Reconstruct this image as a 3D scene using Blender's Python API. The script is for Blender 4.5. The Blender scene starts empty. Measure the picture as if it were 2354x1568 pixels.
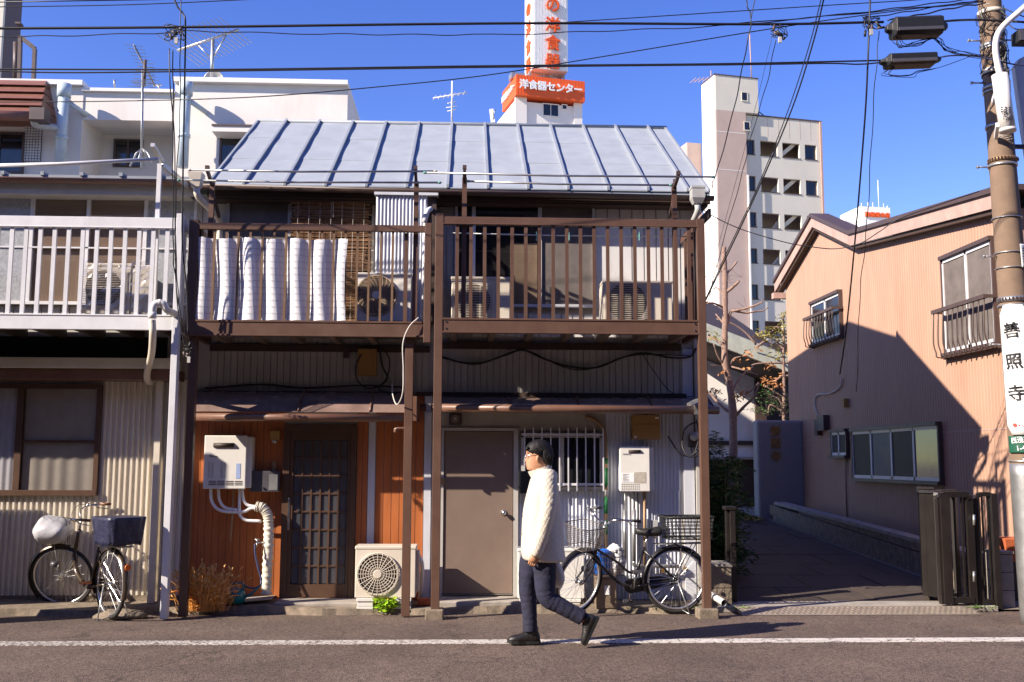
import bpy, math, random
from mathutils import Vector, Matrix
random.seed(7)
R = math.radians
scene = bpy.context.scene
C = scene.collection

# ------------------------------------------------------------------ camera
IMG_W, IMG_H, FPX = 2353.0, 1568.0, 2350.0       # photo measured on a 2353 px wide print
EYE = Vector((0, 0, 1.55))
_yaw, _pitch, _roll = R(2.5), R(6.7), 0.0035
_F = Vector((math.sin(_yaw)*math.cos(_pitch), math.cos(_yaw)*math.cos(_pitch), math.sin(_pitch)))
_R0 = Vector((math.cos(_yaw), -math.sin(_yaw), 0)); _U0 = _R0.cross(_F)
_Rt = _R0*math.cos(_roll) + _U0*math.sin(_roll); _Up = _U0*math.cos(_roll) - _R0*math.sin(_roll)
cd = bpy.data.cameras.new('camera'); cam = bpy.data.objects.new('camera', cd); C.objects.link(cam)
cd.sensor_width = 36; cd.lens = FPX/IMG_W*36; cd.clip_start = 0.1; cd.clip_end = 2000
m = Matrix((_Rt, _Up, -_F)).transposed().to_4x4(); m.translation = EYE; cam.matrix_world = m
scene.camera = cam
# ------------------------------------------------------------------ light
SUN_D = Vector((1.0, 0.47, -0.66)).normalized()
w = bpy.data.worlds.new('World'); scene.world = w; w.use_nodes = True
nt = w.node_tree; nt.nodes.clear()
sky = nt.nodes.new('ShaderNodeTexSky'); sky.sky_type = 'NISHITA'; sky.sun_disc = False
sky.sun_elevation = math.asin(-SUN_D.z); sky.sun_rotation = math.atan2(-SUN_D.x, -SUN_D.y)
sky.air_density = 1.0; sky.dust_density = 0.15; sky.ozone_density = 2.6; sky.altitude = 300
hs = nt.nodes.new('ShaderNodeHueSaturation'); hs.inputs['Saturation'].default_value = 1.27; hs.inputs['Hue'].default_value = 0.528
bg = nt.nodes.new('ShaderNodeBackground'); bg.inputs['Strength'].default_value = 0.112
wo = nt.nodes.new('ShaderNodeOutputWorld')
nt.links.new(sky.outputs[0], hs.inputs['Color']); nt.links.new(hs.outputs[0], bg.inputs[0]); nt.links.new(bg.outputs[0], wo.inputs[0])
sd = bpy.data.lights.new('sun', 'SUN'); sd.energy = 5.0; sd.angle = R(0.55); sd.color = (1.0, 0.88, 0.74)
so = bpy.data.objects.new('sun', sd); C.objects.link(so)
so.rotation_euler = SUN_D.to_track_quat('-Z', 'Y').to_euler(); so.location = (-12, -8, 12)
scene.view_settings.view_transform = 'Standard'; scene.view_settings.look = 'None'
scene.view_settings.exposure = 1.1; scene.view_settings.gamma = 1.0
scene.view_settings.use_curve_mapping = False
scene.render.film_transparent = False
scene.cycles.max_bounces = 6; scene.cycles.transparent_max_bounces = 12
scene.cycles.use_adaptive_sampling = True

# ------------------------------------------------------------------ measuring helpers
def ray(x, y): return _F*FPX + _Rt*(x-IMG_W/2) - _Up*(y-IMG_H/2)
def at(x, y, Y):                     # point on the plane world-Y = Y
    d = ray(x, y); return EYE + d*(Y/d.y)
def onx(x, y, X):                    # point on the plane world-X = X
    d = ray(x, y); return EYE + d*(X/d.x)
def onz(x, y, z=0.0):
    d = ray(x, y); return EYE + d*((z-EYE.z)/d.z)
def px(x, y, Y): return at(x, y, Y).x
def pz(x, y, Y): return at(x, y, Y).z
def rect(x0, x1, y0, y1, Y):         # photo rectangle on plane Y -> X0, X1, Z0, Z1
    ym = (y0+y1)/2; xm = (x0+x1)/2
    return px(x0, ym, Y), px(x1, ym, Y), pz(xm, y1, Y), pz(xm, y0, Y)

# ------------------------------------------------------------------ objects
def empty(name, loc=(0, 0, 0), label=None, cat=None, group=None, kind=None, parent=None):
    o = bpy.data.objects.new(name, None); C.objects.link(o); o.location = loc; o.empty_display_size = .1
    if parent: o.parent = parent
    tag(o, label, cat, group, kind); return o
def tag(o, label=None, cat=None, group=None, kind=None):
    if label: o['label'] = label
    if cat: o['category'] = cat
    if group: o['group'] = group
    if kind: o['kind'] = kind
    return o
def world_off(p):
    v = Vector((0, 0, 0))
    while p is not None: v += Vector(p.location); p = p.parent
    return v
class MB:
    def __init__(s): s.v = []; s.f = []; s.sm = []; s.mi = []; s.cur = 0
    def face(s, idx, smooth=False): s.f.append(tuple(idx)); s.sm.append(smooth); s.mi.append(s.cur)
    def pts(s, ps):
        n = len(s.v); s.v += [tuple(p) for p in ps]; return n
    def box(s, x0, x1, y0, y1, z0, z1):
        if x0 > x1: x0, x1 = x1, x0
        if y0 > y1: y0, y1 = y1, y0
        if z0 > z1: z0, z1 = z1, z0
        n = s.pts([(x0,y0,z0),(x1,y0,z0),(x1,y1,z0),(x0,y1,z0),(x0,y0,z1),(x1,y0,z1),(x1,y1,z1),(x0,y1,z1)])
        for q in ((0,3,2,1),(4,5,6,7),(0,1,5,4),(1,2,6,5),(2,3,7,6),(3,0,4,7)): s.face([n+i for i in q])
        return s
    def hexa(s, p):                   # eight corners, bottom ring then top ring
        n = s.pts(p)
        for q in ((0,3,2,1),(4,5,6,7),(0,1,5,4),(1,2,6,5),(2,3,7,6),(3,0,4,7)): s.face([n+i for i in q])
        return s
    def bar(s, a, b, w, h, up=(0, 0, 1)):   # rectangular bar from a to b
        a = Vector(a); b = Vector(b); d = (b-a).normalized(); up = Vector(up)
        if abs(d.dot(up)) > .98: up = Vector((0, 1, 0))
        sx = d.cross(up).normalized()*w/2; uz = sx.cross(d).normalized()*h/2
        return s.hexa([a-sx-uz, a+sx-uz, b+sx-uz, b-sx-uz, a-sx+uz, a+sx+uz, b+sx+uz, b-sx+uz])
    def tube(s, P, r, n=8, cap=True, closed=False):
        P = [Vector(p) for p in P]; m_ = len(P)
        rr = r if isinstance(r, (list, tuple)) else [r]*m_
        ref = None; base = len(s.v)
        for i, p in enumerate(P):
            if closed: d = P[(i+1) % m_]-P[i-1]
            else: d = (P[min(i+1, m_-1)]-P[max(i-1, 0)])
            d = d.normalized() if d.length > 1e-9 else Vector((0, 0, 1))
            if ref is None:
                ref = Vector((0, 0, 1)) if abs(d.z) < .9 else Vector((0, 1, 0))
            u = (ref-d*ref.dot(d)).normalized(); v = d.cross(u); ref = u
            for k in range(n):
                a = 2*math.pi*k/n; s.v.append(tuple(p+(u*math.cos(a)+v*math.sin(a))*rr[i]))
        for i in range(m_ if closed else m_-1):
            j = (i+1) % m_
            for k in range(n):
                k2 = (k+1) % n; s.face((base+i*n+k, base+i*n+k2, base+j*n+k2, base+j*n+k), n > 4)
        if cap and not closed:
            s.face([base+k for k in range(n)][::-1]); s.face([base+(m_-1)*n+k for k in range(n)])
        return s
    def cyl(s, a, b, r, n=12): return s.tube([a, b], r, n)
    def ball(s, c, r, n=8, sc=(1, 1, 1)):
        c = Vector(c); base = len(s.v)
        for i in range(n+1):
            t = math.pi*i/n
            for k in range(n*2):
                a = math.pi*k/n
                s.v.append((c.x+r*sc[0]*math.sin(t)*math.cos(a), c.y+r*sc[1]*math.sin(t)*math.sin(a), c.z+r*sc[2]*math.cos(t)))
        for i in range(n):
            for k in range(n*2):
                k2 = (k+1) % (n*2); s.face((base+i*2*n+k, base+(i+1)*2*n+k, base+(i+1)*2*n+k2, base+i*2*n+k2), True)
        return s
    def rings(s, RR, closed_ring=True, cap=True, smooth=True):   # loft a list of equal rings
        n = len(RR[0]); base = len(s.v)
        for r_ in RR: s.v += [tuple(p) for p in r_]
        for i in range(len(RR)-1):
            for k in range(n if closed_ring else n-1):
                k2 = (k+1) % n; s.face((base+i*n+k, base+i*n+k2, base+(i+1)*n+k2, base+(i+1)*n+k), smooth)
        if cap: s.face([base+k for k in range(n)][::-1]); s.face([base+(len(RR)-1)*n+k for k in range(n)])
        return s
    def prism(s, poly, axis, a, b):   # polygon in the two other axes, extruded along axis
        def mk(p, t):
            return {'x': (t, p[0], p[1]), 'y': (p[0], t, p[1]), 'z': (p[0], p[1], t)}[axis]
        n = len(poly); base = s.pts([mk(p, a) for p in poly]+[mk(p, b) for p in poly])
        s.face([base+k for k in range(n)]); s.face([base+n+k for k in range(n)][::-1])
        for k in range(n):
            k2 = (k+1) % n; s.face((base+k, base+n+k, base+n+k2, base+k2))
        return s
    def quad(s, a, b, c, d): n = s.pts([a, b, c, d]); s.face((n, n+1, n+2, n+3)); return s
    def tri(s, a, b, c): n = s.pts([a, b, c]); s.face((n, n+1, n+2)); return s
    def xform(s, M):
        s.v = [tuple(M @ Vector(p)) for p in s.v]; return s
    def build(s, name, mats, parent=None, bevel=0, fix=True):
        me = bpy.data.meshes.new(name); off = world_off(parent)
        me.from_pydata([(x-off.x, y-off.y, z-off.z) for x, y, z in s.v], [], s.f)
        if not isinstance(mats, (list, tuple)): mats = [mats]
        for m_ in mats: me.materials.append(m_)
        me.polygons.foreach_set('use_smooth', s.sm)
        if len(mats) > 1: me.polygons.foreach_set('material_index', s.mi)
        me.update()
        if fix:
            import bmesh
            bm = bmesh.new(); bm.from_mesh(me); bmesh.ops.recalc_face_normals(bm, faces=bm.faces); bm.to_mesh(me); bm.free()
        o = bpy.data.objects.new(name, me); C.objects.link(o)
        if parent: o.parent = parent
        if bevel:
            b = o.modifiers.new('bevel', 'BEVEL'); b.width = bevel; b.segments = 2; b.limit_method = 'ANGLE'
        return o
def bx(name, mat, parent, x0, x1, y0, y1, z0, z1, bevel=0): return MB().box(x0, x1, y0, y1, z0, z1).build(name, mat, parent, bevel)
def copies(first, offs):              # repeat a part, sharing its mesh
    for d in offs:
        o = first.copy(); C.objects.link(o); o.parent = first.parent; o.location = Vector(first.location)+Vector(d)
def spline(P, k=6):                   # Catmull-Rom through points
    P = [Vector(p) for p in P]
    if len(P) < 3: return P
    Q = [P[0]*2-P[1]]+P+[P[-1]*2-P[-2]]; out = []
    for i in range(1, len(Q)-2):
        for j in range(k):
            t = j/k; a, b, c, d = Q[i-1:i+3]
            out.append(.5*((2*b)+(c-a)*t+(2*a-5*b+4*c-d)*t*t+(3*b-a-3*c+d)*t*t*t))
    out.append(P[-1]); return out
def sag(a, b, s, n=18):
    a = Vector(a); b = Vector(b)
    return [a.lerp(b, i/n)-Vector((0, 0, 4*s*(i/n)*(1-i/n))) for i in range(n+1)]

# ------------------------------------------------------------------ materials
def new_mat(name):
    m_ = bpy.data.materials.new(name); m_.use_nodes = True
    return m_, m_.node_tree, m_.node_tree.nodes['Principled BSDF']
def node(t, kind, **kw):
    n = t.nodes.new(kind)
    for k, v in kw.items():
        if k in n.inputs: n.inputs[k].default_value = v
        else: setattr(n, k, v)
    return n
def pm(name, col, rough=.6, metal=0, var=.12, scale=6, streak=1.0, dirt=0, dirtcol=(.10, .06, .035), bump=.15, bscale=60, bdist=.003, spec=.5, coat=0, hue=None):
    m_, t, b = new_mat(name); L = t.links.new
    b.inputs['Roughness'].default_value = rough; b.inputs['Metallic'].default_value = metal
    b.inputs['Specular IOR Level'].default_value = spec; b.inputs['Coat Weight'].default_value = coat
    g = node(t, 'ShaderNodeNewGeometry'); mp = node(t, 'ShaderNodeMapping'); mp.inputs['Scale'].default_value = (1, 1, 1/streak)
    L(g.outputs['Position'], mp.inputs[0])
    n1 = node(t, 'ShaderNodeTexNoise', Scale=scale, Detail=6.0, Roughness=.6); L(mp.outputs[0], n1.inputs['Vector'])
    cr = node(t, 'ShaderNodeMapRange'); cr.inputs['From Min'].default_value = .3; cr.inputs['From Max'].default_value = .7
    cr.inputs['To Min'].default_value = 1-var; cr.inputs['To Max'].default_value = 1+var; L(n1.outputs['Fac'], cr.inputs['Value'])
    mx = node(t, 'ShaderNodeVectorMath', operation='SCALE'); mx.inputs[0].default_value = col[:3]; L(cr.outputs[0], mx.inputs['Scale'])
    out = mx.outputs[0]
    if dirt:
        n2 = node(t, 'ShaderNodeTexNoise', Scale=scale*.7, Detail=8.0, Roughness=.7)
        mp2 = node(t, 'ShaderNodeMapping'); mp2.inputs['Scale'].default_value = (1, 1, .22); mp2.inputs['Location'].default_value = (3.1, 7, 1)
        L(g.outputs['Position'], mp2.inputs[0]); L(mp2.outputs[0], n2.inputs['Vector'])
        r2 = node(t, 'ShaderNodeMapRange'); r2.inputs['From Min'].default_value = .52; r2.inputs['From Max'].default_value = .78
        r2.inputs['To Max'].default_value = dirt; L(n2.outputs['Fac'], r2.inputs['Value'])
        mc = node(t, 'ShaderNodeMix', data_type='RGBA'); L(r2.outputs[0], mc.inputs['Factor']); L(out, mc.inputs['A']); mc.inputs['B'].default_value = (*dirtcol, 1)
        out = mc.outputs['Result']
    L(out, b.inputs['Base Color'])
    rr = node(t, 'ShaderNodeMapRange'); rr.inputs['To Min'].default_value = max(.02, rough-.08); rr.inputs['To Max'].default_value = min(1, rough+.1)
    L(n1.outputs['Fac'], rr.inputs['Value']); L(rr.outputs[0], b.inputs['Roughness'])
    if bump:
        n3 = node(t, 'ShaderNodeTexNoise', Scale=bscale, Detail=4.0); L(g.outputs['Position'], n3.inputs['Vector'])
        bp = node(t, 'ShaderNodeBump', Strength=bump, Distance=bdist); L(n3.outputs['Fac'], bp.inputs['Height']); L(bp.outputs[0], b.inputs['Normal'])
    return m_
def glass(name, tint=(.75, .78, .8), refl=.10, rough=.02):
    m_ = bpy.data.materials.new(name); m_.use_nodes = True; t = m_.node_tree; t.nodes.clear(); L = t.links.new
    tr = node(t, 'ShaderNodeBsdfTransparent'); tr.inputs[0].default_value = (*tint, 1)
    gl = node(t, 'ShaderNodeBsdfGlossy'); gl.inputs['Roughness'].default_value = rough
    fr = node(t, 'ShaderNodeLayerWeight'); fr.inputs[0].default_value = .5
    pw_ = node(t, 'ShaderNodeMath', operation='POWER'); pw_.inputs[1].default_value = 4.0; L(fr.outputs['Facing'], pw_.inputs[0])
    ad = node(t, 'ShaderNodeMath', operation='MULTIPLY_ADD', use_clamp=True); ad.inputs[1].default_value = .8; ad.inputs[2].default_value = refl; L(pw_.outputs[0], ad.inputs[0])
    mx = node(t, 'ShaderNodeMixShader'); L(ad.outputs[0], mx.inputs[0]); L(tr.outputs[0], mx.inputs[1]); L(gl.outputs[0], mx.inputs[2])
    o = node(t, 'ShaderNodeOutputMaterial'); L(mx.outputs[0], o.inputs[0]); return m_
M = {}
M['brown'] = pm('brown_paint', (.105, .056, .038), .42, var=.1, bump=.05, dirt=.25, dirtcol=(.2, .13, .09))
M['white_alu'] = pm('white_paint', (.62, .62, .64), .4, var=.06, dirt=.25, dirtcol=(.3, .25, .2))
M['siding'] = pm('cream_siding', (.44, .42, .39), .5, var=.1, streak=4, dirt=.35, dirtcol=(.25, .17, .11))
M['corr_white'] = pm('pale_corrugated_steel', (.55, .57, .62), .42, metal=.0, var=.08, streak=5, dirt=.35, dirtcol=(.3, .2, .13))
M['corr_left'] = pm('cream_corrugated_steel', (.66, .60, .50), .5, var=.08, streak=5, dirt=.3, dirtcol=(.3, .2, .13))
M['zinc'] = pm('galvanised_sheet', (.50, .54, .60), .38, metal=.25, var=.1, dirt=.2, dirtcol=(.3, .25, .2))
M['orange_board'] = pm('orange_boards', (.40, .115, .028), .55, var=.16, scale=9, streak=6, dirt=.4, dirtcol=(.12, .045, .02), bump=.1)
M['door_brown'] = pm('dark_bronze_frame', (.085, .045, .028), .4, var=.1, bump=.03)
M['steel_door'] = pm('taupe_steel_door', (.20, .145, .115), .45, var=.06, bump=.05, dirt=.15)
M['pink'] = pm('peach_siding', (.395, .236, .165), .6, var=.07, scale=3, streak=3, dirt=.5, dirtcol=(.29, .155, .10), bump=.05)
M['pinktrim'] = pm('pale_pink_fascia', (.42, .28, .235), .6, dirt=.3)
M['darkroof'] = pm('dark_brown_metal', (.07, .045, .04), .5)
M['roof'] = pm('blue_grey_roof_steel', (.30, .33, .36), .5, metal=.0, var=.08, scale=4, dirt=.18, dirtcol=(.34, .3, .27), bump=.05)
M['roofbat'] = pm('blue_grey_roof_batten', (.24, .265, .30), .5, metal=.0, var=.08)
M['awn'] = pm('smoked_awning_sheet', (.20, .135, .115), .25, var=.25, scale=5, dirt=.5, dirtcol=(.25, .18, .15))
M['gutter'] = pm('brown_pvc_gutter', (.15, .075, .05), .38, bump=.03, dirt=.3, dirtcol=(.25, .17, .12))
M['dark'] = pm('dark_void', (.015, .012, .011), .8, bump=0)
M['darkwood'] = pm('dark_timber', (.05, .03, .022), .7)
M['glass'] = glass('window_glass', (.86, .86, .87), .05)
M['darkglass'] = pm('dark_window_glass', (.012, .013, .016), .06, var=.3, bump=0, spec=.7)
M['frosted'] = pm('frosted_glass', (.16, .16, .18), .35, var=.1, bump=.5, bscale=220, spec=.6)
M['curtain'] = pm('cream_curtain', (.56, .50, .42), .85, var=.08)
M['whitecloth'] = pm('white_cloth', (.74, .73, .75), .85, var=.06)
M['concrete'] = pm('concrete', (.30, .27, .235), .9, var=.25, scale=5, bump=.5, bscale=80, bdist=.006, dirt=.4, dirtcol=(.12, .09, .06))
M['moss'] = pm('mossy_concrete', (.19, .15, .11), .95, var=.4, scale=12, bump=.6, bscale=70, bdist=.01, dirt=.5, dirtcol=(.07, .07, .03))
M['stucco'] = pm('white_stucco', (.66, .62, .57), .85, var=.06, scale=1.2, bump=.3, bscale=40, dirt=.35, dirtcol=(.42, .34, .27))
M['far_white'] = pm('far_white_wall', (.72, .69, .66), .8, var=.04, scale=.6, dirt=.25, dirtcol=(.5, .42, .36))
M['cream_tile'] = pm('cream_wall_panels', (.56, .53, .46), .8, var=.05, scale=.5, dirt=.2, dirtcol=(.45, .38, .3))
M['pink_tile'] = pm('pinkish_wall_tile', (.44, .335, .29), .8, var=.06, scale=1)
M['black'] = pm('black_rubber', (.012, .012, .013), .55, bump=.03)
M['blackpaint'] = pm('black_paint', (.018, .016, .018), .28, bump=.02)
M['chrome'] = pm('chrome', (.62, .62, .62), .22, metal=1, var=.1, bump=0)
M['steel'] = pm('galvanised_steel', (.42, .42, .41), .4, metal=.8, var=.15, dirt=.3)
M['ac'] = pm('cream_appliance_enamel', (.62, .56, .47), .4, var=.05, dirt=.2, dirtcol=(.35, .26, .18), bump=.02)
M['ac_white'] = pm('white_appliance_enamel', (.68, .66, .62), .35, var=.04, dirt=.15, dirtcol=(.4, .33, .25), bump=.02)
M['ac_dark'] = pm('fan_recess', (.035, .022, .018), .6, bump=0)
M['cable'] = pm('black_cable', (.012, .011, .013), .5, bump=0)
M['greycable'] = pm('pale_cable', (.5, .47, .42), .6, bump=0)
M['orange'] = pm('orange_sign', (.72, .10, .012), .5, var=.04, scale=.8)
M['signwhite'] = pm('white_sign', (.80, .80, .80), .45, var=.03, bump=0)
M['ink'] = pm('black_ink', (.015, .013, .015), .5, bump=0)
M['redink'] = pm('red_ink', (.65, .05, .03), .5, bump=0)
M['green'] = pm('green_plate', (.012, .085, .05), .4, bump=0)
M['mustard'] = pm('tan_meter_box', (.34, .185, .05), .6, var=.06)
M['bamboo'] = pm('brown_reed', (.27, .15, .08), .8, var=.4, scale=25, dirt=.4, dirtcol=(.40, .27, .17))
M['pole'] = pm('pole_concrete', (.185, .125, .085), .9, var=.12, scale=9, bump=.4, bscale=120, bdist=.003, dirt=.35, dirtcol=(.30, .24, .19))
M['teal'] = pm('teal_plastic', (.0, .14, .17), .35)
M['blueplastic'] = pm('blue_plastic', (.01, .13, .62), .4)
M['plastic_bag'] = pm('white_plastic_bag', (.7, .7, .72), .35, bump=.9, bscale=25, bdist=.02)
M['silver_cover'] = pm('silver_grey_cover', (.42, .42, .45), .28, bump=.5, bscale=13, bdist=.015)
M['drygrass'] = pm('dry_grass', (.80, .38, .085), .8, var=.35, scale=20, bump=0)
M['bark'] = pm('tree_bark', (.26, .17, .13), .9, var=.3, scale=20, bump=.8, bscale=50, bdist=.01)
M['dryleaf'] = pm('dry_leaves', (.42, .19, .07), .7, var=.3, scale=20, bump=0)
M['yellowleaf'] = pm('yellow_green_leaves', (.24, .20, .04), .7, var=.4, scale=12, bump=0)
M['leaf'] = pm('green_leaves', (.045, .11, .02), .5, var=.5, scale=15, bump=0)
M['limeleaf'] = pm('lime_leaves', (.30, .50, .02), .5, var=.3, scale=25, bump=0)
M['terracotta'] = pm('terracotta', (.42, .10, .03), .8)
# ================================================================== SETTING
YB, YW = 10.42, 11.35                   # balcony front plane, house wall plane
def asphalt():
    m_, t, b = new_mat('asphalt'); L = t.links.new
    g = node(t, 'ShaderNodeNewGeometry')
    v = node(t, 'ShaderNodeTexVoronoi', Scale=95.0); L(g.outputs['Position'], v.inputs['Vector'])
    n = node(t, 'ShaderNodeTexNoise', Scale=.9, Detail=7.0, Roughness=.6); L(g.outputs['Position'], n.inputs['Vector'])
    n2 = node(t, 'ShaderNodeTexNoise', Scale=140.0, Detail=3.0); L(g.outputs['Position'], n2.inputs['Vector'])
    cr = node(t, 'ShaderNodeValToRGB'); e = cr.color_ramp.elements
    e[0].position = .25; e[0].color = (.066, .044, .035, 1); e[1].position = .78; e[1].color = (.185, .137, .110, 1)
    v2 = node(t, 'ShaderNodeTexVoronoi', Scale=48.0); L(g.outputs['Position'], v2.inputs['Vector'])
    av = node(t, 'ShaderNodeMix', data_type='RGBA'); av.inputs['Factor'].default_value = .45; L(v.outputs['Color'], av.inputs['A']); L(v2.outputs['Color'], av.inputs['B'])
    L(av.outputs['Result'], cr.inputs[0])
    c2 = node(t, 'ShaderNodeValToRGB'); e = c2.color_ramp.elements
    e[0].position = .3; e[0].color = (.66, .64, .63, 1); e[1].position = .7; e[1].color = (1.14, 1.1, 1.07, 1); L(n.outputs['Fac'], c2.inputs[0])
    mx = node(t, 'ShaderNodeMix', data_type='RGBA', blend_type='MULTIPLY'); mx.inputs['Factor'].default_value = 1
    L(cr.outputs[0], mx.inputs['A']); L(c2.outputs[0], mx.inputs['B'])
    sp = node(t, 'ShaderNodeMapRange'); sp.inputs['From Min'].default_value = .66; sp.inputs['From Max'].default_value = .74; L(n2.outputs['Fac'], sp.inputs['Value'])
    m2 = node(t, 'ShaderNodeMix', data_type='RGBA'); L(sp.outputs[0], m2.inputs['Factor']); L(mx.outputs['Result'], m2.inputs['A']); m2.inputs['B'].default_value = (.34, .28, .25, 1)
    ck = node(t, 'ShaderNodeTexVoronoi', Scale=.75, feature='DISTANCE_TO_EDGE'); cw_ = node(t, 'ShaderNodeVectorMath', operation='MULTIPLY_ADD')
    n3 = node(t, 'ShaderNodeTexNoise', Scale=2.2, Detail=8.0, Roughness=.65); L(g.outputs['Position'], n3.inputs['Vector']); L(n3.outputs['Color'], cw_.inputs[0]); cw_.inputs[1].default_value = (1.1, 1.1, 0); L(g.outputs['Position'], cw_.inputs[2]); L(cw_.outputs[0], ck.inputs['Vector'])
    cm = node(t, 'ShaderNodeMapRange'); cm.inputs['From Min'].default_value = .002; cm.inputs['From Max'].default_value = .010; cm.inputs['To Min'].default_value = .45; cm.inputs['To Max'].default_value = 1.0; L(ck.outputs['Distance'], cm.inputs['Value'])
    m3 = node(t, 'ShaderNodeVectorMath', operation='SCALE'); L(m2.outputs['Result'], m3.inputs[0]); L(cm.outputs[0], m3.inputs['Scale'])
    L(m3.outputs[0], b.inputs['Base Color']); b.inputs['Roughness'].default_value = .85
    bp = node(t, 'ShaderNodeBump', Strength=.8, Distance=.006)
    ad = node(t, 'ShaderNodeMath', operation='ADD'); L(v.outputs['Distance'], ad.inputs[0]); L(n2.outputs['Fac'], ad.inputs[1])
    L(ad.outputs[0], bp.inputs['Height']); L(bp.outputs[0], b.inputs['Normal']); return m_
def linepaint():
    m_, t, b = new_mat('cracked_road_paint'); L = t.links.new
    g = node(t, 'ShaderNodeNewGeometry')
    v = node(t, 'ShaderNodeTexVoronoi', Scale=5.5, feature='DISTANCE_TO_EDGE'); 
    n = node(t, 'ShaderNodeTexNoise', Scale=14.0, Detail=5.0)
    mp = node(t, 'ShaderNodeMapping'); mp.inputs['Scale'].default_value = (.8, 1.6, 1)
    L(g.outputs['Position'], mp.inputs[0])
    ad = node(t, 'ShaderNodeVectorMath', operation='MULTIPLY_ADD'); L(n.outputs['Color'], ad.inputs[0]); ad.inputs[1].default_value = (.16, .16, 0); L(mp.outputs[0], ad.inputs[2])
    L(g.outputs['Position'], n.inputs['Vector']); L(ad.outputs[0], v.inputs['Vector'])
    r1 = node(t, 'ShaderNodeMapRange'); r1.inputs['From Min'].default_value = .012; r1.inputs['From Max'].default_value = .035; L(v.outputs['Distance'], r1.inputs['Value'])
    n2 = node(t, 'ShaderNodeTexNoise', Scale=38.0, Detail=6.0, Roughness=.7); L(mp.outputs[0], n2.inputs['Vector'])
    r2 = node(t, 'ShaderNodeMapRange'); r2.inputs['From Min'].default_value = .43; r2.inputs['From Max'].default_value = .49; sx = node(t, 'ShaderNodeSeparateXYZ'); L(g.outputs['Position'], sx.inputs[0]); xa = node(t, 'ShaderNodeMath', operation='MULTIPLY_ADD'); L(sx.outputs['X'], xa.inputs[0]); xa.inputs[1].default_value = .014; L(n2.outputs['Fac'], xa.inputs[2]); L(xa.outputs[0], r2.inputs['Value'])
    mu = node(t, 'ShaderNodeMath', operation='MULTIPLY'); L(r1.outputs[0], mu.inputs[0]); L(r2.outputs[0], mu.inputs[1])
    mc = node(t, 'ShaderNodeMix', data_type='RGBA'); L(mu.outputs[0], mc.inputs['Factor']); mc.inputs['A'].default_value = (.10, .075, .065, 1); mc.inputs['B'].default_value = (.58, .55, .51, 1)
    L(mc.outputs['Result'], b.inputs['Base Color']); b.inputs['Roughness'].default_value = .7; return m_
M['asphalt'] = asphalt(); M['line'] = linepaint()
def S(name, mb, mat, bevel=0): return tag(mb.build(name, mat, None, bevel), kind='structure')
S('ground', MB().box(-400, 400, -120, 900, -1.5, -.05), M['concrete'])
# road: a gently crowned sheet
mb = MB(); ys = [-12, 0, 5, 8, 9, 9.6, 10.1, 10.5, 10.9]; zs = [0, 0, 0, 0, 0, -.004, -.008, -.012, -.02]
for a, b, za, zb in zip(ys, ys[1:], zs, zs[1:]): mb.quad((-60, a, za), (60, a, za), (60, b, zb), (-60, b, zb))
S('road', mb, M['asphalt'])
yl0, yl1 = onz(1176, 1479.5).y, onz(1176, 1470.5).y
S('road_line', MB().box(-40, 40, yl0, yl1, -.02, .004), M['line'])
# concrete apron along the houses: worn, broken edge
mb = MB(); rnd = random.Random(3)
xs = [px(-60, 1400, 10.8)+i*.14 for i in range(64)]
def aprony(x):
    t = math.sin(x*1.7)*.05+math.sin(x*5.3)*.03
    return 10.82+t
prev = None
pts_top = []
for i, x in enumerate(xs):
    if x > px(1640, 1400, 10.8): break
    pts_top.append((x, aprony(x)+rnd.uniform(-.02, .02)))
for (xa, ya), (xb, yb) in zip(pts_top, pts_top[1:]):
    za = .05+.015*math.sin(xa*2.1); zb = .05+.015*math.sin(xb*2.1)
    mb.quad((xa, ya-.03, -.03), (xb, yb-.03, -.03), (xb, yb, zb), (xa, ya, za))
    mb.quad((xa, ya, za), (xb, yb, zb), (xb, 11.5, zb+.02), (xa, 11.5, za+.02))
S('apron', mb, M['moss'])
# door steps
def step(x0, x1, y0, y1, z, name='doorstep'):
    S(name, MB().box(x0, x1, y0, y1, 0, z), M['concrete'], .015)
xa, xb, _, _ = rect(640, 830, 1377, 1400, 11.2); step(xa, xb, 10.92, 11.34, .085)
xa, xb, _, _ = rect(1005, 1192, 1382, 1410, 11.2); step(xa, xb, 10.88, 11.34, .10)
# driveway, rising away from the road, laid with big slabs
XD0, XD1, XP = px(1668, 1395, 10.9), 5.75, 6.6
def drive_z(y): return .03 + max(0, y-11.3)*.052
mb = MB(); mb.quad((XD0-.6, 10.9, .0), (XP+.0, 10.9, .0), (XP, 22, drive_z(22)-.03), (XD0-.6, 22, drive_z(22)-.03))
drv = S('driveway', mb, M['moss'])
M['slab'] = pm('driveway_slab', (.050, .036, .028), .9, var=.25, scale=4, bump=.5, bscale=60, bdist=.006)
yy = 11.32; row = 0
while yy < 20:
    L_ = .9 if row % 2 == 0 else .9
    xx = XD0+.02 - (.45 if row % 2 else 0)
    while xx < XD1:
        a, b = max(xx, XD0), min(xx+.9, XD1)
        if b-a > .1:
            h = random.uniform(-.004, .004)
            MB().hexa([(a+.008, yy+.008, drive_z(yy)-.05), (b-.008, yy+.008, drive_z(yy)-.05), (b-.008, yy+L_-.008, drive_z(yy+L_)-.05), (a+.008, yy+L_-.008, drive_z(yy+L_)-.05),
                (a+.008, yy+.008, drive_z(yy)+h), (b-.008, yy+.008, drive_z(yy)+h), (b-.008, yy+L_-.008, drive_z(yy+L_)+h), (a+.008, yy+L_-.008, drive_z(yy+L_)+h)]).build('paving_slab', M['slab'], drv)
        xx += .9
    yy += L_; row += 1
S('temple_yard', MB().box(-3, 12, 20, 40, .3, .47), M['moss'])
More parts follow.
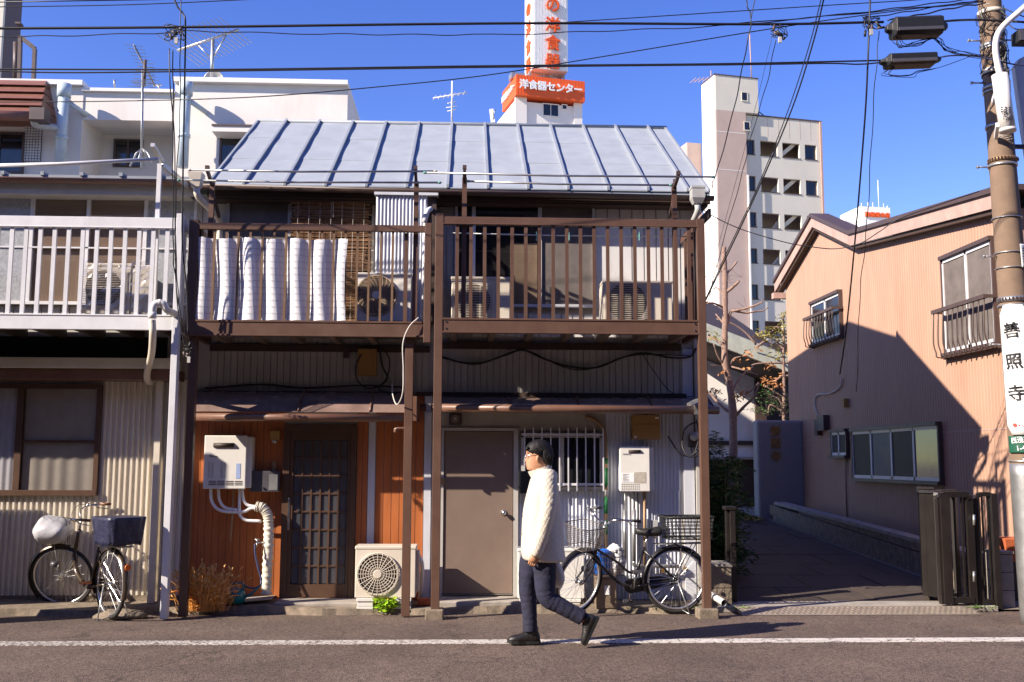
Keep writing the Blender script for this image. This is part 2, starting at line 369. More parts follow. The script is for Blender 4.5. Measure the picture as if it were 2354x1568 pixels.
# driveway sill and the metal ramp plates
S('driveway_sill', MB().box(XD0-.1, px(2290, 1385, 10.9), 10.86, 11.3, -.02, .04), M['concrete'], .01)
M['plate'] = pm('checker_plate', (.30, .25, .20), .5, metal=.4, var=.15, bump=.2)
ramp = empty('kerb_ramp', (px(1950, 1400, 10.7), 10.7, 0), 'long pale checker plate ramp lying at the mouth of the driveway', 'ramp')
r0, r1 = px(1700, 1400, 10.7), px(2245, 1400, 10.7)
for k in range(2):
    a = r0+(r1-r0)*k/2+.004; b = r0+(r1-r0)*(k+1)/2-.004
    mb = MB(); mb.prism([(10.62, -.01), (10.86, .045), (10.86, -.01)], 'x', a, b)
    p = mb.build('ramp_plate', M['plate'], ramp)
    # tread pattern
    tp = MB(); n_ = 0
    for i in range(44):
        for j in range(4):
            x = a+(b-a)*(i+.5)/44; y = 10.64+.22*(j+.5)/4.2; z = -.01+(y-10.62)/.24*.055
            s_ = .012 if (i+j) % 2 else -.012
            tp.bar((x-.010, y-s_, z+.001), (x+.010, y+s_, z+.001), .005, .003)
    tp.build('tread', M['plate'], p)

# the far side of the street (behind the camera), a plain row in its own shade
M['opp'] = pm('dull_rendered_wall', (.16, .12, .10), .85)
opp = tag(MB().box(-45, 45, -10, -1.3, 0, 9.2).build('opposite_row', M['opp'], None), kind='structure')
mb = MB()
for i in range(24):
    x = -29+i*2.4; mb.box(x, x+1.5, -1.31, -1.26, 1.0, 2.3); mb.box(x, x+1.5, -1.31, -1.26, 3.9, 5.3); mb.box(x, x+1.5, -1.31, -1.26, 6.2, 7.4)
mb.build('windows', M['dark'], opp)['kind'] = 'stuff'
# unseen board and box added beyond the left edge only to shade the houses
for xs_, w_ in ((524, .86),):
    c_ = px(xs_, 1200, YW)-(YW-10.1)*SUN_D.x/SUN_D.y
    bx('shadow_board', M['opp'], opp, c_-w_/2, c_+w_/2, 10.06, 10.14, 0, 3.0)
bx('shadow_box', M['opp'], opp, px(110, 1180, YW)-(YW-10.745)*SUN_D.x/SUN_D.y-1.2, px(110, 1180, YW)-(YW-10.745)*SUN_D.x/SUN_D.y, 10.5, 10.745, 0, 1.83)

MB().box(-30, px(-770, 1000, YW), YW+.1, 18, 0, 5.6).build('neighbour_row', M['opp'], opp)
# ================================================================== THE MAIN ROW HOUSE
def corr(mb, x0, x1, Y, z0, z1, pitch, depth, kind='sin'):
    """corrugated sheet standing on plane Y, ridges proud toward -Y, with thickness behind"""
    n = max(1, round((x1-x0)/pitch)); p = (x1-x0)/n
    prof = []
    for i in range(n):
        if kind == 'sin':
            for k in range(6): prof.append((x0+p*(i+k/6), -depth/2*(1-math.cos(2*math.pi*k/6))))
        elif kind == 'trap':
            for u, d in ((0, 0), (.42, 0), (.52, depth), (.88, depth), (.98, 0)): prof.append((x0+p*(i+u), -d))
        elif kind == 'rib':
            for u, d in ((0, 0), (.78, 0), (.82, depth), (.94, depth), (.98, 0)): prof.append((x0+p*(i+u), -d))
    prof.append((x1, 0))
    b = len(mb.v)
    for x, d in prof: mb.v.append((x, Y+d, z0)); mb.v.append((x, Y+d, z1))
    for i in range(len(prof)-1): mb.face((b+2*i, b+2*i+2, b+2*i+3, b+2*i+1), kind == 'sin')
    return mb
def boards(parent, x0, x1, Y, z0, z1, pitch, mat, th=.012, name='siding_board', gap=.006, jit=.0015):
    n = max(1, round((x1-x0)/pitch)); p = (x1-x0)/n
    me = None
    for i in range(n):
        if me is None:
            o = MB().box(x0+gap/2, x0+p-gap/2, Y-th, Y+.004, z0, z1).build(name, mat, parent); me = o
        else:
            o = me.copy(); C.objects.link(o); o.parent = parent; o.location = (p*i, random.uniform(-jit, jit), 0)
HX0, HX1 = px(434, 1100, YW), px(1612, 1100, YW)
house = empty('row_house', (px(1000, 1390, YW), YW, 0), 'two storey tin clad row house with blue grey standing seam roof behind the brown balconies', 'house')
y_eave = 11.07; z_eave = pz(1000, 430, y_eave); y_ridge = 13.5; z_ridge = pz(1075, 288, y_ridge)
z_deck = pz(1000, 752, YB)
# structural box and gables
mb = MB(); mb.box(HX0, HX1, YW, 15.6, 0, z_eave-.05); mb.build('wall', M['siding'], house)
# ---- roof
EX0, EX1 = px(476, 410, y_eave), px(1633, 435, y_eave)
def rz(y): return z_eave+(z_ridge-z_eave)*(y-y_eave)/(y_ridge-y_eave)
mb = MB()
mb.prism([(y_eave, z_eave-.07), (y_eave, z_eave-.012), (y_ridge, z_ridge-.012), (y_ridge+2.4, z_eave-.012), (y_ridge+2.4, z_eave-.07), (y_ridge, z_ridge-.09)], 'x', EX0+.01, EX1-.01)
roof = mb.build('roof', M['roof'], house)
nb = 13; pitch = (px(1580, 425, y_eave)-px(560, 418, y_eave))/11
xb0 = px(560, 418, y_eave)
xbs = [xb0+pitch*i for i in range(-1, 12)]
edges = [EX0]+[x for x in xbs if x > EX0+.05]+[EX1]
for a, b in zip(edges, edges[1:]):     # the sheets between the battens, each lapped in three
    for k, (u, v) in enumerate(((0, .36), (.36, .7), (.7, 1))):
        ya, yb = y_eave+(y_ridge-y_eave)*u-.012, y_eave+(y_ridge-y_eave)*v
        zt = .006-.003*0
        # gentle oil-canning
        mb = MB(); n = 6; base = []
        for i in range(n+1):
            t = i/n; y = ya+(yb-ya)*t; z = rz(y)+ (1-t)*.004 + .004*math.sin(t*math.pi*2+a*9+k)
            base.append((y, z))
        for (y1, z1), (y2, z2) in zip(base, base[1:]): mb.quad((a+.004, y1, z1), (b-.004, y1, z1), (b-.004, y2, z2), (a+.004, y2, z2))
        mb.quad((a+.004, ya, rz(ya)-.01), (b-.004, ya, rz(ya)-.01), (b-.004, ya, base[0][1]), (a+.004, ya, base[0][1]))
        mb.build('roof_panel', M['roof'], roof, fix=False)
def batten(x, w_=.036, h=.042):
    mb = MB(); y0, y1 = y_eave-.02, y_ridge+.03
    mb.hexa([(x-w_/2, y0, rz(y0)), (x+w_/2, y0, rz(y0)), (x+w_/2, y1, rz(y1)), (x-w_/2, y1, rz(y1)),
             (x-w_/2, y0, rz(y0)+h), (x+w_/2, y0, rz(y0)+h), (x+w_/2, y1, rz(y1)+h), (x-w_/2, y1, rz(y1)+h)])
    return mb.build('roof_batten', M['roofbat'], roof, .004)
bt = batten(edges[1]); copies(bt, [(x-edges[1], 0, 0) for x in edges[2:-1]])
for x in (EX0+.02, EX1-.02): batten(x, .03, .03)
MB().tube([(EX0, y_ridge, z_ridge+.01), (EX1, y_ridge, z_ridge+.01)], .03, 8).build('ridge_cap', M['roofbat'], roof)
# eave fascia + soffit
mb = MB(); mb.box(EX0, EX1, y_eave+.03, y_eave+.06, z_eave-.14, z_eave-.06); mb.build('fascia', M['darkwood'], house)
mb = MB(); mb.box(EX0+.02, EX1-.02, y_eave+.06, YW, z_eave-.16, z_eave-.13); mb.build('soffit', M['darkwood'], house)
# half-round gutter
def half_gutter(x0, x1, y, z, r, mat, parent, slope=0, name='gutter'):
    mb = MB(); n = 8; ring0 = []
    for s_, x, zz in ((0, x0, z), (1, x1, z-slope)):
        pr = []
        for k in range(n+1):
            a = math.pi*k/n; pr.append((x, y-r*math.cos(a), zz-r*math.sin(a)))
        for k in range(n, -1, -1):
            a = math.pi*k/n; pr.append((x, y-(r-.004)*math.cos(a), zz-(r-.004)*math.sin(a)))
        ring0.append(pr)
    mb.rings(ring0); return mb.build(name, mat, parent)
half_gutter(px(440, 425, 11), px(1640, 440, 11), y_eave-.055, z_eave-.03, .05, M['darkroof'], house, .05)
# hopper and downpipe at right corner
gx = px(1602, 460, 10.9)
hz1, hz0 = pz(1602, 432, 10.9), pz(1602, 470, 10.9)
hop = empty('rain_head', (gx, 10.9, hz0), parent=house); hop.location = Vector((gx, 10.9, hz0))-Vector(house.location)
mb = MB(); s_ = .07
mb.hexa([(gx-.045, 10.85, hz0), (gx+.045, 10.85, hz0), (gx+.045, 10.94, hz0), (gx-.045, 10.94, hz0), (gx-s_, 10.82, hz0+.06), (gx+s_, 10.82, hz0+.06), (gx+s_, 10.96, hz0+.06), (gx-s_, 10.96, hz0+.06)])
mb.box(gx-s_, gx+s_, 10.82, 10.96, hz0+.06, hz1)
mb.box(gx-s_-.006, gx+s_+.006, 10.814, 10.966, hz1-.02, hz1+.004)
mb.tube(spline([(gx, 10.895, hz0), (gx, 10.895, hz0-.08), (gx-.03, 11.05, hz0-.2), (gx-.03, 11.28, hz0-.36), (gx-.03, 11.30, hz0-.5), (gx-.03, 11.30, 2.9)]), .033, 10)
M['grey_pvc'] = pm('grey_pvc', (.38, .38, .37), .4, dirt=.2)
mb.build('hopper', M['grey_pvc'], hop)
# ---- upper storey walls (above the deck)
zu0, zu1 = z_deck+.02, z_eave-.14
def X_(x, y=600, Y=YW): return px(x, y, Y)
def Z_(y, x=1176, Y=YW): return pz(x, y, Y)
M['siding_lit'] = pm('sunlit_tone_siding', (.62, .61, .60), .5, var=.08, streak=4, dirt=.3, dirtcol=(.35, .26, .18))  # paler copy of the siding, with the upper wall's sunlight put into its colour
boards(house, X_(1368), HX1-.06, YW, zu0, zu1, .132, M['siding_lit'], .02, 'siding_board', .014)
boards(house, X_(434), X_(520), YW, zu0, zu1, .13, M['siding'], .02, 'siding_board', .014)
boards(house, X_(1010), X_(1042), YW, zu0, zu1, .07, M['siding'], .02, 'siding_board', .01)
boards(house, X_(1085, 720), X_(1366, 720), YW, zu0, Z_(722), .13, M['siding_lit'], .02, 'siding_board', .014)
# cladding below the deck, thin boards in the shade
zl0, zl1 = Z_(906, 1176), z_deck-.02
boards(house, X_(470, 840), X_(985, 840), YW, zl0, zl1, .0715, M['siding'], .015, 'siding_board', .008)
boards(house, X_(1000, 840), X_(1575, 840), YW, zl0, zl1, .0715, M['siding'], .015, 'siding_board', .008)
bx('corner_board', M['corr_white'], house, X_(1569, 1000), X_(1593, 1000), YW-.03, YW, 0, Z_(800))
bx('corner_board', M['siding'], house, X_(1596, 1000), HX1, YW-.06, YW+.02, 0, zu1)
bx('ledger', M['darkwood'], house, HX0, X_(1575, 900), YW-.05, YW, Z_(910)-.01, Z_(903))
# ---- ground floor: left unit in orange boards
zg1 = Z_(912)
gz0 = .06
boards(house, X_(440, 1200), X_(649, 1200), YW, gz0, zg1, .0745, M['orange_board'], .012, 'orange_board', .005)
boards(house, X_(818, 1200), X_(843, 1200), YW, gz0, zg1, .06, M['orange_board'], .03, 'orange_board', .004)
boards(house, X_(861, 1200), X_(972, 1200), YW, gz0, zg1, .09, M['orange_board'], .012, 'orange_board', .006)
bx('trim_strip', M['corr_white'], house, X_(844, 1200), X_(860, 1200), YW-.03, YW, gz0, zg1)
bx('trim_strip', M['corr_white'], house, X_(973, 1200), X_(989, 1200), YW-.035, YW, gz0, zg1)
bx('trim_strip', M['siding'], house, X_(438, 1200)-.03, X_(441, 1200), YW-.04, YW, gz0, zg1)
# right unit: small-wave corrugated, cut round door and window
cw = lambda x0, x1, z0, z1: None
mb = MB()
corr(mb, X_(1190, 1200), X_(1563, 1200), YW-.002, gz0, Z_(1128, 1300), .042, .012)
corr(mb, X_(1390, 1060), X_(1563, 1060), YW-.002, Z_(1128, 1300), zg1, .042, .012)
mb.build('corrugated_sheet', M['corr_white'], house)
M['plaster'] = pm('worn_plaster', (.40, .36, .30), .8, var=.12, dirt=.3)
bx('wall_panel', M['plaster'], house, X_(1008, 970), X_(1388, 970), YW-.02, YW, Z_(990, 1100), zg1)
# lattice sliding door
dr = empty('door', Vector((X_(733, 1200), YW, 0))-Vector(house.location), parent=house); dr['label'] = 'dark brown lattice glass door'
dx0, dx1, dz0, dz1 = rect(649, 817, 977, 1378, YW)
lx0, lx1, lz0, lz1 = rect(673, 798, 1012, 1342, YW)
mb = MB(); f = M['door_brown']
mb.box(dx0, dx0+.07, YW-.06, YW, dz0, dz1); mb.box(dx1-.06, dx1, YW-.06, YW, dz0, dz1); mb.box(dx0+.07, dx1-.06, YW-.06, YW, dz1-.07, dz1); mb.box(dx0+.07, dx1-.06, YW-.07, YW, dz0, dz0+.03)
mb.build('frame', f, dr, .003)
mb = MB(); mb.box(dx0+.072, lx0, YW-.045, YW-.004, dz0+.032, dz1-.072); mb.box(lx1, dx1-.062, YW-.045, YW-.004, dz0+.032, dz1-.072)
mb.box(lx0, lx1, YW-.045, YW-.004, lz1, dz1-.072); mb.box(lx0, lx1, YW-.045, YW-.004, dz0+.032, lz0); mb.build('stile', f, dr)
nc, nr = 6, 8
mb = MB()
for i in range(1, nc): x = lx0+(lx1-lx0)*i/nc; mb.box(x-.009, x+.009, YW-.04, YW-.012, lz0, lz1)
for j in range(1, nr): z = lz0+(lz1-lz0)*j/nr; mb.box(lx0, lx1, YW-.037, YW-.014, z-.008, z+.008)
mb.build('lattice', f, dr)
def ribglass():
    m_, t, b = new_mat('ribbed_glass'); L = t.links.new
    g = node(t, 'ShaderNodeNewGeometry'); mp = node(t, 'ShaderNodeMapping'); mp.inputs['Rotation'].default_value = (0, R(50), 0); L(g.outputs['Position'], mp.inputs[0])
    wv = node(t, 'ShaderNodeTexWave', Scale=17.0, Distortion=.0); L(mp.outputs[0], wv.inputs['Vector'])
    b.inputs['Base Color'].default_value = (.10, .10, .115, 1); b.inputs['Roughness'].default_value = .28; b.inputs['Specular IOR Level'].default_value = .7
    bp = node(t, 'ShaderNodeBump', Strength=1.0, Distance=.012); L(wv.outputs['Fac'], bp.inputs['Height']); L(bp.outputs[0], b.inputs['Normal']); return m_
M['ribglass'] = ribglass()
for i in range(nc):
    for j in range(nr):
        a = lx0+(lx1-lx0)*i/nc; b = lx0+(lx1-lx0)*(i+1)/nc; c = lz0+(lz1-lz0)*j/nr; d = lz0+(lz1-lz0)*(j+1)/nr
        bx('pane', M['ribglass'], dr, a+.009, b-.009, YW-.024, YW-.018, c+.008, d-.008)
hx = X_(667, 1180)
mb = MB(); mb.bar((hx, YW-.09, Z_(1217)), (hx, YW-.09, Z_(1146)), .022, .014); mb.box(hx-.008, hx+.008, YW-.085, YW-.04, Z_(1210), Z_(1205)); mb.box(hx-.008, hx+.008, YW-.085, YW-.04, Z_(1158), Z_(1153))
mb.build('handle', M['chrome'], dr, .003); bx('lock', M['steel'], dr, hx-.045, hx-.015, YW-.056, YW-.04, Z_(1200), Z_(1163))
# steel door of the right unit
dr2 = empty('door', Vector((X_(1100, 1200), YW, 0))-Vector(house.location), parent=house); dr2['label'] = 'plain taupe steel door with round knob'
dx0, dx1, dz0, dz1 = rect(1020, 1178, 992, 1363, YW)
fx0, fx1, _, fz1 = rect(1009, 1190, 984, 1380, YW)
mb = MB(); mb.box(fx0, dx0-.006, YW-.055, YW, .10, fz1); mb.box(dx1+.006, fx1, YW-.055, YW, .10, fz1); mb.box(dx0-.006, dx1+.006, YW-.055, YW, dz1+.006, fz1); mb.box(dx0-.006, dx1+.006, YW-.06, YW, .12, dz0-.006)
mb.build('frame', M['siding'], dr2, .003)
bx('door_leaf', M['steel_door'], dr2, dx0, dx1, YW-.04, YW-.004, dz0, dz1, .003)
kx, kz = X_(1157, 1177), Z_(1178)
MB().ball((kx, YW-.085, kz), .026, 8).cyl((kx, YW-.04, kz), (kx, YW-.07, kz), .014).cyl((kx, YW-.048, kz), (kx, YW-.038, kz), .032, 16).build('knob', M['chrome'], dr2)
# kitchen window with bars
wn = empty('window', Vector((X_(1290, 1050), YW, 0))-Vector(house.location), parent=house); wn['label'] = 'ground floor window behind white vertical bars'
wx0, wx1, wz0, wz1 = rect(1197, 1385, 996, 1126, YW)
mb = MB(); mb.box(wx0, wx1, YW-.06, YW, wz1-.05, wz1); mb.box(wx0, wx1, YW-.07, YW, wz0, wz0+.035); mb.box(wx0, wx0+.04, YW-.06, YW, wz0, wz1); mb.box(wx1-.04, wx1, YW-.06, YW, wz0, wz1)
mb.box((wx0+wx1)/2-.02, (wx0+wx1)/2+.02, YW-.05, YW-.02, wz0, wz1); mb.build('frame', M['siding'], wn)
for a, b in ((wx0+.04, (wx0+wx1)/2-.02), ((wx0+wx1)/2+.02, wx1-.04)): bx('pane', M['darkglass'], wn, a, b, YW-.035, YW-.028, wz0+.035, wz1-.05)
bw = None
bars = [1204+ (1383-1204)*i/9 for i in range(10)]
for x in bars:
    X1 = X_(x, 1050)
    bw = bx('bar', M['white_alu'], wn, X1-.007, X1+.007, YW-.125, YW-.112, wz0-.01, wz1+.06)
for za_ in (wz1-.03, wz0+.05):
    mb = MB().box(wx0, wx1, YW-.112, YW-.098, za_, za_+.025)
    for x in (wx0+.02, wx1-.02): mb.box(x-.012, x+.012, YW-.10, YW-.05, za_+.003, za_+.022)
    mb.build('bar_rail', M['white_alu'], wn)
# ---- upper windows
def sliding(parent, xs, ytop, ybot, Y, frame, label=None, glassm=None, back=None, fr=.03, yx=1176, curt=None):
    """row of panes between the photo columns xs"""
    w_ = empty('window', Vector((X_((xs[0]+xs[-1])/2, (ytop+ybot)/2, Y), Y, pz((xs[0]+xs[-1])/2, ybot, Y)))-world_off(parent), parent=parent)
    if label: w_['label'] = label
    ym = (ytop+ybot)/2; XX = [px(x, ym, Y) for x in xs]; z0 = pz(yx, ybot, Y); z1 = pz(yx, ytop, Y)
    mb = MB()
    mb.box(XX[0], XX[-1], Y-.06, Y-.0, z1-fr, z1); mb.box(XX[0], XX[-1], Y-.075, Y-.0, z0, z0+fr*1.2)
    for i, x in enumerate(XX):
        a, b = (x, x+fr) if i == 0 else ((x-fr, x) if i == len(XX)-1 else (x-fr*.7, x+fr*.7))
        mb.box(a, b, Y-.056-.004*(i % 2), Y-.0, z0+fr*1.2, z1-fr)
    mb.build('frame', frame, w_, .002)
    for i in range(len(XX)-1):
        gm = glassm[i] if isinstance(glassm, list) else (glassm or M['glass'])
        yo = .03+.012*(i % 2)
        bx('pane', gm, w_, XX[i]+fr*.7, XX[i+1]-fr*.7, Y-yo-.005, Y-yo, z0+fr, z1-fr)
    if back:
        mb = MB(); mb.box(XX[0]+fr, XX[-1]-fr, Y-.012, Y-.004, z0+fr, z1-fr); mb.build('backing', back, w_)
    return w_, XX, z0, z1
def curtain(parent, x0, x1, Y, z0, z1, mat, amp=.01, wl=.12, name='curtain'):
    mb = MB(); n = int((x1-x0)/.015); prev = None
    for i in range(n+1):
        x = x0+(x1-x0)*i/n; y = Y+amp*math.sin(x*2*math.pi/wl+math.sin(x*7))
        mb.v.append((x, y, z0)); mb.v.append((x, y, z1))
    for i in range(n): mb.face((2*i, 2*i+2, 2*i+3, 2*i+1), True)
    return mb.build(name, mat, parent, fix=False)
M['net'] = pm('grey_insect_net', (.13, .11, .10), .7, var=.2, bump=0)
M['tan_blind'] = pm('tan_inner_blind', (.42, .30, .19), .85)
w1, XX, a, b = sliding(house, [1045, 1088, 1240, 1366], 444, 708, YW, M['white_alu'], 'upper window of the right unit', [M['darkglass'], M['glass'], M['net']], M['dark'])
M['navy'] = pm('navy_curtain', (.015, .013, .05), .8)
curtain(w1, XX[0]+.03, XX[1]-.02, YW-.016, a+.05, b-.05, M['navy'], .002)
bx('blind', M['tan_blind'], w1, px(1172, 600, YW), XX[2]-.03, YW-.020, YW-.014, a+.05, pz(1200, 560, YW))
w2, XX, a, b = sliding(house, [520, 665, 860], 444, 738, YW, M['siding'], 'upper window of the left unit behind the reed blind', [M['net'], M['darkglass']], M['dark'])
# side (right gable) details
bx('gable_trim', M['darkroof'], house, EX1-.03, EX1, y_eave, y_ridge, z_eave-.3, z_eave-.2)

# rear wing, a little higher than the back slope
MB().prism([(13.52, 0), (13.52, z_ridge), (15.45, z_ridge+.50), (19.05, z_ridge+.10), (19.05, 0)], 'x', -2.2, EX1-.06).build('rear_wing', M['siding'], house)
# ================================================================== BALCONIES
def screws(mb, P):
    for x, y, z in P: mb.cyl((x, y, z), (x, y-.008, z), .009, 8)
# right-hand brown balcony
bR = empty('balcony', (px(1300, 770, YB), YB, 0), 'brown metal balcony of the right unit, its posts standing on two concrete blocks', 'balcony')
yt = 500
XL, XRr = px(1005, 950, YB), px(1618, 950, YB)
zt0, zt1 = pz(1310, 519, YB), pz(1310, 501, YB); zb0, zb1 = pz(1310, 767, YB), pz(1310, 733, YB)
pw = .085
def post(x, w_, z0, z1, y=YB, parent=None, d=.08): return bx('post', M['brown'], parent, x-w_/2, x+w_/2, y, y+d, z0, z1, .004)
post(XL, pw, .085, zt1+.03, parent=bR); post(XRr, pw, .085, zt1+.01, parent=bR)
MB().box(XL+pw/2, XRr-pw/2, YB+.005, YB+.055, zt0, zt1).box(XL+pw/2, XRr-pw/2, YB-.004, YB+.006, zt0, zt0+.012).build('top_rail', M['brown'], bR, .004)
MB().box(XL+pw/2, XRr-pw/2, YB+.008, YB+.07, zb0, zb1).box(XL+pw/2, XRr-pw/2, YB, YB+.01, zb1-.02, zb1).box(XL+pw/2, XRr-pw/2, YB, YB+.01, zb0, zb0+.018).build('edge_beam', M['brown'], bR, .002)
mbs = MB(); screws(mbs, [(XL+pw/2+.035, YB+.008, zb1-.04), (XL+pw/2+.035, YB+.008, zb0+.045), (XRr-pw/2-.035, YB+.008, zb1-.04), (XRr-pw/2-.035, YB+.008, zb0+.045)]); mbs.build('screw', M['chrome'], bR)
nbal = 18; bal0 = px(1050, 620, YB); bal1 = px(1585, 620, YB)
first = bx('baluster', M['brown'], bR, bal0-.018, bal0+.018, YB+.016, YB+.034, zb1, zt0)
copies(first, [((bal1-bal0)*i/(nbal-1), 0, 0) for i in range(1, nbal)])
# side railing at right, running back to the wall
for y in (10.62, 10.78, 10.94, 11.10): bx('side_baluster', M['brown'], bR, XRr-.03, XRr+.0, y, y+.03, zb1, zt0)
bx('side_rail', M['brown'], bR, XRr-.035, XRr+.01, YB+.081, YW-.07, zt0+.01, zt1-.005); bx('side_beam', M['brown'], bR, XRr-.035, XRr+.01, YB+.081, YW-.07, zb0, zb1)
bx('side_rail', M['brown'], bR, XL-.02, XL+.02, YB+.081, YW-.03, zt0+.01, zt1-.005)
# deck and joists
MB().box(XL+pw/2, XRr-.04, YB+.071, YW-.06, zb1-.05, zb1-.02).build('deck', M['darkwood'], bR)
for i in range(7): 
    x = XL+.15+(XRr-XL-.3)*i/6; bx('joist', M['steel_door'], bR, x-.03, x+.03, YB+.075, YW-.02, zb0+.01, zb1-.052)
bx('ledger', M['darkwood'], bR, XL, XRr-.04, YW-.055, YW-.021, zb0-.07, zb0+.005)
for xc, x0, x1, y0, y1 in ((XL, 977, 1019, 1400, 1425), (XRr+.035, 1604, 1649, 1403, 1424)):
    bx('footing', M['moss'], bR, px(x0, 1412, YB), px(x1, 1412, YB), YB-.06, YB+.15, -.02, .088, .012)
# raised laundry posts with brackets
def laundry_post(x, parent, ztop):
    bx('laundry_post', M['brown'], parent, x-.025, x+.025, YB+.06, YB+.10, zb0, ztop)
    mb = MB(); mb.bar((x, YB+.09, ztop-.05), (x, YB-.16, ztop+.03), .03, .035); mb.bar((x, YB+.09, ztop-.16), (x, YB+.34, ztop-.30), .03, .03)
    mb.box(x-.02, x+.02, YB-.17, YB-.13, ztop+.03, ztop+.07); mb.box(x-.02, x+.02, YB+.0, YB+.03, ztop-.02, ztop+.03)
    mb.build('pole_bracket', M['darkroof'], parent)
lz = pz(1067, 405, YB)
laundry_post(px(1067, 470, YB), bR, lz); laundry_post(px(1553, 480, YB), bR, pz(1553, 418, YB))
# left-hand brown balcony
YL = 10.47
bL = empty('balcony', (px(700, 770, YL), YL, 0), 'brown metal balcony of the left unit with a white reed screen tied inside', 'balcony')
x0, x1 = px(450, 640, YL), px(978, 640, YL); xb = px(984, 640, YL)
t0, t1 = pz(715, 530, YL), pz(715, 515, YL); b0, b1 = pz(715, 773, YL), pz(715, 737, YL)
xpL = px(441, 640, YL)
bx('corner_post', M['brown'], bL, xpL-.05, xpL+.045, YL-.002, YL+.09, b0, t1+.03, .004)
xpc = px(983, 640, YL); bx('corner_post', M['brown'], bL, xpc-.036, xpc+.036, YL-.03, YL+.05, pz(983, 788, YL), t1+.02, .004)
MB().box(xpL+.045, xpc-.036, YL, YL+.05, t0, t1).build('top_rail', M['brown'], bL, .004)
MB().box(xpL+.045, xpc-.036, YL+.004, YL+.07, b0, b1).box(xpL+.045, xpc-.036, YL-.004, YL+.006, b1-.02, b1).box(xpL+.045, xpc-.036, YL-.004, YL+.006, b0, b0+.018).build('edge_beam', M['brown'], bL, .002)
p1 = px(935, 1100, YL); bx('post', M['brown'], bL, p1-.042, p1+.042, YL+.075, YL+.155, 0, b0+.06, .003)
p2 = px(424, 1100, YL); bx('post', M['brown'], bL, p2-.03, p2+.05, YL+.075, YL+.155, 0, t1, .003)
bal0 = px(488.5, 640, YL); bal1 = px(901, 640, YL); n_ = 16
M['bal2'] = pm('ochre_brown_paint', (.17, .10, .055), .45)
first = bx('baluster', M['bal2'], bL, bal0-.011, bal0+.011, YL+.018, YL+.036, b1, t0)
copies(first, [((bal1-bal0)*i/(n_-1), 0, 0) for i in range(1, n_)])
bx('post', M['brown'], bL, px(931, 640, YL)-.02, px(931, 640, YL)+.02, YL+.06, YL+.10, b1, t0)
bx('side_rail', M['brown'], bL, xpL-.045, xpL, YL+.091, YW-.03, t0, t1); bx('side_beam', M['brown'], bL, xpL-.045, xpL, YL+.091, YW-.03, b0, b1)
MB().box(xpL+.045, xpc-.05, YL+.071, YW-.03, b1-.05, b1-.02).build('deck', M['darkwood'], bL)
for i in range(6):
    x = xpL+.2+(xpc-xpL-.4)*i/5; bx('joist', M['steel_door'], bL, x-.03, x+.03, YL+.075, YW-.02, b0+.01, b1-.052)
bx('ledger', M['darkwood'], bL, xpL, xpc, YW-.055, YW-.021, b0-.07, b0+.005)
laundry_x = px(480, 460, YL)
def laundry_post2(x, ztop):
    bx('laundry_post', M['brown'], bL, x-.025, x+.025, YL+.1, YL+.14, b0, ztop)
    mb = MB(); mb.bar((x, YL+.13, ztop-.05), (x-.0, YL-.12, ztop+.06), .03, .035); mb.bar((x, YL+.13, ztop-.1), (x, YL+.45, ztop-.3), .03, .03)
    mb.box(x-.02, x+.02, YL-.13, YL-.09, ztop+.06, ztop+.1); mb.build('pole_bracket', M['darkroof'], bL)
laundry_post2(px(480, 460, YL), pz(480, 410, YL)); laundry_post2(px(955, 460, YL), pz(955, 410, YL))
# white railing balcony on the left house
YA = 10.40
bA = empty('balcony', (px(200, 757, YA), YA, 0), 'white metal balcony with leaning drain hose on the leftmost house', 'balcony')
XA0 = px(-760, 640, YA); xp = px(407, 640, YA)
t0, t1 = pz(200, 523, YA), pz(200, 498, YA); b0, b1 = pz(200, 757, YA), pz(200, 722, YA)
bx('post', M['white_alu'], bA, xp-.03, xp+.035, YA-.005, YA+.09, 0, pz(412, 491, YA), .004)
MB().box(XA0, xp-.031, YA, YA+.06, t0, t1).box(XA0, xp-.031, YA-.005, YA+.002, t0, t0+.012).build('top_rail', M['white_alu'], bA, .004)
MB().box(XA0, xp-.031, YA+.004, YA+.07, b0, b1).box(XA0, xp-.031, YA-.004, YA+.006, b1-.015, b1).build('edge_beam', M['white_alu'], bA, .003)
bal0 = px(20.5, 622, YA); bal1 = px(380, 622, YA); n_ = 12; st = (bal1-bal0)/(n_-1)
first = bx('baluster', M['white_alu'], bA, bal0-.02, bal0+.02, YA+.015, YA+.04, b1, t0)
copies(first, [(st*i, 0, 0) for i in list(range(-22, 0))+list(range(1, n_))])
bx('side_rail', M['white_alu'], bA, xp-.03, xp+.02, YA+.091, YW-.03, t0, t1); bx('side_beam', M['white_alu'], bA, xp-.03, xp+.02, YA+.091, YW-.03, b0, b1)
for y in (10.62, 10.82, 11.02): bx('side_baluster', M['white_alu'], bA, xp-.02, xp+.01, y, y+.03, b1, t0)
MB().box(XA0, xp-.035, YA+.071, YW-.03, b1-.05, b1-.02).build('deck', M['darkwood'], bA)
for i in range(15):
    x = xp-.2-i*.42; bx('joist', M['darkwood'], bA, x-.03, x+.03, YA+.075, YW-.02, b0+.01, b1-.052)
# tall laundry post and horizontal arm of the white balcony
xl = px(359, 440, YA)
bx('laundry_post', M['white_alu'], bA, xl-.022, xl+.022, YA+.065, YA+.10, b1, pz(368, 372, YA))
MB().bar((xl+.02, YA+.09, pz(368, 362, YA)-.02), (xl+.02, YA-.25, pz(360, 350, YA)-.0), .04, .04).bar((xl+.02, YA+.10, pz(368, 372, YA)), (xl+.16, YA+.55, pz(400, 395, YA)), .035, .05).build('pole_bracket', M['steel'], bA)
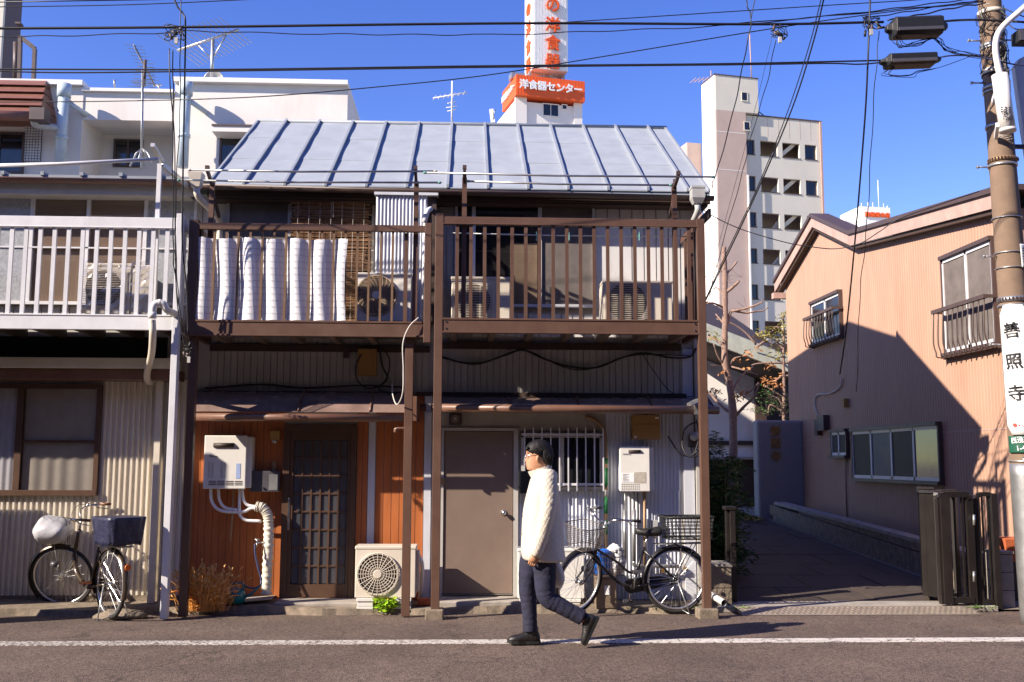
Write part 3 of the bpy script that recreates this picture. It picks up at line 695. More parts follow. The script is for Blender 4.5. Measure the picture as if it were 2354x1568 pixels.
# ================================================================== LEFT HOUSE
lh = empty('corrugated_house', (px(200, 1390, YW), YW, 0), 'leftmost house in cream corrugated steel behind the white balcony', 'house')
LX0, LX1 = px(-760, 1000, YW), px(426, 1000, YW)
ly_eave = 11.07; lz_eave = pz(200, 412, ly_eave)
bx('wall', M['siding'], lh, LX0, LX1, YW+.004, 16, 0, lz_eave)
zw0 = pz(200, 1368, YW)
zwin0, zwin1 = pz(110, 1139, YW), pz(110, 884, YW); wxl, wxr = px(-90, 1000, YW), px(232, 1000, YW)
ztop = pz(200, 872, YW)
mb = MB(); corr(mb, wxr, LX1, YW, zw0, ztop, .0615, .024, 'trap'); mb.build('corrugated_sheet', M['corr_left'], lh)
n_ = round((wxr-LX0)/.0615); mb = MB(); corr(mb, wxr-n_*.0615, wxr, YW, zw0, zwin0, .0615, .024, 'trap'); mb.build('corrugated_sheet', M['corr_left'], lh)
bx('plinth', M['moss'], lh, LX0, LX1, YW-.02, YW+.004, 0, zw0)
# awning box over the window, lit along its top
bx('shutter_box', M['ac'], lh, LX0, px(395, 835, 10.95), 10.95, YW, pz(200, 846, 10.95), pz(200, 822, 10.95), .004)
bx('shutter_fascia', M['gutter'], lh, LX0, px(405, 860, 11.02), 11.02, YW, pz(200, 872, 11.02), pz(200, 847, 10.95)-.003, .004)
bx('dark_gap', M['dark'], lh, LX0, px(385, 800, YW), YW-.02, YW, pz(200, 822, YW), pz(200, 775, YW))  # near-black strip stands in for the dark gap beneath the balcony
# big ground floor window
w, XX, a, b = sliding(lh, [-90, 47, 232], 884, 1139, YW-.0, M['door_brown'], 'brown framed ground floor window with pale curtains', [M['glass'], M['glass']], M['tan_blind'], fr=.05, yx=110)
bx('sash_bar', M['door_brown'], w, XX[1]+.04, XX[2]-.05, YW-.052, YW-.02, pz(140, 1015, YW)-.014, pz(140, 1015, YW)+.014)
curtain(w, XX[0]+.06, XX[1]-.03, YW-.02, a+.06, b-.05, M['whitecloth'], .006, .07)
curtain(w, XX[1]+.05, XX[2]-.06, YW-.02, a+.06, b-.05, M['curtain'], .005, .16)
# upper wall: low strip of siding, then panes
zd = pz(200, 722, YB)
boards(lh, px(-200, 640, YW), LX1, YW+.002, zd, pz(200, 706, YW), .1, M['siding'], .015, 'siding_board', .01)
M['frost_floral'] = pm('patterned_frosted_glass', (.30, .31, .33), .4, var=.25, scale=35, bump=.6, bscale=60)
M['tanpane'] = pm('tan_inner_screen', (.40, .28, .19), .8, var=.05)
wz0, wz1 = pz(200, 703, YW), pz(200, 440, YW)
w, XX, a, b = sliding(lh, [-160, -55, 74, 203, 335, 452], 440, 703, YW, M['white_alu'], 'upper window with tan screens and patterned glass', [M['frost_floral'], M['frost_floral'], M['glass'], M['glass'], M['frost_floral']], M['tanpane'], yx=200)
bx('transom', M['white_alu'], w, XX[0], XX[-1], YW-.06, YW-.008, pz(200, 572, YW)-.008, pz(200, 572, YW)+.008)
# flat metal roof seen edge-on, gutter
mb = MB(); mb.prism([(ly_eave-.05, lz_eave+.0), (ly_eave-.05, lz_eave+.03), (17.5, lz_eave+.62), (17.5, lz_eave+.5)], 'x', LX0-.1, px(470, 392, ly_eave))
rf = mb.build('roof', M['roofbat'], lh)
for i in range(10):
    x = px(372, 395, ly_eave)-i*.42
    MB().hexa([(x-.02, ly_eave-.07, lz_eave+.02), (x+.02, ly_eave-.07, lz_eave+.02), (x+.02, 17.5, lz_eave+.60), (x-.02, 17.5, lz_eave+.60), (x-.02, ly_eave-.07, lz_eave+.06), (x+.02, ly_eave-.07, lz_eave+.06), (x+.02, 17.5, lz_eave+.65), (x-.02, 17.5, lz_eave+.65)]).build('roof_batten', M['roofbat'], rf)
half_gutter(LX0-.1, px(452, 425, 11.0), 11.0, lz_eave-.005, .055, M['gutter'], lh, .02)
bx('fascia', M['siding'], lh, LX0, px(450, 425, 11.08), 11.08, 11.1, lz_eave-.17, lz_eave-.01)
bx('soffit', M['siding'], lh, LX0, LX1, 11.1, YW+.004, lz_eave-.17, lz_eave-.15)
# rain head and short pipe at the meeting of both roofs
mb = MB(); x = px(452, 410, 10.8); z = pz(452, 418, 10.8)
mb.hexa([(x-.05, 10.76, z-.06), (x+.04, 10.76, z-.06), (x+.04, 10.86, z-.06), (x-.05, 10.86, z-.06), (x-.08, 10.73, z+.09), (x+.07, 10.73, z+.09), (x+.07, 10.89, z+.09), (x-.08, 10.89, z+.09)])
mb.tube(spline([(x, 10.81, z-.05), (x+.02, 10.83, z-.16), (x+.12, 11.1, z-.26), (x+.14, 11.29, z-.34), (x+.14, 11.3, z-.7), (x+.14, 11.3, 2.9)]), .035, 10)
mb.build('rain_head', M['ac'], lh)
# square downpipe with rust, corner trims
xq = px(357, 1100, 11.2)
MB().box(xq-.032, xq+.032, 11.2, 11.27, .02, pz(357, 862, 11.2)).box(xq-.05, xq+.06, 11.19, 11.28, pz(357, 870, 11.2), pz(357, 862, 11.2)).build('downpipe', M['ac'], lh)
for x, w_ in ((378, .02), (398, .05)): bx('corner_trim', M['corr_white'] if x > 390 else M['siding'], lh, px(x, 1100, YW)-w_/2, px(x, 1100, YW)+w_/2, YW-.05, YW-.02, .05, ztop)
# white elbow and flexible drain hose
mb = MB(); P = [at(383, 712, 10.30), at(375, 699, 10.28), at(362, 697, 10.27), at(353, 704, 10.26), at(350, 725, 10.26)]
mb.tube([(P[0].x+.06, 10.40, P[0].z-.03)]+spline(P, 5), .036, 12); mb.cyl(P[-1]-Vector((0, 0, .03)), P[-1]+Vector((0, 0, .03)), .042, 14); mb.cyl(at(371, 698, 10.28), at(364, 697, 10.28), .042, 14)
hp = mb.build('drain_elbow', M['ac_white'], lh)
P = spline([at(350, 735, 10.27), at(351, 770, 10.3), at(348, 815, 10.5), at(340, 848, 10.8), at(338, 868, 10.95), at(343, 878, 11.1), at(352, 872, 11.2)], 18)
mb = MB(); mb.tube(P, [.033+.003*(i % 2) for i in range(len(P))], 10); mb.build('drain_hose', M['ac'], lh)
# ================================================================== PEACH HOUSE ON THE RIGHT
def onw(x, y, X=XP): return onx(x, y, X)
ph = empty('peach_house', (XP, 14, 0), 'peach ribbed house with brown roof edge beside the driveway', 'house')
top = [(1797, 672), (1885, 522), (1975, 565), (2278, 488), (2420, 455)]
P = [onw(x, y) for x, y in top]
yn = 12.0
# straight line through last two points down to the near corner
def zlin(y): a, b = P[2], P[3]; return a.z+(b.z-a.z)*(y-a.y)/(b.y-a.y)
tip = P[0].copy(); farY = onw(1812, 800).y; P[0] = Vector((XP, farY, P[1].z+(tip.z-P[1].z)*(farY-P[1].y)/(tip.y-P[1].y)))
poly = [(yn, -.1), (yn, zlin(yn)), (P[2].y, P[2].z), (P[1].y, P[1].z), (P[0].y, P[0].z), (P[0].y, -.1)]
mb = MB(); mb.prism([poly[0], poly[1], poly[2], (poly[2][0], -.1)], 'x', XP+.012, XP+7); mb.prism([(poly[2][0], -.1)]+poly[2:], 'x', XP+.012, XP+.14); mb.box(XP+.14, XP+5, poly[2][0], poly[-1][0], 0, poly[2][1]-.9); mb.build('wall', M['pink'], ph)
# fine vertical ribs over the whole wall, as real relief
def ztop_at(y):
    q = [(yn, zlin(yn)), (P[2].y, P[2].z), (P[1].y, P[1].z), (P[0].y, P[0].z)]
    for (a, za), (b, zb) in zip(q, q[1:]):
        if a <= y <= b: return za+(zb-za)*(y-a)/(b-a)
    return q[-1][1]
mb = MB(); y = yn; prof = []
while y < P[0].y:
    prof += [(y, 0), (y+.05, 0), (y+.056, .005), (y+.074, .005), (y+.08, 0)]; y += .08
b0_ = len(mb.v)
for y, d in prof:
    z1_ = ztop_at(min(y, P[0].y)); mb.v += [(XP-d, y, -.05), (XP-d, y, z1_)]
for i in range(len(prof)-1): mb.face((b0_+2*i, b0_+2*i+2, b0_+2*i+3, b0_+2*i+1))
o = mb.build('ribbed_cladding', M['pink'], ph, fix=False)
zj = onw(2230, 990).z
MB().box(XP-.006, XP-.002, yn, P[0].y, zj-.008, zj+.008).build('cladding_joint', M['pinktrim'], ph)
# barge board and brown roof rim following the gable
def band(z_off0, z_off1, x0, x1, mat, name, ext=None):
    ext = tip.y-P[0].y
    q = [(yn-.3, zlin(yn-.3)), (P[2].y, P[2].z), (P[1].y, P[1].z), (tip.y, tip.z)]
    for i_, ((a, za), (b, zb)) in enumerate(zip(q, q[1:])):
        if i_: x1 = min(x1, XP+.16)
        MB().hexa([(x0, a, za+z_off0), (x1, a, za+z_off0), (x1, b, zb+z_off0), (x0, b, zb+z_off0), (x0, a, za+z_off1), (x1, a, za+z_off1), (x1, b, zb+z_off1), (x0, b, zb+z_off1)]).build(name, mat, ph)
band(-.0, .19, XP-.16, XP-.13, M['pinktrim'], 'barge_board')
band(-.06, -.0, XP-.12, XP, M['darkwood'], 'verge_soffit')
band(.19, .26, XP-.2, XP+7.2, M['darkroof'], 'roof')
bx('far_gutter', M['pinktrim'], ph, XP-.25, XP+.5, P[0].y+.1, P[0].y+.25, P[0].z-.28, P[0].z-.16)
# near face
bx('front_wall', M['pink'], ph, XP, XP+7, yn-.02, yn, 0, zlin(yn))
def wallwin(poly4, X=XP, panes=2, label=None, cols=None, depth=.07, fr=.05):
    """window given by four photo points on the wall: near-top, near-bottom, far-bottom, far-top -> straight rectangle"""
    q = [onw(x, y) for x, y in poly4]
    ya = (q[0].y+q[1].y)/2; yb = (q[2].y+q[3].y)/2; z1 = (q[0].z+q[3].z)/2; z0 = (q[1].z+q[2].z)/2
    e = empty('window', Vector((X, (ya+yb)/2, z0))-Vector(ph.location), parent=ph)
    if label: e['label'] = label
    mb = MB(); mb.box(X-depth-.03, X, ya-.03, yb+.03, z1, z1+.05); mb.box(X-depth-.04, X, ya-.04, yb+.04, z0-.05, z0); mb.box(X-depth, X, yb, yb+.035, z0, z1); mb.box(X-depth, X, ya-.035, ya, z0, z1)
    mb.build('surround', M['darkroof'], e)
    mb = MB()
    for i in range(panes+1):
        y = ya+(yb-ya)*i/panes; mb.box(X-depth+.01, X-.01, max(ya, y-fr/2), min(yb, y+fr/2), z0, z1)
    mb.box(X-depth+.01, X-.01, ya, yb, z0, z0+fr); mb.box(X-depth+.01, X-.01, ya, yb, z1-fr, z1); mb.build('frame', M['white_alu'], e)
    for i in range(panes):
        a = ya+(yb-ya)*i/panes+fr/2; b = ya+(yb-ya)*(i+1)/panes-fr/2
        bx('pane', (cols[i] if cols else M['darkglass']), e, X-depth+.025, X-depth+.032, a, b, z0+fr, z1-fr)
    return e, ya, yb, z0, z1
M['skyglass'] = pm('pale_reflecting_glass', (.10, .12, .14), .08, bump=0, spec=1.0)
M['bluepane'] = pm('blue_lined_pane', (.02, .03, .10), .4, bump=0, spec=.15)
M['greenpane'] = pm('greenish_frosted_pane', (.04, .038, .036), .5, bump=.3, spec=.12)
e1, a1, b1_, c1, d1 = wallwin([(1936, 672), (1936, 772), (1872, 792), (1872, 700)], panes=2, label='smaller upper window with dark rail')
e2, a2, b2, c2, d2 = wallwin([(2292, 548), (2292, 790), (2178, 812), (2178, 598)], panes=2, label='larger upper window by the pole', cols=[M['net'], M['net']])
wallwin([(2166, 978), (2166, 1107), (1967, 1098), (1967, 992)], panes=4, label='long ground floor window with blue pane', cols=[M['darkglass'], M['greenpane'], M['bluepane'], M['greenpane']])
wallwin([(1951, 990), (1951, 1046), (1918, 1048), (1918, 996)], panes=2, label='small high window', cols=[M['greenpane'], M['greenpane']])
def guard(ya, yb, z0, h, X=XP, out=.19, n=11):
    e = empty('window_rail', Vector((X, (ya+yb)/2, z0))-Vector(ph.location), parent=ph); ya -= .06; yb += .06
    mb = MB(); mb.box(X-out-.025, X-out+.025, ya, yb, z0+h-.025, z0+h+.025)
    for y in (ya, yb): mb.box(X-out, X, y-.012, y+.012, z0+h-.02, z0+h+.02); mb.box(X-.06, X, y-.02, y+.02, z0-.03, z0+.02)
    mb.box(X-.10, X-.06, ya, yb, z0-.02, z0+.0)
    mb.build('handrail', M['darkroof'], e)
    f_ = None
    for i in range(n):
        y = ya+.03+(yb-ya-.06)*i/(n-1)
        if f_ is None:
            f_ = MB().tube(spline([(X-out, y, z0+h-.02), (X-out-.02, y, z0+.20), (X-out+.01, y, z0+.06), (X-.17, y, z0), (X-.08, y, z0-.01)], 4), .009, 6).build('rail_bar', M['darkroof'], e); y0_ = y
        else:
            o = f_.copy(); C.objects.link(o); o.parent = e; o.location = (0, y-y0_, 0)
guard(a1, b1_, c1-.04, .52); guard(a2, b2, c2-.05, .62)
# boxes and conduit on the shaded wall
mb = MB(); q = onw(1898, 975)
mb.box(XP-.12, XP-.01, q.y-.2, q.y+.14, q.z-.12, q.z+.16); mb.box(XP-.10, XP-.01, q.y+.2, q.y+.36, q.z-.2, q.z+.1); mb.build('meter', M['darkroof'], ph)
q = onw(1948, 930); bx('bell_box', M['mustard'], ph, XP-.09, XP-.01, q.y-.06, q.y+.06, q.z-.05, q.z+.10)
q = [onw(x, y, XP-.03) for x, y in ((1935, 870), (1930, 890), (1905, 905), (1878, 908), (1872, 930), (1880, 960))]
MB().tube(spline(q, 4), .014, 6).build('conduit', M['greycable'], ph)
q = [onw(x, y, XP-.03) for x, y in ((1944, 1050), (1943, 1100), (1947, 1215))]
MB().tube(q, .014, 6).build('conduit', M['pinktrim'], ph)
# ---- retaining wall of blocks along the driveway
rw = empty('retaining_wall', (5.85, 15, 0), 'low mossy block wall along the foot of the peach house', 'wall')
XW = 5.85
y = 11.75; course = 0
while y < 19.4:
    for c_ in range(3):
        off = .39*(c_ % 2)/2; z0 = drive_z(y)-.1+c_*.19; z1 = z0+.184
        zt = .50+ (y-11.75)*.038
        if z1 > zt-.04: z1 = zt-.04
        if z1-z0 > .04:
            MB().hexa([(XW, y+off+.004, z0), (XW+.15, y+off+.004, z0), (XW+.15, y+off+.386, z0+.02), (XW, y+off+.386, z0+.02), (XW+random.uniform(-.003, .003), y+off+.004, z1), (XW+.15, y+off+.004, z1), (XW+.15, y+off+.386, z1+.02), (XW+random.uniform(-.003, .003), y+off+.386, z1+.02)]).build('block', M['moss'], rw)
    y += .39
MB().hexa([(XW-.015, 11.75, .46), (XW+.2, 11.75, .46), (XW+.2, 19.4, .46+7.65*.038), (XW-.015, 19.4, .46+7.65*.038), (XW-.015, 11.75, .51), (XW+.2, 11.75, .51), (XW+.2, 19.4, .51+7.65*.038), (XW-.015, 19.4, .51+7.65*.038)]).build('coping', M['concrete'], rw)
bx('backfill', M['moss'], rw, XW+.15, XP-.02, 11.75, 19.4, 0, .44)
# smooth grey wall with vertical inscription
YI = 19.9
iw = empty('inscribed_wall', (px(1784, 1190, YI), YI, 0), 'smooth grey wall with three raised characters at the end of the driveway', 'wall')
M['greywall'] = pm('grey_granite', (.26, .25, .25), .7, var=.08, scale=20, bump=.3)
x0, x1, z0, z1 = rect(1742, 1850, 966, 1200, YI)
bx('slab', M['greywall'], iw, x0, x1, YI, YI+.35, .2, z1, .05)
def text(body, size, loc, mat, parent, rot=(R(90), 0, 0), ext=.004, bold=0.0, name='lettering', vertical=False, ax='CENTER', spacing=1.0, kind=None, sx=1.0, label=None):
    """flat or raised lettering turned into mesh; vertical stacks the characters"""
    outs = MB(); obs = []
    chars = list(body) if vertical else [body]
    tot = []
    for i, ch in enumerate(chars):
        cu = bpy.data.curves.new(name, 'FONT'); cu.body = ch; cu.size = size; cu.extrude = ext; cu.align_x = ax; cu.align_y = 'CENTER'; cu.resolution_u = 3
        cu.space_character = spacing
        o = bpy.data.objects.new('tmp', cu); C.objects.link(o); o.location = (0, -i*size*1.12*spacing, 0); o.scale = (sx, 1, 1)
        tot.append(o)
    dg = bpy.context.evaluated_depsgraph_get(); dg.update()
    for o in tot:
        me = bpy.data.meshes.new_from_object(o.evaluated_get(dg)); n = len(outs.v); M4 = o.matrix_world.copy()
        M4 = Matrix.Translation(o.location) @ Matrix.Diagonal((o.scale[0], 1, 1, 1))
        sh = ((0, 0),) if not bold else ((0, 0), (bold, bold*.6), (-bold, -bold*.6), (bold*.6, -bold), (-bold*.6, bold))
        for si, (ux, uy) in enumerate(sh):
            n = len(outs.v); dz_ = .0012*si*(size/.2)
            outs.v += [tuple((M4 @ v.co)+Vector((ux, uy, dz_ if v.co.z > 0 else -dz_))) for v in me.vertices]
            for p in me.polygons: outs.face([n+i for i in p.vertices])
        cu = o.data; bpy.data.objects.remove(o); bpy.data.curves.remove(cu); bpy.data.meshes.remove(me)
    from mathutils import Euler
    E = Matrix.Translation(Vector(loc)) @ (Euler(rot).to_matrix().to_4x4() if not isinstance(rot, Matrix) else rot.to_4x4())
    outs.xform(E); r_ = outs.build(name, mat, parent, fix=False)
    if label: r_['label'] = label
    return r_
q = at(1782, 992, YI-.02); text('善照寺', .22, (q.x, YI-.012, q.z), M['mustard'], iw, vertical=True, ext=.012, bold=.004)
# ================================================================== BACKGROUND BUILDINGS
# --- white rendered block behind the left house
YC = 19.0
cb = empty('concrete_block', (px(400, 400, YC), YC, 0), 'low white rendered concrete building with recessed bay behind the left house', 'building')
def B(parent, name, mat, x0, x1, y0, y1, Y, Y1, bevel=0):
    a, b, c, d = rect(x0, x1, y0, y1, Y); return bx(name, mat, parent, a, b, Y, Y1, c, d, bevel)
B(cb, 'wall', M['stucco'], -300, 187, 190, 420, YC, 20.2)
B(cb, 'parapet_cap', M['far_white'], -300, 189, 179, 190, YC-.12, 20.2)
# side wall of the left wing seen sliding back
B(cb, 'wall', M['stucco'], 398, 797, 190, 420, YC, 21)
B(cb, 'parapet_cap', M['far_white'], 397, 799, 180, 190, YC-.12, 21.1)
a, b, c, d = rect(187, 398, 209, 276, YC); 
bx('lintel_wall', M['stucco'], cb, a, b, YC+.02, YC+.45, c, d)
B(cb, 'parapet_cap', M['far_white'], 187, 397, 203, 210, YC-.06, 21)
bx('recess_wall', M['stucco'], cb, a, b, YC+1.1, 21, 0, d)
bx('recess_slab', M['stucco'], cb, a, b, YC+.45, YC+1.1, c+.05, c+.2)
def win(parent, x0, x1, y0, y1, Y, glassm=None, frame=None, n=2, proud=.05):
    a, b, c, d = rect(x0, x1, y0, y1, Y); e = empty('window', Vector(((a+b)/2, Y, c))-world_off(parent), parent=parent)
    mb = MB(); t = .04
    mb.box(a, b, Y-proud, Y, d-t, d); mb.box(a, b, Y-proud, Y, c, c+t); mb.box(a, a+t, Y-proud, Y, c+t, d-t); mb.box(b-t, b, Y-proud, Y, c+t, d-t)
    for i in range(1, n): x = a+(b-a)*i/n; mb.box(x-t/2, x+t/2, Y-proud, Y, c+t, d-t)
    mb.build('frame', frame or M['steel'], e)
    for i in range(n):
        bx('pane', glassm or M['darkglass'], e, a+(b-a)*i/n+t/2, a+(b-a)*(i+1)/n-t/2, Y-.02, Y-.004, c+t, d-t)
    return e
win(cb, 262, 329, 322, 385, YC+1.1, frame=M['darkroof']); win(cb, 505, 600, 306, 400, YC, frame=M['darkroof'])
win(cb, -60, 57, 305, 400, YC, frame=M['darkroof'])
B(cb, 'hood', M['stucco'], 487, 610, 290, 303, YC-.45, YC); B(cb, 'hood', M['darkroof'], 486, 611, 286, 290, YC-.47, YC)
# brown slatted mansard
mans = empty('mansard', Vector((px(50, 230, YC-.6), YC-.6, pz(50, 260, YC-.6)))-Vector(cb.location), parent=cb)
M['brownroof'] = pm('red_brown_roof_steel', (.20, .085, .055), .45, var=.1)
for i in range(5):
    y0, y1 = 183+i*15.5, 183+(i+1)*15.5
    t0_, t1_ = i/5, (i+1)/5
    Ya, Yb = YC-.1-.7*t0_, YC-.1-.7*t1_
    xr0, xr1 = 108-14*t0_, 108-14*t1_
    A_ = at(xr0, y0, Ya); B_ = at(xr1, y1, Yb); XL_ = px(-200, 200, YC)
    MB().hexa([(XL_, Yb-.06, B_.z), (B_.x, Yb-.06, B_.z), (B_.x, YC, B_.z), (XL_, YC, B_.z), (XL_, Ya-.0, A_.z-.015), (A_.x, Ya-.0, A_.z-.015), (A_.x, YC, A_.z-.015), (XL_, YC, A_.z-.015)]).build('roof_slat', M['brownroof'], mans)
A_ = at(92, 268, YC-.9); MB().tube([(px(-200, 268, YC-.9), YC-.9, A_.z+.02), A_], .09, 10).build('gutter', M['brownroof'], mans)
MB().box(A_.x-.13, A_.x+.13, YC-1.05, YC-.75, A_.z-.1, A_.z+.12).build('rain_head', M['darkroof'], mans)
# drain pipes
M['bluepvc'] = pm('pale_blue_grey_pipe', (.46, .54, .58), .4, dirt=.3, dirtcol=(.35, .25, .15))
for xt, yt_, xb_, yb_ in ((147, 194, 138, 378), (428, 190, 420, 385)):
    p = at(xb_, yb_, YC-.35); t_ = at(xb_+2, yt_, YC-.35)
    mb = MB(); mb.cyl((p.x, p.y, p.z), (p.x, p.y, t_.z), .10, 12); mb.cyl((p.x, p.y, t_.z-.25), (p.x, p.y, t_.z), .125, 14)
    mb.cyl((p.x, p.y, t_.z-.3), (p.x+.3, YC, t_.z-.45), .05, 8)
    for k in (1.0, 1.9): mb.cyl((p.x, p.y, t_.z-k), (p.x, p.y, t_.z-k-.06), .115, 14)
    mb.build('drain_pipe', M['bluepvc'], cb)
mb = MB(); q = [at(82, 270, YC-.85), at(80, 284, YC-.8), at(95, 289, YC-.6), at(138, 296, YC-.35)]; mb.tube(spline(q, 4), .07, 10); mb.build('drain_pipe', M['grey_pvc'], cb)
# tiled strip near the left window: tiles one by one
t0x, t1x, tz0, tz1 = rect(56, 96, 290, 372, YC)
cols_, rows_ = 6, 13
tm = None
M['tile'] = pm('pale_wall_tile', (.58, .56, .55), .35)
bx('tile_bed', M['darkroof'], cb, t0x, t1x, YC-.02, YC, tz0, tz1)
for i in range(cols_):
    for j in range(rows_):
        a = t0x+(t1x-t0x)*i/cols_; c = tz0+(tz1-tz0)*j/rows_
        if tm is None: tm = bx('tile', M['tile'], cb, a+.006, a+(t1x-t0x)/cols_-.006, YC-.03, YC-.02, c+.006, c+(tz1-tz0)/rows_-.006); o0 = (a, c)
        else:
            o = tm.copy(); C.objects.link(o); o.parent = cb; o.location = (a-o0[0], 0, c-o0[1])
# --- dark tower at the far left edge with a metal frame
tw = empty('dark_tower', (px(0, 100, 25), 25, 0), 'dark brown tiled tower cut off by the left edge of the photo', 'building')
M['darktile'] = pm('dark_brown_tile', (.07, .045, .045), .6, var=.15, scale=3)
B(tw, 'wall', M['darktile'], -200, -4, -120, 420, 25, 26.1)
B(tw, 'pilaster', M['cream_tile'], -60, 0, -120, 420, 24.9, 25); bx('ledge', M['darktile'], tw, px(38, 60, 24.9), px(50, 60, 24.9), 24.8, 25, pz(44, 62, 25), pz(44, 58, 25))
fr_ = empty('roof_frame', (px(60, 180, 22), 22, 0), 'dark metal frame standing on the parapet beside the brown tower', 'frame')
q = [at(44, 185, 22), at(47, 85, 22), at(80, 112, 22), at(77, 185, 22)]
for a, b in zip(q, q[1:]): MB().bar(a, b, .07, .09).build('frame_bar', M['darkroof'], fr_)
MB().cyl(at(36, 185, 22), at(37, 98, 22), .06).build('pipe', M['darkroof'], fr_)

# --- sign tower
def turned(px_, Y, ang):           # local frame at a far corner: x along the front, y back
    p = at(px_, 300, Y); a = R(ang)
    return Matrix.Translation((p.x, Y, 0)) @ Matrix.Rotation(a, 4, 'Z'), p
YS = 62.0; k_ = YS/FPX
MS, ps = turned(1184, YS, 13)
def local(Mx, x, y, yo=0.0):        # photo point -> local x, z on a turned building's front plane
    I = Mx.inverted(); o_ = I @ EYE; d = I.to_3x3() @ ray(x, y); t = (yo-o_.y)/d.y; p = o_+d*t
    return p.x, p.z
def zS(y, x=1184): return local(MS, x, y)[1]
sgn = empty('sign_tower', (ps.x, YS, 0), 'white rooftop tower carrying an orange sign and a tall vertical sign', 'building')
def tb(parent, name, mat, x0, x1, y0, y1, z0, z1, Mx=MS, bevel=0): return MB().box(x0, x1, y0, y1, z0, z1).xform(Mx).build(name, mat, parent, bevel)
Wt = local(MS, 1338, 260)[0]
tb(sgn, 'wall', M['far_white'], 0, Wt, .15, 5.5, 0, zS(230))
for a, b in ((0, .75), (Wt-.55, Wt)): tb(sgn, 'pier', M['far_white'], a, b, 0, .15, 0, zS(222))
tb(sgn, 'sill_band', M['far_white'], .75, Wt-.55, .05, .15, 0, zS(288))
# window
def twin(parent, x0, x1, z0, z1, y, Mx=MS, panes=2, fm=None, t=.06, gl=None):
    e = empty('window', (Mx @ Vector(((x0+x1)/2, y, z0)))-world_off(parent), parent=parent)
    mb = MB(); mb.box(x0-t, x1+t, y-.06, y, z0-t*1.3, z0); mb.box(x0-t, x1+t, y-.04, y, z1, z1+t); mb.box(x0-t, x0, y-.04, y, z0, z1); mb.box(x1, x1+t, y-.04, y, z0, z1)
    for i in range(1, panes): x = x0+(x1-x0)*i/panes; mb.box(x-t/3, x+t/3, y-.04, y, z0, z1)
    mb.xform(Mx).build('frame', fm or M['far_white'], e)
    for i in range(panes):
        MB().box(x0+(x1-x0)*i/panes, x0+(x1-x0)*(i+1)/panes, y-.02, y-.003, z0, z1).xform(Mx).build('pane', gl or M['darkglass'], e)
    return e
c1_ = math.cos(R(13))
u = lambda x: local(MS, x, 230)[0]
twin(sgn, u(1250), u(1284), zS(257), zS(231), .15); twin(sgn, u(1294), u(1303), zS(238), zS(229), .15, panes=1)
# orange sign box
zb_, zt_ = zS(222)-.05, zS(170)
Xo0, Xo1 = local(MS, 1186, 200, -.35)[0], local(MS, 1344, 205, -.35)[0]
zb_, zt_ = local(MS, 1186, 218, -.35)[1], local(MS, 1186, 171, -.35)[1]
sb = tb(sgn, 'orange_sign', M['orange'], Xo0, Xo1, -.35, 3.0, zb_, zt_)
# ribs of the sign sheet
mb = MB(); x = Xo0+.1
while x < Xo1-.05: mb.box(x, x+.02, -.358, -.35, zb_+.02, zt_-.02); x += .2
mb.xform(MS).build('sign_rib', M['orange'], sgn)
rotm = Matrix.Rotation(R(13), 3, 'Z') @ Matrix.Rotation(R(90), 3, 'X')
q = MS @ Vector(((Xo0+Xo1)/2, -.46, (zb_+zt_)/2))
text('洋食器センター', .62, q, M['signwhite'], sgn, rot=rotm, ext=.04, bold=.02, spacing=.93, name='sign_lettering')
rotl = Matrix.Rotation(R(13-90), 3, 'Z') @ Matrix.Rotation(R(90), 3, 'X')
q = MS @ Vector((Xo0-.05, 1.35, (zb_+zt_)/2)); text('洋食器センター', .42, q, M['signwhite'], sgn, rot=rotl, ext=.05, bold=.02, name='sign_lettering')
# steel stand and tall vertical sign
vx0, vx1 = u(1222), u(1300)
mb = MB()
for x in (vx0, vx1):
    for y in (.4, 1.0): mb.bar((x, y, zt_-.1), (x, y, zt_+1.0), .12, .12)
mb.bar((vx0, .4, zt_+.2), (vx1, .4, zt_+.6), .08, .08); mb.bar((vx1, .4, zt_+.2), (vx0, .4, zt_+.6), .08, .08); mb.xform(MS).build('stand', M['steel'], sgn)
MB().cyl((vx0*.5+vx1*.5, 2.2, zt_-.2), (vx0*.5+vx1*.5, 2.2, zt_+.9), .75, 20).xform(MS).build('water_tank', M['steel'], sgn)
tb(sgn, 'vertical_sign', M['signwhite'], vx0+.0, vx1+.05, -.3, 1.6, zS(156), zS(-330))
mb = MB(); n_ = 22
for i in range(n_): x = vx0+.05+(vx1-vx0-.05)*i/n_; mb.box(x, x+.025, -.335, -.3, zS(156), zS(-330))
mb.xform(MS).build('sign_rib', M['signwhite'], sgn)
zc = [zS(y) for y in (10, 56, 98, 140)]
for ch, z in zip('の洋食器', zc):
    q = MS @ Vector((vx0+(vx1-vx0)*.56, -.45, z)); text(ch, 1.02, q, M['orange'], sgn, rot=rotm, ext=.04, bold=.022, name='sign_character')
    q = MS @ Vector((vx0-.03, .65, z)); text(ch, .98, q, M['orange'], sgn, rot=rotl, ext=.03, bold=.03, name='sign_character')
MB().box(-.2, .7, .2, .9, zt_, zt_+.35).xform(MS).build('roof_box', M['steel'], sgn)

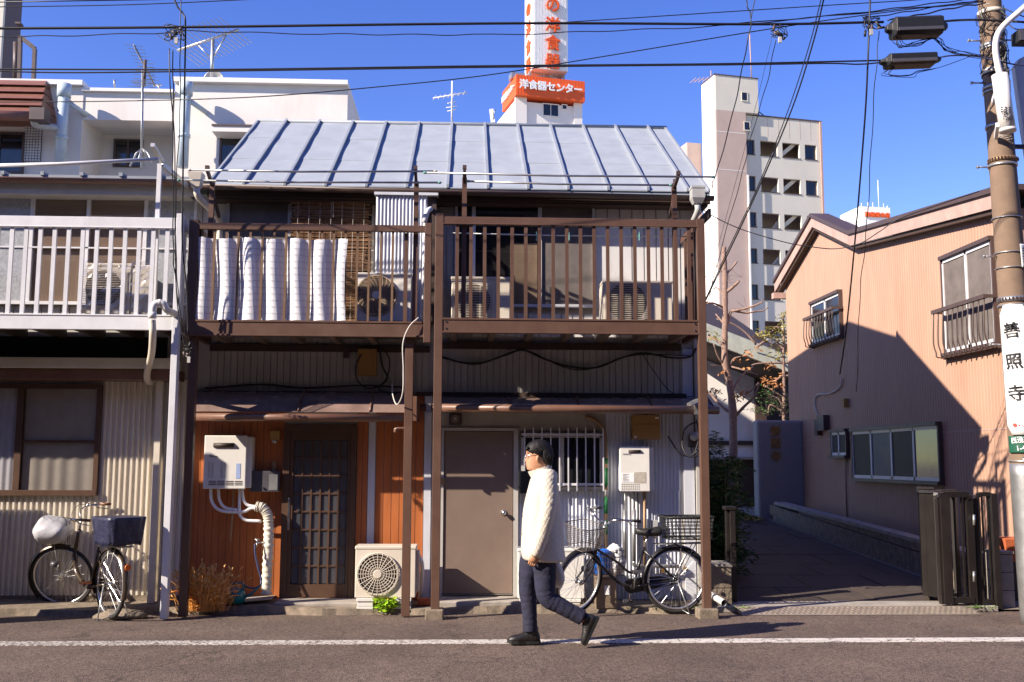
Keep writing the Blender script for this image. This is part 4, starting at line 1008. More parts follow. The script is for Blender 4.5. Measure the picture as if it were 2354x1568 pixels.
# --- tall apartment block with the stair windows
YT = 78.0; kt = YT/FPX
MT, pt = turned(1646, YT, 12)
ct = math.cos(R(12))
def zT(y, x=1646): return local(MT, x, y)[1]
v_ = lambda x: local(MT, x, 450)[0]
apt = empty('apartment_block', (pt.x, YT, 0), 'tall cream apartment block with open stair landings behind the bare tree', 'building')
def tt(name, mat, x0, x1, y0, y1, z0, z1): return tb(apt, name, mat, x0, x1, y0, y1, z0, z1, MT)
W1 = v_(1748)
tt('tower', M['cream_tile'], 0, W1, 0, 2.4, zT(252), zT(172)); tt('tower', M['pink_tile'], 0.01, v_(1718), -.0, 2.39, 0, zT(252))
tt('side_wall', M['far_white'], -.08, 0, .05, 2.4, 0, zT(253)); tt('side_wall', M['far_white'], -.08, 0, .05, 2.4, zT(253), zT(173))
tt('parapet', M['darkroof'], -.1, W1+.05, -.05, 2.5, zT(172), zT(170))
# main block: built as wall strips so that the landings are real openings
cols4 = [(1716, 1742), (1755, 1795), (1806, 1846), (1858, 1885)]
xe = v_(1897); ym0, ym1 = .35, 6.5
rows = []
r_h = (401-318); y_ = 318
while y_ < 1000: rows.append((y_, y_+34)); y_ += 83.4
ztopm = zT(266, 1760)
zprev = ztopm
sl = 0.0
for (ya_, yb_) in rows:
    z1, z0 = zT(ya_, 1728), zT(yb_, 1728)
    tt('wall', M['cream_tile'], v_(1718), xe, ym0, ym0+.25, z1, zprev)
    xs_ = [v_(1718)]
    for a, b in cols4: xs_ += [v_(a), v_(b)]
    xs_.append(xe); xs_ = xs_[1:] if False else xs_
    for i in range(0, len(xs_), 2):
        if xs_[i+1]-xs_[i] > .02: tt('pier', M['cream_tile'], xs_[i], xs_[i+1], ym0, ym0+.25, z0, z1)
    # sills and what the openings show
    for j, (a, b) in enumerate(cols4):
        A, Bx = v_(a), v_(b)
        tt('sill', M['darkroof'], A-.05, Bx+.05, ym0-.05, ym0+.02, z0-.06, z0)
        if j in (0, 3):
            twin(apt, A+.05, Bx-.05, z0+.05, z1-.05, ym0+.2, Mx=MT, panes=1, fm=M['darkroof'])
    # stair flight crossing the two middle openings
    A, Bx = v_(1755), v_(1846)
    for dz, yy_, nm in ((0, .9, 'stair_flight'),):
        mb = MB()
        xm = (A+Bx)/2
        for s_ in range(6):
            zz = z0-.1+ .16*s_
            mb.bar((A+.7+.14*s_, 1.1, z0-.5+0*s_), (xm-.0+.14*s_, 1.1, z1-.4), .05, .10, up=(0, 1, 0))
        mb.xform(MT).build('stair_baluster', M['far_white'], apt)
        MB().bar((xm+.1, 1.0, z0+.1), (Bx+.3, 1.0, z1+.55), .3, .5, up=(0, 1, 0)).xform(MT).build('stair_flight', M['cream_tile'], apt)
        MB().bar((xm-.5, 1.6, z0-.4), (Bx+.1, 1.6, z1+.1), .05, .12, up=(0, 1, 0)).xform(MT).build('stair_string', M['far_white'], apt)
    zprev = z0
tt('wall', M['cream_tile'], v_(1718), xe, ym0, ym0+.25, 0, zprev)
tt('inner_wall', M['pink_tile'], v_(1718), xe, 2.6, ym1, 0, ztopm)
tt('end_wall', M['pink_tile'], xe-.25, xe, ym0+.25, ym1, 0, ztopm); tt('roof_slab', M['darkroof'], v_(1748), xe+.05, ym0-.05, ym1, ztopm, ztopm+.12)
MB().bar((xe-.1, ym0-.1, 0), (xe-.1, ym0-.1, ztopm), .18, .12).xform(MT).build('downpipe', M['pinktrim'], apt)
MB().bar((v_(1718), -.12, 0), (v_(1718), -.12, zT(398)), .12, .12).xform(MT).build('downpipe', M['far_white'], apt)
twin(apt, v_(1710), v_(1722), zT(225), zT(207), 0, Mx=MT, panes=1, fm=M['cream_tile']); twin(apt, v_(1714), v_(1726), zT(293), zT(275), -.02, Mx=MT, panes=1, fm=M['cream_tile'])
tt('joint_band', M['far_white'], 0, v_(1716), -.012, 0, zT(301)-.05, zT(301)); tt('joint_band', M['far_white'], 0, v_(1716), -.012, 0, zT(388)-.05, zT(388))
# panel joints on the cream wall
mb = MB()
for i in range(1, 6): x = v_(1748)+(xe-v_(1748))*i/6; mb.box(x-.02, x+.02, ym0-.008, ym0, zT(300), ztopm)
mb.xform(MT).build('panel_joint', M['pink_tile'], apt)
# grey side wing on the left, with vents and a railing
tt('side_wing', M['pink_tile'], -1.35, -.09, 2.6, 9, 0, zT(308))
mb = MB()
mb.bar((v_(1748), 1.2, ztopm+.1), (v_(1748), 1.2, ztopm+1.3), .06, .06); mb.bar((v_(1748), 1.2, ztopm+1.2), (v_(1790), 1.2, ztopm+.1), .06, .06); mb.bar((v_(1765), 1.2, ztopm+.1), (v_(1765), 1.2, ztopm+.8), .06, .06)
mb.xform(MT).build('roof_rail', M['darkroof'], apt)
mb = MB(); mb.cyl((v_(1742), .6, zT(170)), (v_(1740), .6, zT(60)), .045, 6); mb.cyl((v_(1655), 1.2, zT(170)), (v_(1655), 1.2, zT(150)), .04, 6)
mb.bar((v_(1612), 1.2, zT(177)), (v_(1690), 1.2, zT(163)), .04, .04)
for i in range(9):
    x = v_(1612+78*i/8); z = zT(177)+(zT(163)-zT(177))*i/8; mb.bar((x, .6, z), (x, 1.8, z), .03, .03)
mb.xform(MT).build('roof_aerial', M['pinktrim'], apt)

# --- distant white building with five orange characters
YF = 150; kf = YF/FPX
MF, pf = turned(1970, YF, 8)
zF = lambda y: local(MF, 1990, y)[1]
dist_ = empty('distant_white_building', (pf.x, YF, 0), 'distant white building with a row of orange characters on its roof box', 'building')
tb(dist_, 'roof_box', M['signwhite'], 0, local(MF, 2046, 500)[0], 0, 6, zF(520), zF(475), MF)
tb(dist_, 'side_face', M['signwhite'], -.1, 0, .1, 6, zF(520), zF(477), MF)
tb(dist_, 'wall', M['far_white'], -12, 30, .5, 20, 0, zF(508), MF)
q = MF @ Vector(((2013-1970)*kf, -.15, zF(494))); text('高橋總本店', .78, q, M['orange'], dist_, rot=Matrix.Rotation(R(8), 3, 'Z') @ Matrix.Rotation(R(90), 3, 'X'), ext=.1, bold=.03, spacing=1.15, name='sign_lettering')
mb = MB()
for x, h in ((.5, .7), (1.6, .9), (2.4, .9), (3.4, 4.5), (4.2, .8), (4.8, .5)): mb.cyl((x, .5, zF(476)), (x, .5, zF(476)+h), .05, 6)
mb.xform(MF).build('roof_aerial', M['signwhite'], dist_)

# --- temple hall behind the tree
YH = 25.0
th = empty('temple_hall', (px(1740, 1000, YH), YH, 0), 'white walled temple hall with a sloping pale green roof edge behind the bare tree', 'building')
B(th, 'wall', M['far_white'], 1560, 1742, 790, 1052, YH, YH+6)
B(th, 'wall', M['darkwood'], 1742, 1850, 790, 1180, YH+.6, YH+6)
B(th, 'base_wall', M['darkwood'], 1560, 1742, 1056, 1180, YH+.02, YH+6)
B(th, 'pillar', M['darkwood'], 1738, 1762, 770, 1180, YH-.12, YH+.1); B(th, 'beam', M['darkwood'], 1560, 1738, 1013, 1023, YH-.08, YH)
B(th, 'beam', M['steel'], 1560, 1740, 1050, 1056, YH-.14, YH)
M['verdigris'] = pm('pale_green_roof_edge', (.40, .42, .36), .6, dirt=.3)
A1, A2 = at(1560, 718, YH-2.2), at(1850, 832, YH-2.2); B1, B2 = at(1560, 762, YH-2.2), at(1850, 872, YH-2.2)
MB().hexa([B1, B2, B2+Vector((0, .3, 0)), B1+Vector((0, .3, 0)), A1, A2, A2+Vector((0, .3, 0)), A1+Vector((0, .3, 0))]).build('roof_edge', M['verdigris'], th)
MB().hexa([B1+Vector((0, .3, 0)), B2+Vector((0, .3, 0)), B2+Vector((0, 8, .6)), B1+Vector((0, 8, .6)), A1+Vector((0, .3, 0)), A2+Vector((0, .3, 0)), A2+Vector((0, 8, 2.5)), A1+Vector((0, 8, 2.5))]).build('roof', M['darkwood'], th)
MB().hexa([at(1560, 762, YH-2.2), at(1850, 872, YH-2.2), at(1850, 872, YH-2.2)+Vector((0, 3.0, 0)), at(1560, 762, YH-2.2)+Vector((0, 3.0, 0)), at(1560, 759, YH-2.2), at(1850, 869, YH-2.2), at(1850, 869, YH-2.2)+Vector((0, 3.0, .1)), at(1560, 759, YH-2.2)+Vector((0, 3.0, .1))]).build('soffit', M['darkwood'], th)
# hedge-like dark mass closing the yard behind
# ================================================================== THINGS ON THE HOUSES
def thing(name, p, label, cat, group=None): return empty(name, p, label, cat, group)
# ---- awnings
def awning_curve(x0, x1, zw, yg, zg, mat, parent, bulge, ribs, rm):
    """sheet from the wall (YW, zw) to the gutter (yg, zg), bowed upward"""
    prof = []
    n = 8
    for i in range(n+1):
        t = i/n; y = YW+(yg-YW)*t; z = zw+(zg-zw)*t+bulge*math.sin(math.pi*t)**.8*(1 if t > 0 else 0)
        prof.append((y, z))
    edges = [x0]+ribs+[x1]
    for a, b in zip(edges, edges[1:]):
        mb = MB(); R_ = []
        for x in (a+.004, b-.004): R_.append([(x, y, z) for y, z in prof]+[(x, y, z-.004) for y, z in prof[::-1]])
        mb.rings(R_, smooth=False); mb.build('awning_sheet', mat, parent)
    for x in ribs+[x0, x1]:
        mb = MB(); mb.tube([(x, y, z+.006) for y, z in prof], .014, 6); mb.build('rib', rm, parent)
awL = thing('awning', (px(690, 960, 10.93), 10.93, 2.1), 'smoked curved awning with a long brown gutter over the orange boarded front', 'awning')
yg = 10.85; zg = pz(690, 953, yg)
xr = [px(x, 930, 11.05) for x in (693, 855)]
awning_curve(px(440, 930, 11.0), px(950, 930, 11.0), pz(690, 903, YW), yg, zg+.03, M['awn'], awL, .075, xr, M['gutter'])
zg = pz(690, 960, yg)
MB().cyl((px(434, 960, yg), yg-.03, zg+.0), (px(928, 960, yg), yg-.03, zg+.0), .042, 14).build('gutter', M['gutter'], awL)
bx('end_cap', M['gutter'], awL, px(948, 940, yg), px(958, 940, yg), yg-.08, YW, zg-.03, pz(950, 912, yg))
MB().tube(spline([(px(945, 985, yg), yg, pz(930, 985, yg)), (px(912, 985, yg), yg, pz(930, 985, yg)), (px(909, 985, yg), yg, pz(910, 990, yg)-.02)], 4), .02, 8).build('drain_stub', M['gutter'], awL)
awR = thing('awning', (px(1330, 940, 10.78), 10.78, 2.1), 'flat brown awning with a wide gutter over the taupe door and barred window', 'awning')
yg = 10.94; zg = pz(1330, 941, yg)
xr = [px(x, 925, 10.9) for x in (1170, 1330, 1500)]
awning_curve(px(1000, 930, 10.9), px(1640, 930, 10.9), pz(1330, 914, YW), yg, zg+.035, M['awn'], awR, .035, xr, M['gutter'])
bx('lit_edge', M['siding'], awR, px(1012, 930, yg), px(1646, 930, yg), yg-.0, yg+.02, zg+.034, zg+.052)  # pale strip paints the sunlit line along the awning's front
MB().cyl((px(965, 941, yg), yg-.03, zg+.006), (px(1650, 941, yg), yg-.03, zg-.004), .043, 14).build('gutter', M['gutter'], awR)
for x in (985, 1598): bx('gutter_clamp', M['steel'], awR, px(x, 941, yg)-.025, px(x, 941, yg)+.025, yg-.08, yg+.02, zg-.05, zg+.05)
# gable board of the awning seen at its right end, and the two grey slats beside it
MB().bar((px(1583, 928, 10.76), 10.76, pz(1583, 930, 10.76)), (px(1608, 917, 10.9), 10.9, pz(1608, 917, 10.9)), .05, .03).build('grey_flashing', M['steel'], awR)

# ---- air conditioner outdoor units
def ac_unit(x0, x1, y0, y1, Y, label, style='ring', fan=None, fr=None, depth=.29, mat='ac', feet='block', group='outdoor air conditioner units', wrap=False):
    a, b, c, d = rect(x0, x1, y0, y1, Y)
    t = thing('air_conditioner', ((a+b)/2, Y, c), label, 'air conditioner', group)
    MB().box(a, b, Y, Y+depth, c, d).box(a-.006, b+.006, Y-.006, Y+depth+.004, d-.03, d+.004).build('case', M[mat], t, .008)
    fx, fz = px(fan[0], fan[1], Y), pz(fan[0], fan[1], Y); r = fr
    mb = MB(); mb.cyl((fx, Y-.004, fz), (fx, Y-.001, fz), r, 36); mb.build('fan_opening', M['ac_dark'], t)
    mb = MB()
    for k in range(3):
        a0 = k*2.094+.5; P = []
        for s_ in range(7): P.append((fx+r*.9*math.cos(a0+s_*.15), fz+r*.9*math.sin(a0+s_*.15)))
        pts_ = [(fx, Y-.008, fz)]+[(x, Y-.007, z) for x, z in P]; n = mb.pts(pts_)
        for i in range(1, 7): mb.face((n, n+i, n+i+1))
    mb.build('fan_blade', M['darkroof'], t)
    mb = MB(); yq = Y-.022
    if style == 'ring' or style == 'web':
        for k in range(1, 8 if style == 'ring' else 12):
            rr = r*(k+.6)/(8 if style == 'ring' else 12); mb.tube([(fx+rr*math.cos(q), yq, fz+rr*math.sin(q)) for q in [i*2*math.pi/28 for i in range(28)]], .0026, 4, closed=True)
        for k in range(24):
            q = k*2*math.pi/24
            if style == 'web': mb.tube([(fx+r*(.2+.8*s_/5)*math.cos(q+.10*s_), yq-.002, fz+r*(.2+.8*s_/5)*math.sin(q+.10*s_)) for s_ in range(6)], .003, 4)
            else: mb.tube([(fx+r*.18*math.cos(q), yq-.002, fz+r*.18*math.sin(q)), (fx+r*math.cos(q), yq-.002, fz+r*math.sin(q))], .0028, 4)
        mb.tube([(fx+r*math.cos(q), yq+.006, fz+r*math.sin(q)) for q in [i*2*math.pi/40 for i in range(40)]], .008, 6, closed=True)
    else:
        n = 22
        for k in range(n):
            z = fz-r*1.02+2.04*r*k/(n-1); hw = r*1.15
            mb.tube([(fx-hw, yq, z), (fx+hw, yq, z)], .0035, 4)
        for x in (-1.15, -.4, .4, 1.15): mb.tube([(fx+x*r, yq+.003, fz-r*1.02), (fx+x*r, yq+.003, fz+r*1.02)], .004, 4)
    g = mb.build('fan_grille', M[mat], t)
    if style != 'slat': MB().cyl((fx, Y-.03, fz), (fx, Y-.018, fz), r*.2, 20).build('hub_cap', M[mat], t, .003)
    if feet == 'block':
        for xq in (a+.08, b-.16):
            MB().box(xq-.06, xq+.12, Y-.02, Y+depth+.02, c-.035, c-.003).box(xq-.05, xq+.11, Y-.01, Y+depth, c-.085, c-.038).box(xq-.055, xq+.115, Y-.015, Y+depth, c-.115, c-.088).build('foot_block', M['ac_white'], t, .004)
    else:
        for xq in (a+.08, b-.14): bx('foot', M['steel'], t, xq, xq+.06, Y+.02, Y+depth-.02, c-.04, c)
    return t, (a, b, c, d)
t, q = ac_unit(816, 955, 1256, 1374, 10.82, 'cream air conditioner unit standing on white blocks beside the lattice door', 'ring', (868, 1319), .212)
MB().box(q[1], q[1]+.035, 10.88, 11.05, q[2]+.05, q[3]-.05).build('pipe_cover', M['ac'], t, .01)
MB().tube(spline([(q[1]+.02, 10.95, q[3]-.1), (q[1]+.06, 11.0, q[3]-.2), (q[1]+.05, 11.15, q[2]+.1), (q[1]+.02, 11.3, .06)], 5), .02, 8).build('pipe', M['whitecloth'], t)
t, q = ac_unit(819, 945, 628, 738, 10.95, 'white air conditioner with a brown web like fan grille on the left brown balcony', 'web', (865, 679), .215, mat='ac_white', feet='foot')
M['bronze_grille'] = pm('tarnished_grille', (.48, .36, .25), .5)
for c_ in t.children:
    if c_.name.startswith('fan_grille'): c_.data.materials[0] = M['bronze_grille']
t, q = ac_unit(1037, 1172, 637, 738, 10.98, 'shaded air conditioner below the navy curtain at the left of the right balcony', 'slat', (1087, 692), .19, feet='foot')
t, q = ac_unit(1385, 1545, 646, 738, 10.90, 'sunlit air conditioner against the ribbed siding at the right of the right balcony', 'slat', (1441, 694), .21, feet='foot')
t, q = ac_unit(198, 300, 606, 722, 10.95, 'air conditioner wrapped in clear film on the white balcony', 'slat', (238, 662), .19, feet='foot')
M['film'] = glass('clear_plastic_film', (.9, .9, .92), .12, .12)
mb = MB(); rr_ = random.Random(5)
for i in range(14):
    for j in range(10):
        pass
def crumple(x0, x1, y, z0, z1, nx, nz, amp, seed):
    r_ = random.Random(seed); mb = MB()
    for j in range(nz+1):
        for i in range(nx+1): mb.v.append((x0+(x1-x0)*i/nx, y-r_.uniform(0, amp), z0+(z1-z0)*j/nz))
    for j in range(nz):
        for i in range(nx): n = j*(nx+1)+i; mb.face((n, n+1, n+nx+2, n+nx+1))
    return mb
crumple(q[0]-.03, q[1]+.26, 10.93, q[2], q[3]+.03, 16, 12, .03, 4).build('plastic_wrap', M['film'], t)
bx('side_case', M['ac'], t, q[1]+.002, q[1]+.2, 10.96, 11.22, q[2], q[3]-.01, .006)
t, q = ac_unit(1190, 1343, 1262, 1376, 10.95, 'white air conditioner behind the walking person, half hidden by the bicycle wheel', 'ring', (1243, 1320), .20, mat='ac_white')
# ---- gas water heaters
def heater(x0, x1, y0, y1, Y, label, vent, side=True, mat='ac_white'):
    a, b, c, d = rect(x0, x1, y0, y1, Y)
    t = thing('water_heater', ((a+b)/2, Y, c), label, 'water heater', 'gas water heaters')
    MB().box(a, b, Y, Y+.03, c, d).box(a+.01, b+.045, Y+.032, YW-.013, c+.01, d-.01).build('case', M[mat], t, .010)
    vx0, vx1, vz0, vz1 = rect(*vent, Y)
    MB().tube([(vx0+.015, Y-.002, (vz0+vz1)/2), (vx1-.015, Y-.002, (vz0+vz1)/2)], (vz1-vz0)/2, 10).build('vent_slot', M['ac_dark'], t)
    return t, (a, b, c, d)
Yh = 11.12
t, q = heater(468, 566, 1001, 1124, Yh, 'white water heater with corner lit by sun on the orange boards', (488, 541, 1018, 1029))
mb = MB()
for j in range(3):
    z = q[2]+.022+.018*j+.02
    for k in range(4): xk = q[0]+.06+k*.092; mb.box(xk, xk+.078, Yh-.004, Yh+.0, z, z+.007)
mb.build('louvre', M['ac_dark'], t)
M['print'] = pm('faint_grey_print', (.22, .22, .26), .6, bump=0); M['printblue'] = pm('pale_blue_label', (.30, .38, .60), .5, bump=0)
bx('label_sticker', M['printblue'], t, q[1]-.105, q[1]-.06, Yh-.003, Yh, q[2]+.11, q[2]+.27)
mb = MB()
for i in range(4):
    for j in range(14):
        xk = q[0]+.05+i*.035+(0 if i < 2 else .06); z = q[2]+.12+j*.012; mb.box(xk, xk+.022, Yh-.0025, Yh, z, z+.004)
mb.build('small_print', M['print'], t)
text('Paloma', .030, (q[0]+.10, Yh-.003, pz(505, 1049, Yh)), M['ink'], t, ext=.001, name='maker_name')
# pipes below the first heater, wrapped
def pipe(name, pts, r, mat, parent, n=8, k=5):
    return MB().tube(spline(pts, k), r, n).build(name, mat, parent)
A = lambda x, y, Y=11.22: at(x, y, Y)
pipe('pipe', [A(485, 1124), A(486, 1150), A(500, 1170), A(528, 1177), A(560, 1176), A(578, 1168), A(600, 1168)], .017, M['whitecloth'], t)
pipe('pipe', [A(502, 1124), A(504, 1148), A(516, 1166), A(545, 1172)], .016, M['whitecloth'], t)
pipe('pipe', [A(551, 1124), A(550, 1170), A(552, 1185), A(566, 1196), A(600, 1198)], .017, M['whitecloth'], t)
pipe('pipe', [A(556, 1124), A(560, 1150), A(572, 1162), A(600, 1166)], .017, M['whitecloth'], t)
M['brass'] = pm('dull_brass', (.30, .19, .10), .5, metal=.3)
pipe('gas_pipe', [A(536, 1124), A(536, 1150), A(533, 1200), A(528, 1248)], .011, M['brass'], t)
M['wrap'] = pm('mouldy_pipe_wrap', (.66, .62, .52), .8, var=.15, scale=14, dirt=.75, dirtcol=(.26, .22, .13), bump=.6, bscale=30, bdist=.01)
P = spline([A(588, 1164, 11.2), A(604, 1168, 11.2), A(614, 1182, 11.2), A(617, 1200, 11.2), A(617, 1250, 11.2), A(614, 1310, 11.2), A(612, 1366, 11.2)], 14)
MB().tube(P, [.052+.006*math.sin(i*1.9)+.003*math.sin(i*5.1) for i in range(len(P))], 12).build('wrapped_riser', M['wrap'], t)
tap = thing('garden_tap', A(598, 1250, 11.2), 'small metal tap with a hose beside the wrapped pipe', 'tap')
MB().cyl(A(607, 1247, 11.17), A(590, 1247, 11.14), .008).cyl(A(590, 1238, 11.14), A(590, 1250, 11.14), .009).cyl(A(584, 1240, 11.14), A(596, 1240, 11.14), .005).tube(spline([A(594, 1247, 11.14), A(590, 1250, 11.13), A(589, 1256, 11.13)], 3), .009, 8).build('spout', M['chrome'], tap)
M['hose'] = pm('dark_blue_hose', (.035, .04, .10), .35, bump=0)
hs_ = [A(586, 1250, 11.12), A(586, 1270, 11.1), A(592, 1300, 11.08), A(600, 1332, 11.05), A(598, 1346, 11.02), A(585, 1352, 11.0), A(570, 1350, 10.98), A(560, 1343, 10.95)]
pipe('hose', hs_, .011, M['hose'], tap, k=8)
t, q = heater(1424, 1494, 1026, 1130, Yh+.03, 'white water heater with a dotted lower vent on the corrugated wall', (1441, 1475, 1034, 1041))
mb = MB()
for i in range(10):
    for j in range(3): x = px(1430+i*4.3, 1118, Yh+.03); z = pz(1450, 1114+j*5, Yh+.03); mb.cyl((x, Yh+.028, z), (x, Yh+.031, z), .0055, 8)
mb.build('vent_hole', M['ac_dark'], t)
Yp_ = Yh+.03
bx('label_sticker', M['signwhite'], t, px(1429, 1100, Yp_), px(1457, 1100, Yp_), Yp_-.003, Yp_, pz(1450, 1109, Yp_), pz(1450, 1088, Yp_))
M['sticker2'] = pm('tan_grey_label', (.42, .38, .32), .6, var=.3, scale=90, bump=0)
bx('label_sticker', M['sticker2'], t, px(1458, 1100, Yp_), px(1484, 1100, Yp_), Yp_-.003, Yp_, pz(1450, 1110, Yp_), pz(1450, 1085, Yp_))
mb = MB()
for j in range(6): mb.box(px(1431, 1100, Yp_), px(1431+random.choice((9, 14, 20)), 1100, Yp_), Yp_-.0045, Yp_-.003, pz(1450, 1091+j*3, Yp_), pz(1450, 1090.2+j*3, Yp_))
mb.build('small_print', M['ink'], t)
text('NORITZ', .024, (px(1440, 1044, Yp_), Yp_-.003, pz(1440, 1044, Yp_)), M['print'], t, ext=.001, name='maker_name')
for x in (1436, 1457):
    MB().tube([A(x, 1130, 11.25), A(x, 1175, 11.25)], .009, 6).tube([A(x, 1172, 11.25), A(x, 1290, 11.25)], .021, 8).build('pipe', M['steel'], t)
MB().tube(spline([A(1457, 1290, 11.25), A(1459, 1300, 11.25), A(1480, 1300, 11.25), A(1560, 1302, 11.25)], 4), .02, 8).build('pipe', M['steel'], t)
MB().tube([A(1481, 1130, 11.24), A(1481, 1300, 11.24)], .015, 8).build('gas_pipe', M['brass'], t)
MB().tube(spline([A(1465, 1132, 11.24), A(1466, 1180, 11.24), A(1468, 1240, 11.24), A(1471, 1330, 11.24)], 5), .005, 5).build('cord', M['cable'], t)
# ---- boxes on the wall
def wallbox(name, x0, x1, y0, y1, Y, mat, label, cat, lid=True, bevel=.006, group=None):
    a, b, c, d = rect(x0, x1, y0, y1, Y); t = thing(name, ((a+b)/2, Y, c), label, cat, group)
    bx('case', mat, t, a, b, Y+.012, YW-.0, c, d, bevel); bx('lid', mat, t, a-.006, b+.006, Y, Y+.011, c-.006, d+.006, .003)
    return t, (a, b, c, d)
wallbox('meter_box', 823, 864, 803, 862, 11.22, M['mustard'], 'tan meter box high on the shaded siding over the orange front', 'meter box')
t, q = wallbox('meter_box', 1455, 1516, 955, 1009, 11.20, M['mustard'], 'tan meter box over the water heater on the corrugated wall', 'meter box')
bx('lid_joint', M['ink'], t, q[0], q[1], 11.197, 11.2, pz(1480, 975, 11.2)-.002, pz(1480, 975, 11.2)+.002); bx('sticker', M['signwhite'], t, q[0]+.012, q[0]+.035, 11.196, 11.2, q[2]+.012, q[2]+.032); bx('sticker', M['signwhite'], t, q[1]-.05, q[1]-.01, 11.196, 11.2, q[3]-.035, q[3]-.018)
M['darkgrey'] = pm('dark_grey_enamel', (.075, .07, .08), .35)
t, q = wallbox('mailbox', 575, 640, 1084, 1129, 11.2, M['darkgrey'], 'grey letter box beside the water heater on the orange boards', 'mailbox')
bx('name_plate', M['steel'], t, px(618, 1105, 11.2), px(638, 1105, 11.2), 11.194, 11.2, q[2]+.01, q[3]-.03); MB().cyl((px(605, 1124, 11.2), 11.185, pz(605, 1122, 11.2)), (px(605, 1124, 11.2), 11.2, pz(605, 1122, 11.2)), .012, 12).build('lock', M['chrome'], t)
t, q = wallbox('mailbox', 1192, 1236, 1084, 1133, 11.2, M['black'], 'black letter box behind the shoulder of the walking person', 'mailbox')
t, q = wallbox('junction_box', 1496, 1511, 1197, 1219, 11.27, M['grey_pvc'], 'small grey switch box low on the corrugated wall', 'box')
t, q = wallbox('speaker_box', 1033, 1060, 950, 976, 11.27, M['darkroof'], 'small dark square horn box over the taupe door', 'box')
MB().cyl((px(1046, 963, 11.27), 11.255, pz(1046, 963, 11.27)), (px(1046, 963, 11.27), 11.27, pz(1046, 963, 11.27)), .045, 18).build('cone', M['steel_door'], t); MB().cyl((px(1046, 963, 11.27), 11.25, pz(1046, 963, 11.27)), (px(1046, 963, 11.27), 11.256, pz(1046, 963, 11.27)), .014, 12).build('cone_cap', M['siding'], t)
t, q = wallbox('doorbell', 1013, 1022, 1100, 1113, 11.29, M['brass'], 'tiny brass bell push beside the taupe door', 'doorbell', group=None)
t, q = wallbox('name_plate', 626, 633, 1062, 1088, 11.31, M['brass'], 'narrow tan name plate on the orange boards left of the lattice door', 'name plate')
t, q = wallbox('wall_lamp', 622, 640, 991, 1010, 11.22, M['mustard'], 'small tan porch lamp under the awning left of the lattice door', 'lamp')
MB().ball((px(631, 1014, 11.25), 11.25, pz(631, 1014, 11.25)), .03, 6).build('bulb', M['steel'], t)
t, q = wallbox('electric_meter', 1588, 1602, 998, 1028, 11.18, M['darkroof'], 'dark electric meter among loose cables at the right corner', 'meter')
M['clearcap'] = M['steel']
MB().ball((px(1595, 1000, 11.15), 11.15, pz(1595, 1003, 11.15)), .05, 8).build('dial', M['grey_pvc'], t)
t, q = wallbox('junction_box', 790, 801, 800, 822, 11.28, M['darkroof'], 'small brown switch box left of the tan meter box', 'box')
# taped gas pipe
M['greentape'] = pm('green_tape', (.02, .20, .06), .5)
gp = thing('gas_pipe', A(1392, 1180, 11.27), 'upright pipe with green tape bands between window and heater', 'pipe')
MB().tube(spline([at(1345, 958, 11.29), at(1365, 965, 11.29), at(1382, 980, 11.28), at(1390, 1000, 11.28), at(1392, 1030, 11.28), at(1392, 1120, 11.28), at(1392, 1240, 11.28), at(1393, 1330, 11.28)], 5), .021, 10).build('riser', M['brass'], gp)
for y0, y1, m_ in ((1054, 1066, 'greentape'), (1076, 1118, 'greentape'), (1126, 1142, 'siding'), (1142, 1180, 'greentape'), (1196, 1228, 'greentape')):
    MB().cyl(at(1392, y0, 11.28), at(1392, y1, 11.28), .0245, 10).build('tape_band', M[m_], gp)
# corrugated metal locker on the left balcony
a, b, c, d = rect(862, 980, 450, 738, 11.02)
lk = thing('corrugated_locker', ((a+b)/2, 11.02, c), 'narrow enclosure of bright corrugated sheet on the left brown balcony', 'locker')
mb = MB(); corr(mb, a, b, 11.02, c, d, .040, .014); mb.build('corrugated_sheet', M['corr_white'], lk)
bx('core', M['siding'], lk, a, b, 11.022, YW-.03, c, d-.005); bx('cap', M['corr_white'], lk, a-.02, b+.12, 10.98, YW-.025, d, d+.03)
bx('side_panel', M['darkwood'], lk, b, b+.10, 11.04, YW-.03, c, d)
MB().tube(spline([at(975, 512, 10.9), at(981, 488, 10.9), at(987, 482, 10.95), at(991, 480, 11.1)], 4), .028, 10).tube([at(976, 510, 10.9), at(972, 738, 10.92)], .02, 8).build('pipe', M['whitecloth'], lk)
# ---- reed screen tied inside the left balcony
def reedmat():
    m_, t, b = new_mat('white_reed'); L = t.links.new
    g = node(t, 'ShaderNodeNewGeometry'); wv = node(t, 'ShaderNodeTexWave', Scale=28.0, Distortion=0.0, bands_direction='X'); L(g.outputs['Position'], wv.inputs['Vector'])
    n = node(t, 'ShaderNodeTexNoise', Scale=5.0, Detail=5.0); L(g.outputs['Position'], n.inputs['Vector'])
    cr = node(t, 'ShaderNodeValToRGB'); e = cr.color_ramp.elements; e[0].position = .05; e[0].color = (.58, .56, .60, 1); e[1].position = .3; e[1].color = (.80, .79, .81, 1); L(wv.outputs['Fac'], cr.inputs[0])
    L(cr.outputs[0], b.inputs['Base Color']); b.inputs['Roughness'].default_value = .6
    bp = node(t, 'ShaderNodeBump', Strength=.6, Distance=.004); L(wv.outputs['Fac'], bp.inputs['Height']); L(bp.outputs[0], b.inputs['Normal']); return m_
M['reedwhite'] = reedmat()
Yr = YL+.027
xs0, xs1 = px(452, 640, Yr), px(797, 640, Yr); zs0, zs1 = pz(620, 736, Yr), pz(620, 549, Yr)
sc_ = thing('reed_screen', ((xs0+xs1)/2, Yr, zs0), 'white plastic reed screen woven in and out of the bars of the left brown balcony', 'screen')
bsp = (px(901, 640, YL)-px(488.5, 640, YL))/15; bfirst = px(488.5, 640, YL)
